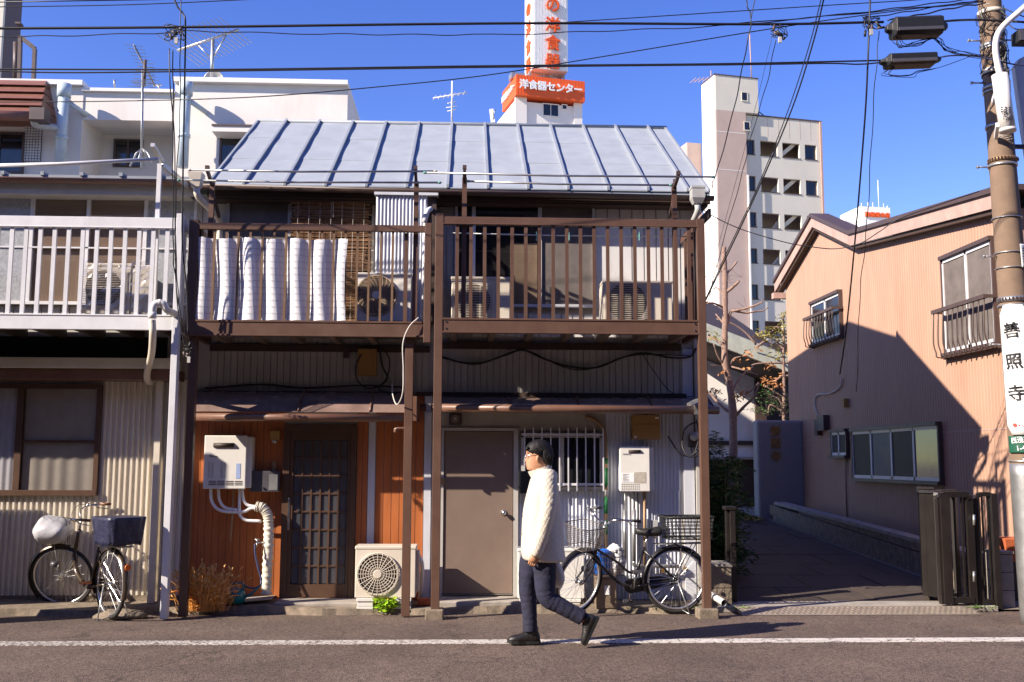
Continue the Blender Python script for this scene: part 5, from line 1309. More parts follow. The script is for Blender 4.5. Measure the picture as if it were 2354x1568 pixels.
def scr_y(x, z):
    s_ = math.cos(2*math.pi*(x-bfirst)/(2*bsp)); s_ = math.copysign(abs(s_)**.75, s_)
    t_ = (z-zs0)/(zs1-zs0)
    return Yr+s_*(.021+.010*math.sin(3.1*t_))+.006*math.sin(7*x+4*z)*math.sin(3*t_)
mb = MB(); nx, nz = 200, 14
for j in range(nz+1):
    for i in range(nx+1):
        x = xs0+(xs1-xs0)*i/nx; z = zs0+(zs1-zs0)*j/nz
        zz = z+(.008*math.sin(x*13)+random.uniform(-.004, .004) if j == nz else 0)
        mb.v.append((x+.02*math.sin(z*4+x*2), scr_y(x, z), zz))
for j in range(nz):
    for i in range(nx): n = j*(nx+1)+i; mb.face((n, n+1, n+nx+2, n+nx+1), True)
mb.build('reed_sheet', M['reedwhite'], sc_, fix=False)
mb = MB()
for j in range(1, 13):
    z = zs0+(zs1-zs0)*j/12.6
    mb.tube([(x+.02*math.sin(z*4+x*2), scr_y(x, z)-.006, z+.004*math.sin(x*17)) for x in [xs0+(xs1-xs0)*i/70 for i in range(71)]], .0014, 3, cap=False)
o = mb.build('thread', M['darkgrey'], sc_); o['kind'] = 'stuff'
# ---- brown reed blind
Yd = 11.20
a, b, c, d = rect(668, 846, 446, 738, Yd)
bl = thing('reed_blind', ((a+b)/2, Yd, c), 'ragged brown reed blind hanging in front of the upper left window', 'blind')
mb = MB(); rr_ = random.Random(8); z = c
while z < d:
    x0 = a+rr_.uniform(-.03, .03); x1 = b+rr_.uniform(-.06, .05)
    if rr_.random() < .25: x1 = x0+(b-a)*rr_.uniform(.3, .9)
    yy = Yd+rr_.uniform(-.012, .012)+.02*math.sin(z*5)
    mb.tube([(x0, yy, z+rr_.uniform(-.004, .004)), ((x0+x1)/2, yy+rr_.uniform(-.006, .006), z+rr_.uniform(-.008, .004)), (x1, yy, z+rr_.uniform(-.006, .006))], rr_.uniform(.0022, .0042), 4, cap=False)
    z += rr_.uniform(.0025, .0055)
o = mb.build('reeds', M['bamboo'], bl); o['kind'] = 'stuff'
mb = MB()
for i in range(7): x = a+(b-a)*(i+.5)/7; mb.tube([(x, Yd-.02, c), (x+.01, Yd-.022, d)], .002, 4)
mb.tube([at(765, 446, Yd-.04), at(766, 500, Yd-.05)], .004, 5)
mb.build('cord', M['greycable'], bl)
# ---- laundry poles
def lpole(p0, p1, label, tip=None, mat='steel', r=.011, group='laundry poles'):
    p0 = Vector(p0); p1 = Vector(p1); t = thing('laundry_pole', p0, label, 'pole', group); m_ = p0.lerp(p1, .45); m_.z -= .012
    MB().tube([p0, m_, p1], r, 8).build('tube', M[mat], t)
    if tip:
        for p in (p0, p1): MB().ball(p, r*1.35, 6, (1.6, 1, 1)).build('cap', M[tip], t)
    return t
M['tealcap'] = pm('faded_teal_cap', (.15, .36, .32), .5)
Yo = YB-.15
lpole(at(436, 391, Yo), at(1000, 394, Yo), 'upper steel laundry pole in front of the roof of the left unit', 'greycable')
lpole(at(977, 397, Yo), at(1638, 407, Yo), 'upper steel laundry pole with teal caps in front of the right unit', 'tealcap')
lpole(at(412, 414, YB+.015), at(1010, 420, YB+.015), 'lower steel laundry pole along the left eave gutter', 'tealcap')
lpole(at(1076, 417, YB+.015), at(1541, 426, YB+.015), 'lower steel laundry pole along the right eave gutter', 'tealcap')
lpole(at(1036, 536, 10.85), at(1590, 544, 10.85), 'thin laundry pole with teal pegs behind the right balcony bars', None, r=.008)
lpole(at(-60, 382, YA-.2), at(365, 366, YA-.2), 'white laundry pole over the white balcony', None, 'white_alu', r=.02)
for i, x in enumerate((1233, 1274, 1308, 1334, 1469)):
    p = at(x, 543, 10.85); MB().box(p.x-.006, p.x+.006, 10.84, 10.862, p.z-.05, p.z+.045).box(p.x-.004, p.x+.004, 10.83, 10.838, p.z-.05, p.z+.045).build('clothes_peg', M['tealcap'], None, .002)
pegs = [o for o in C.objects if o.name.startswith('clothes_peg')]
for o, w_ in zip(pegs, ('first', 'second', 'third', 'fourth', 'last')): tag(o, 'teal clothes peg, %s from the left on the thin laundry pole' % w_, 'clothes peg', 'teal clothes pegs')
# black cable bundles under the balconies
def cable(name, pts, r, label, mat='cable', k=8, group=None, cat='cable', n=6):
    t = MB().tube(spline(pts, k), r, n).build(name, M[mat], None); return tag(t, label, cat, group)
D = lambda x, y, Y=11.28: at(x, y, Y)
cable('cable', [D(1010, 818), D(1060, 833), D(1110, 833), D(1150, 820), D(1200, 805), D(1250, 825), D(1310, 843), D(1370, 845), D(1430, 822), D(1480, 812), D(1540, 822), D(1585, 820), D(1600, 800)], .011, 'thick black cable sagging in waves under the right balcony')
cable('cable', [D(1010, 822), D(1090, 838), D(1160, 818), D(1210, 806), D(1290, 842), D(1350, 849), D(1440, 820), D(1500, 815), D(1590, 818)], .006, 'thin black cable twined along the thick one under the right balcony')
cable('cable', [D(1478, 816), D(1500, 850), D(1530, 890), D(1555, 908), D(1590, 912)], .005, 'thin black cable dropping from the bundle to the right corner')
cable('cable', [D(470, 893, 11.3), D(600, 884, 11.27), D(700, 892, 11.27), D(830, 886, 11.25), D(950, 892, 11.2)], .010, 'black cable lying on top of the smoked awning')
cable('cable', [D(830, 815, 11.2), D(818, 840, 11.2), D(822, 875, 11.2), D(850, 893, 11.2), D(885, 875, 11.2), D(895, 830, 11.2), D(880, 800, 11.2)], .008, 'loop of black cable round the upper tan meter box')
cable('cable', [D(872, 800, 11.2), D(878, 840, 11.2), D(890, 870, 11.2), D(870, 895, 11.2), D(910, 905, 11.1)], .012, 'tangled black cable right of the upper tan meter box')
cable('cable', [at(962, 730, YL-.03), at(940, 752, YL-.05), at(926, 790, YL-.05), at(927, 850, YL-.05), at(925, 905, YL-.04), at(912, 930, YL+.1), at(902, 905, YL+.4), at(902, 870, YL+.7)], .007, 'pale cable hanging in a loop down the brown post', 'greycable')
cable('cable', [D(1535, 1003, 11.2), D(1560, 1040, 11.15), D(1585, 1048, 11.15), D(1612, 1030, 11.1)], .009, 'black cable looping from the lower tan meter box to the corner')
cable('cable', [D(1568, 1010, 11.1), D(1575, 985, 11.05), D(1600, 972, 11.0), D(1616, 1000, 11.0), D(1610, 1040, 11.0), D(1585, 1050, 11.0), D(1569, 1030, 11.05), D(1568, 1010, 11.1)], .008, 'coil of black cable hanging round the electric meter')
cable('cable', [D(1588, 1028, 11.15), D(1592, 1045, 11.1), D(1600, 1030, 11.1), D(1606, 1000, 11.1), D(1600, 965, 11.1)], .007, 'short black cable below the electric meter')
# ---- ground objects
g0 = .06
can = thing('metal_bin', (px(1392, 1403, 10.85), 10.85, .02), 'square tan metal bin with a paper label between bicycle and wall', 'bin')
a, b, c, d = rect(1369, 1417, 1326, 1404, 10.85)
M['tin'] = pm('tan_metal', (.28, .215, .15), .35, metal=.35, dirt=.3)
MB().box(a, b, 10.85, 11.08, .03, d-.02).build('body', M['tin'], can, .006); MB().box(a-.006, b+.006, 10.844, 11.086, d-.018, d+.006).build('lid', M['tin'], can, .004); bx('paper_label', M['signwhite'], can, px(1389, 1355, 10.85), px(1402, 1355, 10.85), 10.844, 10.85, pz(1395, 1367, 10.85), pz(1395, 1346, 10.85))
# wire basket with white bag and the blue bucket, standing on the bin and crate
wb = thing('wire_basket', (px(1415, 1320, 10.9), 10.9, d), 'dark wire basket standing on the metal bin', 'basket')
xa, xb = px(1352, 1290, 10.88), px(1436, 1290, 10.88); zb_, zt_ = d+.01, pz(1400, 1266, 10.88)
mb = MB()
for j in range(5):
    z = zb_+(zt_-zb_)*j/4; mb.tube([(xa, 10.88, z), (xb, 10.88, z), (xb, 11.12, z), (xa, 11.12, z)], .003, 4, closed=True)
for i in range(14):
    x = xa+(xb-xa)*i/13; mb.tube([(x, 10.88, zt_), (x, 10.88, zb_), (x, 11.12, zb_), (x, 11.12, zt_)], .0022, 4)
o = mb.build('wires', M['darkroof'], wb); o['kind'] = 'stuff'
bk = thing('bucket', (px(1380, 1320, 11.0), 11.0, d), 'crumpled blue plastic bucket inside the wire basket', 'bucket')
def lathe(mb, prof, c, n=24, wob=0, seed=1):
    r_ = random.Random(seed); RR = []
    for r0, z in prof: RR.append([(c[0]+r0*(1+r_.uniform(-wob, wob))*math.cos(2*math.pi*k/n), c[1]+r0*(1+r_.uniform(-wob, wob))*math.sin(2*math.pi*k/n), c[2]+z) for k in range(n)])
    return mb.rings(RR)
bc = (px(1383, 1300, 11.0), 11.0, d+.015)
lathe(MB(), [(.075, 0), (.085, .08), (.10, .19), (.112, .20), (.112, .215), (.10, .215), (.08, .03)], bc, 24, .03).build('bowl', M['blueplastic'], bk)
lathe(MB(), [(.11, .21), (.118, .235), (.08, .26), (.02, .262)], bc, 20, .08, 3).build('rim_bag', M['blueplastic'], bk)
pb = thing('plastic_bag', (px(1418, 1290, 11.0), 11.0, d), 'white plastic bag spilling over the wire basket', 'bag')
def lump(mb, c, rx, ry, rz, seed, amp=.18, n=12):
    r_ = random.Random(seed); from mathutils import noise
    base = len(mb.v)
    for i in range(n+1):
        t = math.pi*i/n
        for k in range(2*n):
            a = math.pi*k/n; v = Vector((math.sin(t)*math.cos(a), math.sin(t)*math.sin(a), math.cos(t)))
            s_ = 1+amp*noise.noise(v*2.2+Vector((seed*3.1, 0, 0)))+amp*.5*noise.noise(v*6+Vector((0, seed, 0)))
            mb.v.append((c[0]+v.x*rx*s_, c[1]+v.y*ry*s_, c[2]+v.z*rz*s_))
    for i in range(n):
        for k in range(2*n):
            k2 = (k+1) % (2*n); mb.face((base+i*2*n+k, base+(i+1)*2*n+k, base+(i+1)*2*n+k2, base+i*2*n+k2), True)
    return mb
lump(lump(MB(), (px(1418, 1290, 11.0), 11.0, d+.16), .085, .08, .15, 2, .35), (px(1412, 1262, 10.98), 10.98, pz(1412, 1264, 10.98)), .08, .06, .06, 5, .5).build('bag_body', M['plastic_bag'], pb)
# watering can
wc = thing('watering_can', (px(542, 1368, 10.95), 10.95, g0), 'teal plastic watering can beside the dry grass', 'watering can')
cx, cz = px(541, 1350, 10.95), g0+.02
mb = MB(); lathe(mb, [(.075, 0), (.098, .01), (.102, .08), (.095, .125), (.05, .155), (.045, .165)], (cx, 10.95, cz), 20).build('can_body', M['teal'], wc)
MB().tube(spline([(cx-.07, 10.95, cz+.13), (cx-.05, 10.95, cz+.19), (cx+.03, 10.95, cz+.205), (cx+.075, 10.95, cz+.20), (cx+.085, 10.95, cz+.12)], 5), .011, 8).build('handle', M['teal'], wc)
MB().tube([(cx+.08, 10.95, cz+.05), (cx+.16, 10.95, cz+.09), (cx+.25, 10.95, cz+.17)], [.016, .012, .010], 8).build('spout', M['teal'], wc)
# stones and slab at the foot of the wrapped pipe
st = thing('stone', (px(600, 1388, 10.95), 10.95, .03), 'flat slab of stone below the wrapped pipe', 'stone')
MB().hexa([onz(558, 1385, .05), onz(640, 1372, .05)+Vector((-.15, -.15, 0)), onz(640, 1366, .05), onz(545, 1372, .05), onz(560, 1384, .10)+Vector((0, .02, .0)), onz(625, 1378, .11), onz(638, 1364, .11), onz(550, 1370, .10)]).build('slab', M['concrete'], st, .012)
for i, (x, y, s_, lb) in enumerate(((575, 1388, .10, 'low dark rock beside the dry grass, left of the flat slab'), (540, 1390, .09, 'small dark rock half under the dry grass'), (278, 1414, .16, 'flat mound of mortar at the foot of the grey post'), (607, 1392, .06, 'small pale rock in front of the flat slab'))):
    p = onz(x, y, .02)
    tag(lump(MB(), (p.x, p.y, .02), s_*1.5, s_*.8, s_*(.35 if i == 2 else .6), 11+i, .4, 10).build('rock', M['moss'], None), lb, 'rock')
tc = thing('terracotta_block', (px(982, 1390, 10.9), 10.9, .05), 'small terracotta block in shade behind the concrete footing', 'block')
a, b, c, d = rect(970, 988, 1378, 1396, 10.95); bx('block', M['terracotta'], tc, a-.05, b, 10.95, 11.1, .05, d, .005)
# PVC spout pipe by the right footing
pv = thing('drain_spout', at(1650, 1375, 10.75), 'white plastic drain pipe poking out beside the right footing', 'pipe')
p0, p1 = at(1632, 1366, 10.95), at(1664, 1386, 10.62); d_ = (p1-p0).normalized()
MB().tube([p0, p1], .034, 12, cap=False).tube([p1-d_*.003, p0], .030, 12, cap=False).build('tube', M['ac_white'], pv); MB().tube([p1-d_*.05, p1-d_*.048], .029, 12).build('bore', M['ac_dark'], pv)
# crate by the gate post
bs = thing('block_pier', (px(1660, 1390, 10.95), 10.95, 0), 'mossy block pier with pale cap between the shrub and the driveway', 'pier')
a, b, c, d = rect(1637, 1682, 1310, 1392, 10.98); 
for k in range(2): bx('block', M['moss'], bs, a, b, 10.98, 11.3, .0+k*.22, .0+k*.22+.214, .006)
bx('cap', M['concrete'], bs, a-.01, b+.01, 10.97, 11.31, .436, .475, .006)
# ================================================================== BICYCLES
M['tyre'] = pm('tyre_rubber', (.02, .018, .018), .8, bump=0); M['rim'] = pm('aluminium_rim', (.62, .62, .64), .28, metal=.9, bump=0)
M['navy_cover'] = pm('navy_nylon_cover', (.016, .018, .05), .45, bump=.8, bscale=14, bdist=.02)
M['saddlebrown'] = pm('brown_vinyl', (.16, .07, .035), .4); M['orangeglass'] = pm('orange_reflector', (.7, .13, .01), .2); M['pedalamber'] = pm('amber_pedal', (.45, .15, .05), .4)
def T(p, q): return Vector(p).lerp(Vector(q), .5)
def bicycle(loc, yaw, steer, label, wb=1.06, style='black'):
    """local x forward, z up, origin at the rear contact point"""
    root = thing('bicycle', loc, label, 'bicycle', 'parked bicycles')
    P0 = Matrix.Translation(Vector(loc)) @ Matrix.Rotation(yaw, 4, 'Z')
    hub_r, hub_f = Vector((0, 0, .335)), Vector((wb, 0, .335)); r = .315
    ht, hb = Vector((wb-.26, 0, .80)), Vector((wb-.17, 0, .56)); axis = (ht-hb).normalized()
    PS = P0 @ Matrix.Translation(hb) @ Matrix.Rotation(steer, 4, axis) @ Matrix.Translation(-hb)
    fm = M['blackpaint'] if style == 'black' else M['bikebrown']
    def bld(mb, name, mat, par, Mx=P0): return mb.xform(Mx).build(name, mat, par)
    bb = Vector((.46, 0, .27))
    def wheel(hub, Mx):
        w_ = empty('wheel', (Mx @ hub)-Vector(loc), parent=root)
        c = lambda rr, n=48, y=0: [(hub.x+rr*math.cos(2*math.pi*k/n), y, hub.z+rr*math.sin(2*math.pi*k/n)) for k in range(n)]
        bld(MB().tube(c(r+.006), .018, 8, closed=True), 'tyre', M['tyre'], w_, Mx)
        mb = MB(); n = 48; base = 0
        for prof in ((r-.030, -.012), (r-.014, -.013), (r-.010, .0), (r-.014, .013), (r-.030, .012)):
            mb.v += [(hub.x+prof[0]*math.cos(2*math.pi*k/n), prof[1], hub.z+prof[0]*math.sin(2*math.pi*k/n)) for k in range(n)]
        for j in range(5):
            j2 = (j+1) % 5
            for k in range(n): k2 = (k+1) % n; mb.face((j*n+k, j*n+k2, j2*n+k2, j2*n+k), True)
        bld(mb, 'rim', M['rim'], w_, Mx)
        mb = MB()
        for k in range(32):
            a = 2*math.pi*k/32; s_ = .03 if k % 2 else -.03; a2 = a+(.9 if k % 4 < 2 else -.9)
            mb.tube([(hub.x+.022*math.cos(a2), s_, hub.z+.022*math.sin(a2)), (hub.x+(r-.02)*math.cos(a), 0, hub.z+(r-.02)*math.sin(a))], .0015, 3, cap=False)
        bld(mb, 'spokes', M['rim'], w_, Mx)
        bld(MB().cyl(hub-Vector((0, .05, 0)), hub+Vector((0, .05, 0)), .018, 12).cyl(hub-Vector((0, .035, 0)), hub-Vector((0, .03, 0)), .03, 14).cyl(hub+Vector((0, .03, 0)), hub+Vector((0, .035, 0)), .03, 14), 'hub', M['chrome'], w_, Mx)
    wheel(hub_r, P0); wheel(hub_f, PS)
    def guard(hub, a0, a1, Mx, wd=.028):
        mb = MB(); n = 20; RR = []
        for k in range(n+1):
            a = a0+(a1-a0)*k/n; ring = []
            for u_, dr in ((-1, -.012), (-.6, .006), (0, .012), (.6, .006), (1, -.012)):
                rr = r+.034+dr; ring.append((hub.x+rr*math.cos(a), wd*u_, hub.z+rr*math.sin(a)))
            RR.append(ring)
        mb.rings(RR, closed_ring=False, cap=False); bld(mb, 'mudguard', fm, root, Mx)
    guard(hub_r, R(-20), R(200), P0); guard(hub_f, R(-35), R(115), PS)
    # frame
    st = Vector((.33, 0, .66))
    mb = MB()
    if style == 'black':
        mb.tube(spline([hb+Vector((-.02, 0, .10)), Vector((.62, 0, .52)), Vector((.50, 0, .42)), Vector((.40, 0, .41))], 6), .013, 8)
        mb.tube(spline([hb, Vector((.72, 0, .42)), Vector((.60, 0, .31)), bb], 6), .017, 10)
    else:
        mb.tube(spline([hb+Vector((-.01, 0, .04)), Vector((wb-.24, 0, .40)), Vector((.66, 0, .29)), bb], 8), .024, 12)
    mb.tube([ht+axis*.02, hb-axis*.02], .021, 12); mb.tube([bb, st], .016, 10); mb.cyl(bb-Vector((0, .04, 0)), bb+Vector((0, .04, 0)), .026, 12)
    for s_ in (-1, 1):
        mb.tube([bb+Vector((-.02, .02*s_, 0)), hub_r+Vector((0, .055*s_, 0))], .010, 8); mb.tube([st+Vector((0, .015*s_, -.03)), hub_r+Vector((0, .055*s_, 0))], .0085, 8)
    bld(mb, 'frame', fm, root)
    # fork, stem, handlebar
    mb = MB()
    for s_ in (-1, 1): mb.tube(spline([hb+Vector((.0, .035*s_, -.03)), Vector((wb-.10, .05*s_, .44)), Vector((wb-.04, .052*s_, .38)), hub_f+Vector((0, .052*s_, 0))], 5), .011, 8)
    mb.tube([hb+Vector((0, -.035, -.03)), hb+Vector((0, .035, -.03))], .013, 8); bld(mb, 'fork', M['chrome'] if style != 'black' else fm, root, PS)
    top = ht+axis*.14
    mb = MB(); mb.tube([ht, top], .012, 10)
    for s_ in (-1, 1):
        mb.tube(spline([top, top+Vector((.03, .06*s_, .0)), top+Vector((.06, .13*s_, .05)), top+Vector((.02, .21*s_, .075)), top+Vector((-.09, .26*s_, .07)), top+Vector((-.20, .275*s_, .055))], 5), .010, 8)
    hbar = bld(mb, 'handlebar', M['chrome'], root, PS)
    for s_ in (-1, 1):
        bld(MB().tube([top+Vector((-.10, .263*s_, .07)), top+Vector((-.215, .276*s_, .053))], .0155, 10), 'grip', M['black'] if style == 'black' else M['saddlebrown'], hbar, PS)
        bld(MB().tube(spline([top+Vector((-.06, .25*s_, .06)), top+Vector((-.09, .262*s_, .03)), top+Vector((-.19, .28*s_, .005))], 3), .005, 6), 'brake_lever', M['steel'], hbar, PS)
        bld(MB().tube(spline([top+Vector((-.06, .25*s_, .06)), top+Vector((.10, .20*s_, .10)), top+Vector((.14, .05*s_, .0)), hb+Vector((.05, .02*s_, .05))], 6), .003, 5), 'brake_cable', M['cable'], hbar, PS)
    bld(MB().ball(top+Vector((-.02, -.17, .10)), .024, 6, (1, 1, .8)), 'bell', M['chrome'] if style != 'black' else M['darkgrey'], hbar, PS)
    bld(MB().cyl(hub_f+Vector((-.02, .08, .16)), hub_f+Vector((.05, .08, .17)), .03, 12), 'lamp', M['darkgrey'], root, PS)
    # front basket
    bx0, bx1, bz0, bz1 = wb-.17, wb+.13, .70, .93
    def lattice_basket(x0, x1, z0, z1, hw, hwb, n, rows, Mx, mat, name, flare=.04, rw=.0022, rim=.006):
        b_ = empty(name, (Mx @ Vector(((x0+x1)/2, 0, z0)))-Vector(loc), parent=root)
        def loop(t):
            fx = flare*t; w_ = hwb+(hw-hwb)*t; z = z0+(z1-z0)*t; c_ = .05
            return [(x0-fx*.3, -w_+c_, z), (x0-fx*.3+c_*.6, -w_, z), (x1+fx-c_, -w_, z), (x1+fx, -w_+c_, z), (x1+fx, w_-c_, z), (x1+fx-c_, w_, z), (x0-fx*.3+c_*.6, w_, z), (x0-fx*.3, w_-c_, z)]
        mb = MB()
        for j in range(1, rows): mb.tube(loop(j/rows), rw, 4, closed=True)
        def along(t, u_):
            L_ = [Vector(p) for p in loop(t)]; L_.append(L_[0]); tot = sum((b-a).length for a, b in zip(L_, L_[1:])); d = u_*tot
            for a, b in zip(L_, L_[1:]):
                l = (b-a).length
                if d <= l: return a+(b-a)*(d/l)
                d -= l
            return L_[-1]
        for i in range(n): mb.tube([along(0, i/n), along(1, i/n)], rw, 4, cap=False)
        for i in range(7): x = x0+(x1-x0)*i/6; mb.tube([(x, -hwb, z0), (x, hwb, z0)], rw, 4, cap=False)
        o = bld(mb, 'mesh', mat, b_, Mx); o['kind'] = 'stuff'
        bld(MB().tube(loop(1), rim, 6, closed=True).tube(loop(0), rim*.8, 6, closed=True), 'rim', mat, b_, Mx); return b_
    if style == 'black':
        lattice_basket(bx0, bx1, bz0, bz1, .17, .13, 46, 11, PS, M['steelmesh'], 'front_basket')
    else:
        cv = MB(); n = 36; RR = []; from mathutils import noise
        for j in range(13):
            t = j/12; e2 = math.sin(math.pi*min(.985, max(.015, t)))**.35; ring = []
            for k in range(n):
                a = 2*math.pi*k/n; ca, sa = math.cos(a), math.sin(a); e_ = .55
                v = Vector((wb+.19*math.copysign(abs(ca)**e_, ca)*e2*(.84+.16*t), .205*math.copysign(abs(sa)**e_, sa)*e2*(.84+.16*t), .71+.27*t+.03*ca*t))
                v += Vector((ca, sa, .3))*(.016*noise.noise(v*11)+.008*noise.noise(v*27)); ring.append(v)
            RR.append(ring)
        cv.rings(RR)
        bld(cv, 'basket_cover', M['silver_cover'], root, PS)
    bld(MB().tube([(wb-.1, 0, .70), (wb-.12, 0, .60)], .012, 6).tube([(wb-.0, .05, .70), hub_f+Vector((0, .055, .02))], .004, 5).tube([(wb-.0, -.05, .70), hub_f+Vector((0, -.055, .02))], .004, 5), 'basket_stay', M['steel'], root, PS)
    # saddle
    sp = Vector((.285, 0, .80)); bld(MB().tube([st-Vector((-.01, 0, .02)), sp], .011, 8), 'seat_post', M['chrome'], root)
    RR = []
    for t in range(11):
        u_ = t/10; x = sp.x-.12+.26*u_; hw = .085*(1-u_)**.65+.022*(1-(2*u_-1)**2)+.012; th = .05-.02*u_
        RR.append([(x, hw*math.cos(a), sp.z+.035+th*math.sin(a)*(1 if math.sin(a) > 0 else 1.1)-.012*math.sin(math.pi*u_)) for a in [2*math.pi*k/14 for k in range(14)]])
    bld(MB().rings(RR), 'saddle', M['black'] if style == 'black' else M['saddlebrown'], root)
    bld(MB().cyl((sp.x-.07, -.03, sp.z-.04), (sp.x-.07, -.03, sp.z+.02), .018, 10).cyl((sp.x-.07, .03, sp.z-.04), (sp.x-.07, .03, sp.z+.02), .018, 10), 'saddle_spring', M['chrome'], root)
    # rack + rear basket / cover
    mb = MB()
    for s_ in (-1, 1):
        mb.tube([(.22, .05*s_, .70), (-.30, .065*s_, .71)], .006, 6); mb.tube([(-.20, .06*s_, .70), hub_r+Vector((-.01, .06*s_, .01))], .005, 6); mb.tube([(-.05, .06*s_, .70), hub_r+Vector((0, .06*s_, .01))], .004, 6)
    for x in (-.28, -.15, -.02, .1): mb.tube([(x, -.06, .705), (x, .06, .705)], .005, 6)
    bld(mb, 'rack', M['steel'] if style != 'black' else M['darkgrey'], root)
    if style == 'black':
        lattice_basket(-.36, .10, .76, .98, .21, .17, 26, 6, P0, M['black'], 'rear_basket', .03, .0045, .011)
    else:
        cv = MB(); x0, x1, hw, z0, z1 = -.36, .12, .20, .73, .995; n = 40; RR = []
        for j in range(9):
            t = j/8; ring = []
            for k in range(n):
                a = 2*math.pi*k/n; ca, sa = math.cos(a), math.sin(a); e_ = .38
                xx = (x0+x1)/2+(x1-x0)/2*math.copysign(abs(ca)**e_, ca)*(.86+.14*t); yy = hw*math.copysign(abs(sa)**e_, sa)*(.80+.20*t)
                f_ = .010*math.sin(a*13+t*2)*(1-t*.6)+.006*math.sin(a*29); ring.append((xx+f_*ca, yy+f_*sa, z0+(z1-z0)*t-(.012*math.sin(a*5) if j == 0 else 0)))
            RR.append(ring)
        cv.rings(RR); bld(cv, 'basket_cover', M['navy_cover'], root)
    # crank, pedals, chain case, stand, mudflap reflector
    cdir = Vector((.02, 0, -.165)) if style == 'black' else Vector((.15, 0, -.06))
    for s_ in (-1, 1):
        d_ = cdir*s_*(-1); p = bb+Vector((0, .07*s_, 0))
        bld(MB().tube([p, p+d_], .009, 6), 'crank', M['chrome'], root)
        bld(MB().box(p.x+d_.x-.045, p.x+d_.x+.045, p.y+.01*s_, p.y+.10*s_, p.z+d_.z-.012, p.z+d_.z+.012), 'pedal', M['pedalamber'] if style != 'black' else M['darkgrey'], root)
    bld(MB().rings([[(bb.x+.075*math.cos(a), y, bb.z+.075*math.sin(a)) if -math.pi/2 < a < math.pi/2 else (-.03+.04*math.cos(a), y, .335+.05*math.sin(a)) for a in [math.pi*(-.49+k*2/24) if k < 12 else math.pi*(.5+(k-12)/12.) for k in range(25)]] for y in (-.052, -.040)], smooth=False), 'chain_case', fm, root)
    bld(MB().tube([hub_r+Vector((0, -.07, 0)), Vector((-.10, -.16, .0))], .007, 6).tube([hub_r+Vector((0, .07, 0)), Vector((-.10, .16, .0))], .007, 6).tube([(-.10, -.16, .006), (-.06, .0, .03), (-.10, .16, .006)], .006, 6), 'kickstand', M['steel'], root)
    bld(MB().cyl((-.36, 0, .52), (-.375, 0, .52), .03, 12), 'reflector', M['orangeglass'], root)
    if style == 'black':
        for k, a in enumerate((0.6, 2.4)): q = hub_r+Vector((.16*math.cos(a), -.03, .16*math.sin(a))); bld(MB().cyl(q, q+Vector((0, .01, 0)), .022, 12), 'spoke_reflector', M['mustard'], root)
    return root
M['bikebrown'] = pm('dark_olive_bike_paint', (.07, .05, .035), .22, metal=.3, bump=0); M['steelmesh'] = pm('dull_steel_wire', (.14, .12, .11), .45, metal=.4, bump=0)
p = at(1551, 1340, 10.78)
bicycle((p.x, 10.74, .0), R(180+4), R(38), 'black bicycle with two wire baskets parked at the right brown post', wb=1.04)
p = at(266, 1335, 10.50)
bicycle((p.x-.03, 10.45, .0), R(132), R(48), 'bicycle with a white front cover and navy rear cover leaning by the left house', wb=1.10, style='brown')
# ================================================================== THE PERSON
YPn = 8.85
def quilt():
    m_, t, b = new_mat('quilted_cream_nylon'); L = t.links.new
    g = node(t, 'ShaderNodeNewGeometry'); sx = node(t, 'ShaderNodeSeparateXYZ'); L(g.outputs['Position'], sx.inputs[0])
    nz = node(t, 'ShaderNodeTexNoise', Scale=9.0, Detail=3.0); L(g.outputs['Position'], nz.inputs['Vector'])
    # two families of diagonal seams
    hs = []
    xy = node(t, 'ShaderNodeMath', operation='MULTIPLY_ADD'); L(sx.outputs['Y'], xy.inputs[0]); xy.inputs[1].default_value = -.75; L(sx.outputs['X'], xy.inputs[2])
    for sgn in (1, -1):
        a = node(t, 'ShaderNodeMath', operation='MULTIPLY_ADD'); L(sx.outputs['Z'], a.inputs[0]); a.inputs[1].default_value = .62*sgn; L(xy.outputs[0], a.inputs[2])
        w_ = node(t, 'ShaderNodeMath', operation='MULTIPLY_ADD'); L(nz.outputs['Fac'], w_.inputs[0]); w_.inputs[1].default_value = .05; L(a.outputs[0], w_.inputs[2])
        m2 = node(t, 'ShaderNodeMath', operation='MULTIPLY'); L(w_.outputs[0], m2.inputs[0]); m2.inputs[1].default_value = math.pi/.036
        s_ = node(t, 'ShaderNodeMath', operation='SINE'); L(m2.outputs[0], s_.inputs[0])
        ab = node(t, 'ShaderNodeMath', operation='ABSOLUTE'); L(s_.outputs[0], ab.inputs[0])
        pw_ = node(t, 'ShaderNodeMath', operation='POWER'); L(ab.outputs[0], pw_.inputs[0]); pw_.inputs[1].default_value = .3; hs.append(pw_)
    mn = node(t, 'ShaderNodeMath', operation='MULTIPLY'); L(hs[0].outputs[0], mn.inputs[0]); L(hs[1].outputs[0], mn.inputs[1])
    n2 = node(t, 'ShaderNodeTexNoise', Scale=38.0, Detail=3.0); L(g.outputs['Position'], n2.inputs['Vector'])
    ad = node(t, 'ShaderNodeMath', operation='MULTIPLY_ADD'); L(n2.outputs['Fac'], ad.inputs[0]); ad.inputs[1].default_value = .9; L(mn.outputs[0], ad.inputs[2])
    bp = node(t, 'ShaderNodeBump', Strength=1.0, Distance=.0032); L(ad.outputs[0], bp.inputs['Height']); L(bp.outputs[0], b.inputs['Normal'])
    b.inputs['Base Color'].default_value = (.56, .505, .42, 1); b.inputs['Roughness'].default_value = .6; b.inputs['Sheen Weight'].default_value = .1; return m_
M['quilt'] = quilt(); M['denim'] = pm('navy_denim', (.014, .014, .036), .85, var=.45, scale=9, bump=.7, bscale=26, bdist=.01)
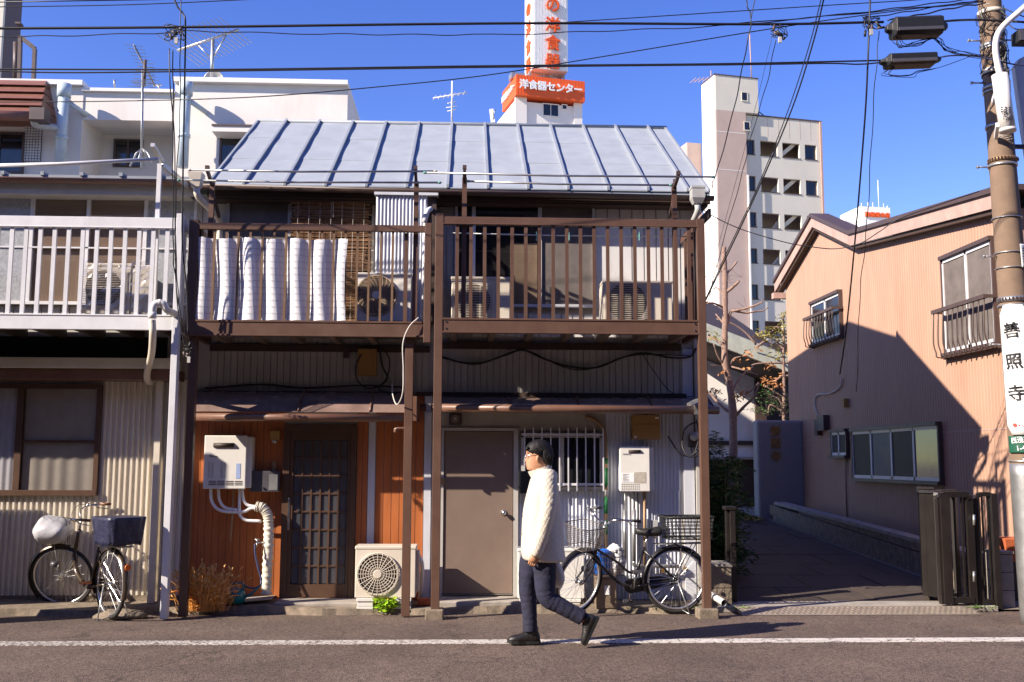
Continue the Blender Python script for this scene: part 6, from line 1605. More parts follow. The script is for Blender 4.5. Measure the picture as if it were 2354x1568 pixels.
M['skin'] = pm('skin', (.47, .235, .135), .5, var=.05, bump=.05); M['hair'] = pm('black_hair', (.008, .006, .006), .6, var=.3, scale=60, bump=.5, bscale=300, bdist=.002, spec=.3)
M['hair'].node_tree.nodes['Principled BSDF'].inputs['Sheen Weight'].default_value = 0
M['shoe'] = pm('black_shoe_leather', (.014, .012, .012), .4, bump=.6, bscale=60, bdist=.006); M['lip'] = pm('lips', (.42, .14, .10), .5, bump=0)
M['canvasbag'] = pm('cream_canvas', (.62, .56, .47), .85, bump=.5, bscale=18, bdist=.02)
pr = thing('person', (px(1245, 1480, YPn), YPn, 0), 'person in a cream quilted coat, navy trousers and glasses walking left along the white line', 'person')
def Pp(x, y, dy=0): v = at(x, y, YPn); return Vector((v.x, YPn+dy, v.z))
SC = YPn/FPX*1.005                                  # metres per photo px
def zz(x, y): return 1190*0+((1190+x/4.9)*.98042), ((1010+y/4.9)*.98042)     # upper-body crop -> photo px
def zl(x, y): return ((1150+x/2.903)*.98042), ((1000+y/2.903)*.98042)        # whole-figure crop
def ring(cx, cy, cz, rx, ry, n=24, sq=1.0, tilt=0.0, wob=0, seed=0, M_=None):
    r_ = random.Random(seed); out = []
    for k in range(n):
        a = 2*math.pi*k/n; c, s_ = math.cos(a), math.sin(a)
        c = math.copysign(abs(c)**sq, c); s_ = math.copysign(abs(s_)**sq, s_); f_ = 1+wob*math.sin(a*3+seed*1.7)+wob*.6*math.sin(a*7+seed*.9)
        out.append(Vector((cx+rx*c*f_, cy+ry*s_*f_, cz-tilt*c*rx)))
    return out
# --- body: torso, legs, arms, neck, head and hands in one continuous figure
body = MB()
def limb(pts, rad, n=10): body.tube(pts, rad, n)
hipN, hipF = Pp(*zl(345, 860), -.08), Pp(*zl(300, 860), .08)
chest = Pp(*zl(340, 480)); pelv = Pp(*zl(330, 850)); neck = Pp(*zl(325, 290)); headc = Pp(*zl(320, 190))
body.rings([ring(p.x, YPn, p.z, a, b, 20) for p, a, b in ((pelv, .12, .16), (Pp(*zl(335, 700)), .11, .15), (chest, .125, .19), (Pp(*zl(355, 370)), .085, .15), (Pp(*zl(345, 320)), .055, .06), (neck, .056, .056))])
kneeN, ankN = Pp(*zl(375, 1165), -.09), Pp(*zl(628, 1300), -.09); kneeF, ankF = Pp(*zl(255, 1110), .08), Pp(*zl(272, 1420), .07)
limb([hipN, kneeN, ankN], [.08, .055, .035]); limb([hipF, kneeF, ankF], [.08, .055, .035])
shN, elN, wrN = Pp(*zz(440, 560), -.20), Pp(*zz(425, 930), -.25), Pp(*zz(292, 1392), -.22)
shF, elF, wrF = Pp(*zz(440, 560), .20), Pp(*zz(520, 950), .25), Pp(*zl(420, 880), .22)
limb([shN, elN, wrN], [.055, .04, .026]); limb([shF, elF, wrF], [.055, .04, .026])
def hand(w_, dirv, out):
    """palm with four curled fingers and a thumb from its side"""
    d = dirv.normalized()*.82; side = d.cross(Vector(out)).normalized()*.85; o_ = Vector(out).normalized()
    RR = []
    for t, a, b in ((0, .026, .018), (.25, .034, .020), (.6, .041, .019), (1, .040, .015)):
        c = w_+d*(.085*t); RR.append([c+side*a*math.cos(q)+o_*b*math.sin(q) for q in [2*math.pi*k/12 for k in range(12)]])
    body.rings(RR)
    for i, ln in enumerate((.066, .074, .070, .054)):
        b0 = w_+d*.08+side*(-.028+.0187*i); p1 = b0+d*ln*.42-o_*.004; p2 = p1+d*ln*.12-o_*.026; p3 = p2-d*ln*.18-o_*.020
        body.tube([b0-d*.01, p1, p2, p3], [.0095, .0088, .008, .006], 8)
    t0 = w_+d*.025-side*.030; body.tube([t0, t0+d*.028-side*.016-o_*.008, t0+d*.056-side*.012-o_*.018], [.0115, .010, .007], 8)
hand(wrN, (wrN-elN)+Vector((-.02, 0, -.04)), (0, -1, 0)); hand(wrF, Vector((.03, 0, -1)), (0, 1, 0))
# head: rings of levels with a profile front
hx0 = zz(350, 0)[0]
prof = [  # crop y, front x, back x, half width
 (475, 300, 430, .055), (455, 240, 430, .056), (442, 222, 440, .058), (428, 218, 455, .061), (412, 216, 470, .064), (402, 209, 478, .066), (394, 213, 482, .067), (384, 207, 486, .068), (372, 211, 490, .070),
 (356, 205, 495, .072), (340, 197, 498, .073), (326, 200, 500, .074), (305, 209, 503, .075), (288, 213, 505, .076), (268, 210, 506, .077), (240, 213, 505, .077), (205, 222, 500, .076), (170, 240, 485, .070), (140, 270, 460, .060), (118, 310, 425, .040), (108, 345, 390, .015)]
RR = []
HN = 32
def lvl(y, fx, bxk, hw, grow=0.0, frontk=None):
    f_, b_ = Pp(*zz(fx, y)), Pp(*zz(bxk, y)); cx = (f_.x+b_.x)/2; rx = (b_.x-f_.x)/2+grow; z = f_.z; out = []
    base_front = {}
    for k in range(HN):
        a = 2*math.pi*k/HN; c, s_ = math.cos(a), math.sin(a)
        x = cx+rx*c; yy = YPn+(hw+grow)*math.copysign(abs(s_)**.85, s_)
        out.append([x, yy, z])
    return out
for y, fx, bxk, hw in prof:
    smooth_front = 216 if y > 250 else fx                       # face plane without nose and lips
    if y >= 455: smooth_front = fx
    r0 = lvl(y, smooth_front, bxk, hw)
    dx = (Pp(*zz(fx, y)).x-Pp(*zz(smooth_front, y)).x)
    wd = .020 if 300 < y < 365 else .028
    for q in r0: 
        if q[0] < (r0[0][0]+r0[HN//2][0])/2: q[0] += dx*math.exp(-((q[1]-YPn)/wd)**2)
        # eye sockets
        if 268 <= y <= 305 and q[0] < r0[HN//2][0]+.03: q[0] += .006*math.exp(-((abs(q[1]-YPn)-.031)/.014)**2)
    RR.append(r0)
RR = RR[::1]
body.rings(RR)
body.tube([Pp(*zz(420, 540)), Pp(*zz(400, 450)), Pp(*zz(390, 380))], [.05, .053, .055], 16)
for s_ in (-1, 1):       # ears
    e = Pp(*zz(338, 322), s_*.077)
    body.ball(e, .030, 6, (.55, .35, 1.05)); body.ball(e+Vector((-.004, s_*.008, 0)), .018, 6, (.55, .35, 1.0))
bo = body.build('body', M['skin'], pr)
for s_ in (-1, 1):
    e = Pp(*zz(232, 290), s_*.031)
    MB().ball(e, .0125, 6, (.8, 1.2, .7)).build('eye', M['signwhite'], pr); MB().ball(e+Vector((-.006, 0, 0)), .0068, 6).build('iris', M['ink'], pr)
    MB().tube([Pp(*zz(222, 258), s_*.018), Pp(*zz(220, 252), s_*.034), Pp(*zz(236, 258), s_*.05)], .0035, 6).build('eyebrow', M['hair'], pr)
MB().ball(Pp(*zz(213, 393)), .010, 6, (.6, 2.0, .5)).build('mouth', M['lip'], pr)
# glasses
gl_ = empty('glasses', Pp(*zz(210, 285))-Vector(pr.location), parent=pr)
for s_ in (-1, 1):
    c = Pp(*zz(204, 286), s_*.034)
    MB().tube([(c.x, c.y+.024*math.cos(a), c.z+.016*math.sin(a)) for a in [2*math.pi*k/16 for k in range(16)]], .0014, 5, closed=True).build('rim', M['chrome'], gl_)
    MB().tube([(c.x, c.y+s_*.024, c.z+.006), Pp(*zz(335, 282), s_*.080)], .0018, 5).build('temple', M['chrome'], gl_)
    MB().rings([[(c.x+d, c.y+.023*math.cos(a), c.z+.015*math.sin(a)) for a in [2*math.pi*k/16 for k in range(16)]] for d in (0, .001)]).build('lens', M['glass'], gl_)
# hair: cap over skull with ragged fringe and nape
hair = MB(); HR = []
hp_ = [(400, 430, 500, .050), (375, 400, 508, .064), (350, 378, 515, .079), (325, 366, 520, .083), (300, 352, 522, .085), (283, 322, 523, .085), (262, 258, 522, .084), (245, 232, 520, .082), (228, 214, 518, .083), (205, 208, 512, .083), (175, 218, 500, .080), (145, 245, 478, .071), (118, 285, 440, .055), (103, 325, 400, .028), (98, 350, 375, .006)]
for i, (y, fx, bxk, hw) in enumerate(hp_):
    f_, b_ = Pp(*zz(fx, y)), Pp(*zz(bxk, y)); cx = (f_.x+b_.x)/2; rx = (b_.x-f_.x)/2; out = []
    for k in range(40):
        a = 2*math.pi*k/40; j = 1+.02*math.sin(a*9+i)+.015*math.sin(a*17+i*2.3); e_ = .35 if i < 6 else (.5 if i < 9 else .85)
        ca, sa = math.cos(a), math.sin(a)
        out.append((cx+rx*math.copysign(abs(ca)**(.8 if i < 9 else 1), ca)*j, YPn+hw*math.copysign(abs(sa)**e_, sa)*j, f_.z+.004*math.sin(a*13+i)))
    HR.append(out)
hair.rings(HR)
rr_ = random.Random(4)
for i in range(900):       # locks
    a = rr_.uniform(0, 2*math.pi); t = rr_.uniform(0, 1)
    y0 = 110+t*150; c = Pp(*zz(365, y0)); spread = math.sin(math.pi*min(1, (y0-90)/300)*.55+.25)
    q0 = Vector((c.x+.135*.62*math.cos(a)*spread, YPn+.083*math.sin(a)*spread, c.z)); ln = rr_.uniform(.03, .065)
    q1 = q0+Vector((.034*math.cos(a)-.008+rr_.uniform(-.008, .008), .022*math.sin(a), -ln*.45)); q2 = q1+Vector((.014*math.cos(a)-.006+rr_.uniform(-.01, .01), .008*math.sin(a), -ln*.5))
    if 1.75 < a < 4.55 and q2.z < Pp(*zz(215, 215)).z: continue
    if (1.2 < a <= 1.75 or 4.55 <= a < 5.1) and q2.z < Pp(*zz(215, 290)).z: continue
    hair.tube([q0, q1, q2], [.005, .004, .001], 4, cap=False)
for k in range(9):         # fringe
    y_ = -.06+.015*k; a_ = Pp(*zz(235, 190), y_); b_ = Pp(*zz(206, 228+rr_.uniform(-6, 10)), y_*.95); hair.tube([a_, a_.lerp(b_, .6)+Vector((-.006, 0, .004)), b_], [.012, .009, .002], 5)
hair.build('hair', M['hair'], pr)
# --- coat
coat = empty('coat', Pp(*zz(400, 900))-Vector(pr.location), parent=pr); coat['label'] = 'cream diamond-quilted coat with stand collar'
lv = [(1500, 192, 672, .225), (1470, 160, 668, .228), (1400, 150, 652, .226), (1300, 154, 645, .222), (1200, 157, 636, .218), (1080, 160, 625, .214), (960, 172, 612, .212), (850, 190, 603, .214), (740, 212, 596, .222), (640, 238, 580, .232), (570, 258, 560, .228), (520, 278, 540, .205), (480, 300, 522, .165), (450, 320, 512, .11), (430, 335, 505, .08)]
RR = []
for i, (y, fx, bxk, hw) in enumerate(lv):
    f_, b_ = Pp(*zz(fx, y)), Pp(*zz(bxk, y)); RR.append(ring((f_.x+b_.x)/2, YPn, f_.z, (b_.x-f_.x)/2, hw, 40, .88, .03, .012, i))
cb_ = MB().rings(RR).build('coat_body', M['quilt'], coat); s_ = cb_.modifiers.new('smooth', 'SUBSURF'); s_.levels = s_.render_levels = 1
# stand collar, open at the throat
def oc(x, y, dy): return Pp(*zz(x, y), dy)
mb = MB(); RR = []
for t in range(21):
    a = math.pi*(-.93+1.86*t/20)             # 0 = nape
    def on(fxx, bxx, yf, yb, hw, off=0):
        c = math.cos(a); x = (fxx+bxx)/2+(bxx-fxx)/2*c; y = (yf+yb)/2+(yb-yf)/2*c; q = Pp(*zz(x, y)); return Vector((q.x+off*c, YPn+(hw+off)*math.sin(a), q.z))
    RR.append([on(262, 508, 535, 440, .085), on(228, 506, 472, 376, .080), on(228, 506, 474, 380, .080, -.010), on(262, 508, 533, 442, .085, -.010)])
mb.rings(RR, smooth=False); c_ = mb.build('collar', M['quilt'], coat)
def sleeve(sh, el, wr, name, sgn):
    P = spline([sh+Vector((0, -sgn*.02, .045)), sh+Vector((0, sgn*.01, 0)), sh.lerp(el, .5)+Vector((.01, sgn*.01, 0)), el, el.lerp(wr, .5)+Vector((.012, 0, 0)), wr+(wr-el).normalized()*.022], 6)
    n = len(P); rr = []
    for i in range(n):
        t = i/(n-1); b_ = .088*(1-t)+.056*t; rr.append((.055 if i == 0 else b_)*(1+.035*math.sin(i*2.3)+.02*math.sin(i*4.1)))
    o = MB().tube(P, rr, 20).build(name, M['quilt'], coat); s_ = o.modifiers.new('smooth', 'SUBSURF'); s_.levels = s_.render_levels = 1
sleeve(shN, elN, wrN, 'sleeve', -1); sleeve(shF, elF, wrF, 'sleeve', 1)
# side vent flap
q = [Pp(*zz(425, 1235), -.222), Pp(*zz(352, 1478), -.229), Pp(*zz(465, 1495), -.229)]
for i, y in enumerate((620, 800, 980, 1180)):
    p_ = Pp(*zz(lv[0][1], y)); 
    fx = [l for l in lv if l[0] <= y][0][1]; p_ = Pp(*zz(fx-2, y), -.03); MB().ball(p_, .009, 6, (.5, 1, 1)).build('button', M['brass'], coat)
# --- trousers: pelvis and two legs
tr = empty('trousers', pelv-Vector(pr.location), parent=pr)
def leg(P, rr, name, seed):
    Q = spline(P, 7); n = len(Q); R2 = []
    for i in range(n):
        t = i/(n-1)*(len(rr)-1); k = min(int(t), len(rr)-2); v = rr[k]+(rr[k+1]-rr[k])*(t-k); R2.append(v*(1+.02*math.sin(i*1.9+seed)+.018*math.sin(i*3.7+seed)))
    o = MB().tube(Q, R2, 20).build(name, M['denim'], tr)
    s_ = o.modifiers.new('smooth', 'SUBSURF'); s_.levels = s_.render_levels = 1
leg([Pp(*zl(335, 830), -.085), Pp(*zl(362, 960), -.09), Pp(*zl(366, 1090), -.09), Pp(*zl(385, 1160), -.09), Pp(*zl(450, 1200), -.09), Pp(*zl(540, 1250), -.09), Pp(*zl(622, 1292), -.09)], [.105, .10, .088, .080, .072, .066, .068], 'trouser_leg', 1)
leg([Pp(*zl(300, 830), .085), Pp(*zl(272, 960), .085), Pp(*zl(255, 1100), .08), Pp(*zl(262, 1200), .075), Pp(*zl(270, 1320), .07), Pp(*zl(272, 1408), .07)], [.105, .098, .078, .070, .062, .064], 'trouser_leg', 2)
MB().rings([ring(Pp(*zl(325, y)).x, YPn, Pp(*zl(325, y)).z, a, b, 24, .9) for y, a, b in ((930, .10, .12), (880, .14, .17), (820, .15, .18))]).build('seat', M['denim'], tr)
# --- shoes: lofted from heel to toe
def shoe(heel, toe, up, name, w_=.047):
    heel = Vector(heel); toe = Vector(toe); f_ = (toe-heel); Ln = f_.length; f_ = f_.normalized(); up = Vector(up); up = (up-f_*up.dot(f_)).normalized(); sd = f_.cross(up)
    s = empty(name, heel-Vector(pr.location), parent=pr)
    RR = []
    for t, w2, h in ((0, .55, .045), (.04, .80, .075), (.16, .92, .098), (.30, .88, .100), (.45, .86, .080), (.62, 1.0, .060), (.80, 1.0, .048), (.93, .78, .038), (1.0, .35, .022)):
        c = heel+f_*Ln*t+up*.022; ring_ = []
        for k in range(16):
            a = 2*math.pi*k/16; cz_ = math.sin(a); ring_.append(c+sd*w_*w2*math.cos(a)+up*(h*max(0, cz_)**.8 if cz_ > 0 else .004*cz_))
        RR.append(ring_)
    MB().rings(RR).build('upper', M['shoe'], s)
    RR = []
    for t, w2 in ((-.02, .6), (.05, .9), (.3, .92), (.45, .85), (.7, 1.08), (.9, .9), (1.02, .45)):
        c = heel+f_*Ln*t+up*(.006 if t < 1 else .014); RR.append([c+sd*w_*w2*a+up*b for a, b in ((-1, -.006), (1, -.006), (1.03, .018), (-1.03, .018))])
    MB().rings(RR, smooth=False).build('sole', M['black'], s)
    mb = MB()
    for i in range(5): c = heel+f_*Ln*(.36+.07*i)+up*(.022+.100-.012*i*1.1-.008*i); mb.tube([c-sd*.022, c+up*.003, c+sd*.022+f_*.01], .0028, 5)
    mb.build('laces', M['darkgrey'], s)
    # ankle cuff
    c = heel+f_*Ln*.2+up*.10; MB().tube([c-up*.03, c+up*.035], [.043, .040], 14).build('ankle', M['shoe'], s)
zsole = .012
h_ = Pp(*zl(338, 1492), .07); t_ = Pp(*zl(118, 1470), .07); shoe((h_.x, h_.y, zsole), (t_.x, t_.y-.02, zsole+.004), (0, 0, 1), 'shoe')
h_ = Pp(*zl(728, 1290), -.09); t_ = Pp(*zl(640, 1478), -.09)
shoe(h_, t_, (-1, 0, .1), 'shoe')
# --- cloth bag in the far hand
bag = thing('cloth_bag', Pp(*zl(460, 1000), .30), 'soft cream cloth bag swinging behind the walking person', 'bag')
mb = MB(); RR = []
for y, x0, x1, d in ((885, 430, 442, .02), (930, 428, 462, .04), (980, 418, 485, .06), (1030, 412, 502, .075), (1070, 410, 503, .08), (1100, 416, 492, .07), (1118, 430, 475, .04)):
    a, b = Pp(*zl(x0+16, y), .30), Pp(*zl(x1+20, y), .30); RR.append([Vector((v.x, v.y, v.z)) for v in ring((a.x+b.x)/2, YPn+.26, a.z, (b.x-a.x)/2, d, 20, 1, 0, .06, y)])
mb.rings(RR).build('bag_body', M['canvasbag'], bag)
MB().tube([wrF+Vector((0, .02, -.10)), Pp(*zl(432, 890), .26)], .008, 6).build('strap', M['canvasbag'], bag)
# ================================================================== UTILITY POLE, LAMP, SIGNS
YPo = 9.95
pb_ = at(2388, 1425, YPo); pt_ = at(2272, -15, YPo)
pole_x = lambda z: pb_.x+(pt_.x-pb_.x)*(z-pb_.z)/(pt_.z-pb_.z)
r_of = lambda z: .168-.0085*z
pole = thing('utility_pole', (pb_.x, YPo, 0), 'brown concrete utility pole with step bolts and steel bands at the right edge', 'utility pole')
zs_ = [-.1+i*.5 for i in range(22)]
MB().tube([(pole_x(z), YPo, z) for z in zs_], [r_of(z) for z in zs_], 32).build('shaft', M['pole'], pole)
def zp(y, x=2290): return pz(x, y, YPo)
def band(y, h=.05, mat='steel', grow=.012, tilt=0.0):
    z = zp(y); MB().tube([(pole_x(z)-tilt, YPo, z-h/2), (pole_x(z)+tilt, YPo, z+h/2)], [r_of(z)+grow]*2, 28).build('band', M[mat], pole)
for y, h, m_ in ((32, .04, 'ac'), (108, .03, 'steel'), (114, .02, 'steel'), (167, .05, 'ac'), (174, .012, 'cable'), (203, .035, 'steel'), (213, .02, 'steel'), (292, .03, 'steel'), (370, .04, 'brass'), (382, .025, 'steel'), (503, .01, 'steel'), (583, .01, 'steel'), (618, .01, 'steel'), (690, .05, 'steel'), (704, .02, 'steel'), (1060, .012, 'steel')): band(y, h, m_)
mb_n = MB()
for y in (370, 690):
    z = zp(y)
    for k in range(16):
        a = math.pi+math.pi*k/15; q = Vector((pole_x(z)+(r_of(z)+.018)*math.cos(a), YPo+(r_of(z)+.018)*math.sin(a), z)); mb_n.box(q.x-.008, q.x+.008, q.y-.004, q.y+.004, z-.012, z+.012)
mb_n.build('band_teeth', M['darkroof'], pole)['kind'] = 'stuff'
for y, s_ in ((95, -1), (192, -1), (385, -1), (590, -1), (792, -1), (92, 1)):
    z = zp(y); x = pole_x(z)+s_*r_of(z)*.9; MB().cyl((x, YPo, z), (x+s_*.14, YPo, z), .009, 8).cyl((x+s_*.14, YPo, z), (x+s_*.155, YPo, z), .018, 8).build('step_bolt', M['steel'], pole)
for y in (205, 290):
    z = zp(y); x = pole_x(z); MB().box(x-r_of(z)*.4, x+.06, YPo-r_of(z)-.05, YPo-r_of(z)+.02, z-.015, z+.035).build('clamp_arm', M['steel'], pole)
# chalky scribbles on the shaft
mb = MB(); rr_ = random.Random(6)
for y0, n in ((240, 5), (318, 7), (330, 6), (15, 3)):
    for i in range(n):
        z = zp(y0+rr_.uniform(-12, 12)); a = math.pi*1.5+rr_.uniform(-.9, .5); r = r_of(z)+.002; l = rr_.uniform(.15, .5)
        mb.tube([(pole_x(z)+r*math.cos(a+l*t/4), YPo+r*math.sin(a+l*t/4), z+.006*math.sin(t)) for t in range(5)], .0035, 3)
mb.build('glue_marks', M['siding'], pole)['kind'] = 'stuff'
def wrap(z0, z1, a0, a1, grow, mat, parent, name, n=16, roundc=0.0):
    mb = MB(); RR = []; m_ = 14
    for j in range(m_+1):
        t = j/m_; z = z0+(z1-z0)*t; e = min(t, 1-t)*(z1-z0); cut = 0
        if roundc and e < roundc: cut = (1-math.sqrt(max(0, 1-(1-e/roundc)**2)))*roundc/r_of(z)
        RR.append([(pole_x(z)+(r_of(z)+grow)*math.cos(a), YPo+(r_of(z)+grow)*math.sin(a), z) for a in [a0+cut+(a1-a0-2*cut)*k/n for k in range(n+1)]])
    mb.rings(RR, closed_ring=False, cap=False); o = mb.build(name, mat, parent, fix=False); so_ = o.modifiers.new('thick', 'SOLIDIFY'); so_.thickness = .003; so_.offset = 0; return o
sw = thing('wrapped_sign', (pb_.x, YPo-.2, zp(1000)), 'white curved sign with three black characters wrapped round the utility pole', 'sign')
A0, A1 = R(183), R(292)
z0, z1 = zp(1000, 2330), zp(705, 2310); wrap(z0, z1, A0, A1, .016, M['signwhite'], sw, 'sheet', roundc=.05)
gpz0, gpz1 = zp(1041, 2330), zp(1003, 2330)
gs = thing('address_plate', (pb_.x, YPo-.2, gpz0), 'green address plate below the white wrapped sign', 'sign'); wrap(gpz0, gpz1, A0+.03, A1, .018, M['green'], gs, 'plate')
def poletext(body, size, z, ang, mat, parent, grow=.022, bold=.0, sx=1.0, name='lettering', lean=0):
    a = ang; n_ = Vector((math.cos(a), math.sin(a), 0)); q = Vector((pole_x(z), YPo, z))+n_*(r_of(z)+grow)
    o = text(body, size, q, mat, parent, rot=Matrix.Rotation(a+math.pi/2, 3, 'Z') @ Matrix.Rotation(R(90), 3, 'X') @ Matrix.Rotation(R(4), 3, 'Z'), ext=.0008, bold=bold, sx=sx, name=name)
    # bend round the shaft
    me = o.data; off = world_off(parent)
    for v in me.vertices:
        p = v.co+off; dx = (p-q).dot(Vector((-math.sin(a), math.cos(a), 0))); rr0 = r_of(p.z)+grow+(p-q).dot(n_); aa = a+dx/rr0
        v.co = Vector((pole_x(p.z)+rr0*math.cos(aa), YPo+rr0*math.sin(aa), p.z))-off
    return o
angc = R(226)
for ch, y in (('善', 765), ('照', 835), ('寺', 908)): poletext(ch, .165, zp(y, 2315), angc, M['ink'], sw, bold=.003)
poletext('●▪ここ', .055, zp(978, 2330), R(238), M['redink'], sw)
poletext('西浅草', .062, zp(1013, 2330), R(228), M['signwhite'], gs, grow=.024, bold=.001); poletext('1-4', .068, zp(1031, 2330), R(228), M['signwhite'], gs, grow=.024, bold=.001)
sk = thing('black_sticker', (pb_.x, YPo-.2, zp(1056, 2330)), 'small black sticker with white capitals under the green plate', 'sticker'); wrap(zp(1061, 2335), zp(1051, 2335), R(232), R(285), .004, M['ink'], sk, 'strip'); poletext('FABLOPA', .035, zp(1056, 2335), R(256), M['signwhite'], sk, grow=.009, bold=.001)
wrap(-.02, zp(1066, 2335), A0-.3, A1+.4, .006, M['steel'], pole, 'grey_jacket')
s2 = thing('pole_plate', (pole_x(zp(595)), YPo-.2, zp(620)), 'small white number plate on the upper utility pole', 'sign'); wrap(zp(621, 2325), zp(568, 2325), R(280), R(305), .02, M['signwhite'], s2, 'plate', n=5)
mb = MB()
for k in range(6):
    z = zp(578+k*6, 2325); mb.box(pole_x(z)+.045, pole_x(z)+.075, YPo-r_of(z)-.024, YPo-r_of(z)-.0165, z-.004, z+.004)
mb.build('small_print', M['ink'], s2)['kind'] = 'stuff'
s3 = thing('pole_plate', (pole_x(zp(760)), YPo-.2, zp(790)), 'white plate at the right edge beside the wrapped sign', 'sign'); wrap(zp(795, 2345), zp(738, 2345), R(296), R(325), .03, M['signwhite'], s3, 'plate', n=5)
# street lamp
YLp = YPo-.33
M['lampwhite'] = pm('cream_white_paint', (.72, .69, .66), .35, var=.04, dirt=.2)
sl_ = thing('street_lamp', at(2310, 300, YLp), 'white street lamp bracket with a cylindrical gear box clamped to the pole', 'street lamp')
a, b = at(2316, 303, YLp), at(2297, 172, YLp); MB().tube([a, b], .076, 28).tube([a-Vector((0, 0, .0)), a+Vector((0, 0, .03))], .079, 28).build('gear_box', M['lampwhite'], sl_)
MB().tube(spline([at(2298, 175, YLp), at(2288, 120, YLp), at(2291, 85, YLp), at(2306, 60, YLp), at(2345, 25, YLp), at(2420, -40, YLp)], 6), .031, 14).build('arm', M['lampwhite'], sl_)
for y in (208, 292):
    q = at(2290, y, YLp); MB().bar((pole_x(q.z)-r_of(q.z)*.9, YPo-.12, q.z-.04), (q.x+.02, YLp+.02, q.z+.03), .03, .05).build('clamp', M['lampwhite'], sl_)
text('09-', .055, at(2310, 260, YLp-.080), M['ink'], sl_, ext=.001, name='number'); text('1263', .055, at(2316, 272, YLp-.080), M['ink'], sl_, ext=.001, name='number')
mb = MB()
for i in range(3):
    for j in range(3): q = at(2302+j*9, 247+i*5, YLp-.080); mb.box(q.x-.010, q.x+.010, q.y, q.y+.003, q.z-.006, q.z+.006)
mb.build('small_print', M['darkgrey'], sl_)['kind'] = 'stuff'
wb_ = thing('street_sign', at(2350, 350, YPo-.2), 'white rounded panel cut off by the right edge behind the street lamp', 'sign')
P = [at(x, y, YPo+.1) for x, y in ((2332, 152), (2342, 135), (2365, 125), (2420, 120), (2420, 375), (2362, 365), (2352, 300), (2338, 200))]
mb = MB(); n = len(P); mb.v = [tuple(p) for p in P]+[tuple(p+Vector((0, .08, 0))) for p in P]; mb.face(range(n)); mb.face(range(2*n-1, n-1, -1))
for i in range(n): j = (i+1) % n; mb.face((i, j, n+j, n+i))
mb.build('panel', M['lampwhite'], wb_, .01)
bx('bracket', M['darkroof'], wb_, P[0].x-.1, P[0].x+.1, YPo+.05, YPo+.09, P[0].z-.9, P[0].z-.86)
# ================================================================== WIRES
YWi = 9.6
def wire(pts, r, label, Y=YWi, wob=0, mat='cable', k=10, group='overhead cables', pts3=False, n=5):
    P = pts if pts3 else [at(p[0], p[1], p[2] if len(p) > 2 else Y) for p in pts]
    Q = spline(P, k)
    if wob:
        r_ = random.Random(len(Q)); ph = r_.uniform(0, 6); L_ = 0; Q2 = [Q[0]]
        dense = []
        for a, b in zip(Q, Q[1:]):
            m_ = max(1, int((b-a).length/.08))
            for i in range(m_): dense.append(a.lerp(b, i/m_))
        dense.append(Q[-1]); Q = [p+Vector((0, wob*math.cos(i*.9+ph), wob*math.sin(i*.9+ph))) for i, p in enumerate(dense)] if abs((dense[-1]-dense[0]).x) > abs((dense[-1]-dense[0]).z) else [p+Vector((wob*math.sin(i*.8+ph)+wob*.6*math.sin(i*.31), 0, 0)) for i, p in enumerate(dense)]
    o = MB().tube(Q, r, n).build('overhead_cable', M[mat], None, fix=False); return tag(o, label, 'cable', group)
wire([(-60, 66), (400, 63), (1176, 54), (1750, 56), (2030, 51)], .0135, 'thickest black overhead cable running to the upper black closure', n=8)
wire([(-60, 159), (500, 160), (1100, 152), (1650, 147), (2035, 139)], .0085, 'overhead cable running to the lower black closure, upper of two strands')
wire([(-60, 161), (120, 167), (400, 165), (1200, 154), (1700, 149), (1900, 146), (1975, 148), (2035, 143)], .0075, 'lower strand twisting round the cable to the lower black closure', Y=YWi-.02)
wire([(-60, 6), (370, -1)], .006, 'thin overhead cable leaving the top left corner, upper one')
wire([(-60, 17), (300, 11), (640, -4)], .005, 'thin overhead cable leaving the top left corner, lower one')
wire([(-60, 85), (120, 83), (372, 76), (440, 72), (700, 78), (1127, 80), (1400, 71), (1654, 60), (1950, 33), (2260, 5)], .005, 'wavy thin cable below the thickest one', wob=.006)
wire([(-60, 235, 10.2), (250, 233, 10.1), (588, 223), (900, 197), (1127, 172), (1400, 128), (1787, 64), (2040, 28), (2260, 2)], .0055, 'thin cable rising to the right across the roof and tower')
wire([(1230, 55), (1307, 51), (1911, 12), (2080, 2), (2200, -8)], .005, 'faint thin cable above the thickest one at right')
wire([(1660, 58), (1950, 32), (2100, 14), (2230, -2)], .006, 'upper thin cable fanning up to the pole', wob=.005)
wire([(1990, 42), (2080, 28), (2180, 12), (2260, -1)], .006, 'middle thin cable fanning up to the pole', wob=.005)
wire([(2040, 47), (2110, 35), (2200, 17), (2265, 8)], .008, 'lowest twisted cable fanning up to the pole', wob=.006)
# drops at the left
wire([(399, -5), (408, 16), (421, 33), (426, 60), (424, 200, 9.9), (420, 420, 10.2), (419, 560, 10.25), (428, 660, 10.28), (432, 770, 10.3)], .009, 'thickest of the black drop cables beside the white post')
wire([(396, 115), (398, 240, 9.9), (397, 400, 10.1), (398, 560, 10.2), (403, 640, 10.25), (418, 760, 10.3)], .006, 'leftmost black drop cable beside the white post', wob=.004)
wire([(389, 112), (391, 200), (401, 320, 10), (402, 500, 10.2), (404, 640, 10.25), (410, 720, 10.3), (425, 800, 10.33)], .006, 'wandering black drop cable beside the white post')
wire([(415, 0), (414, 120), (414, 260, 9.9), (405, 420, 10.1), (405, 600, 10.25), (411, 700, 10.3)], .005, 'thin black drop cable starting above the frame at left', wob=.003)
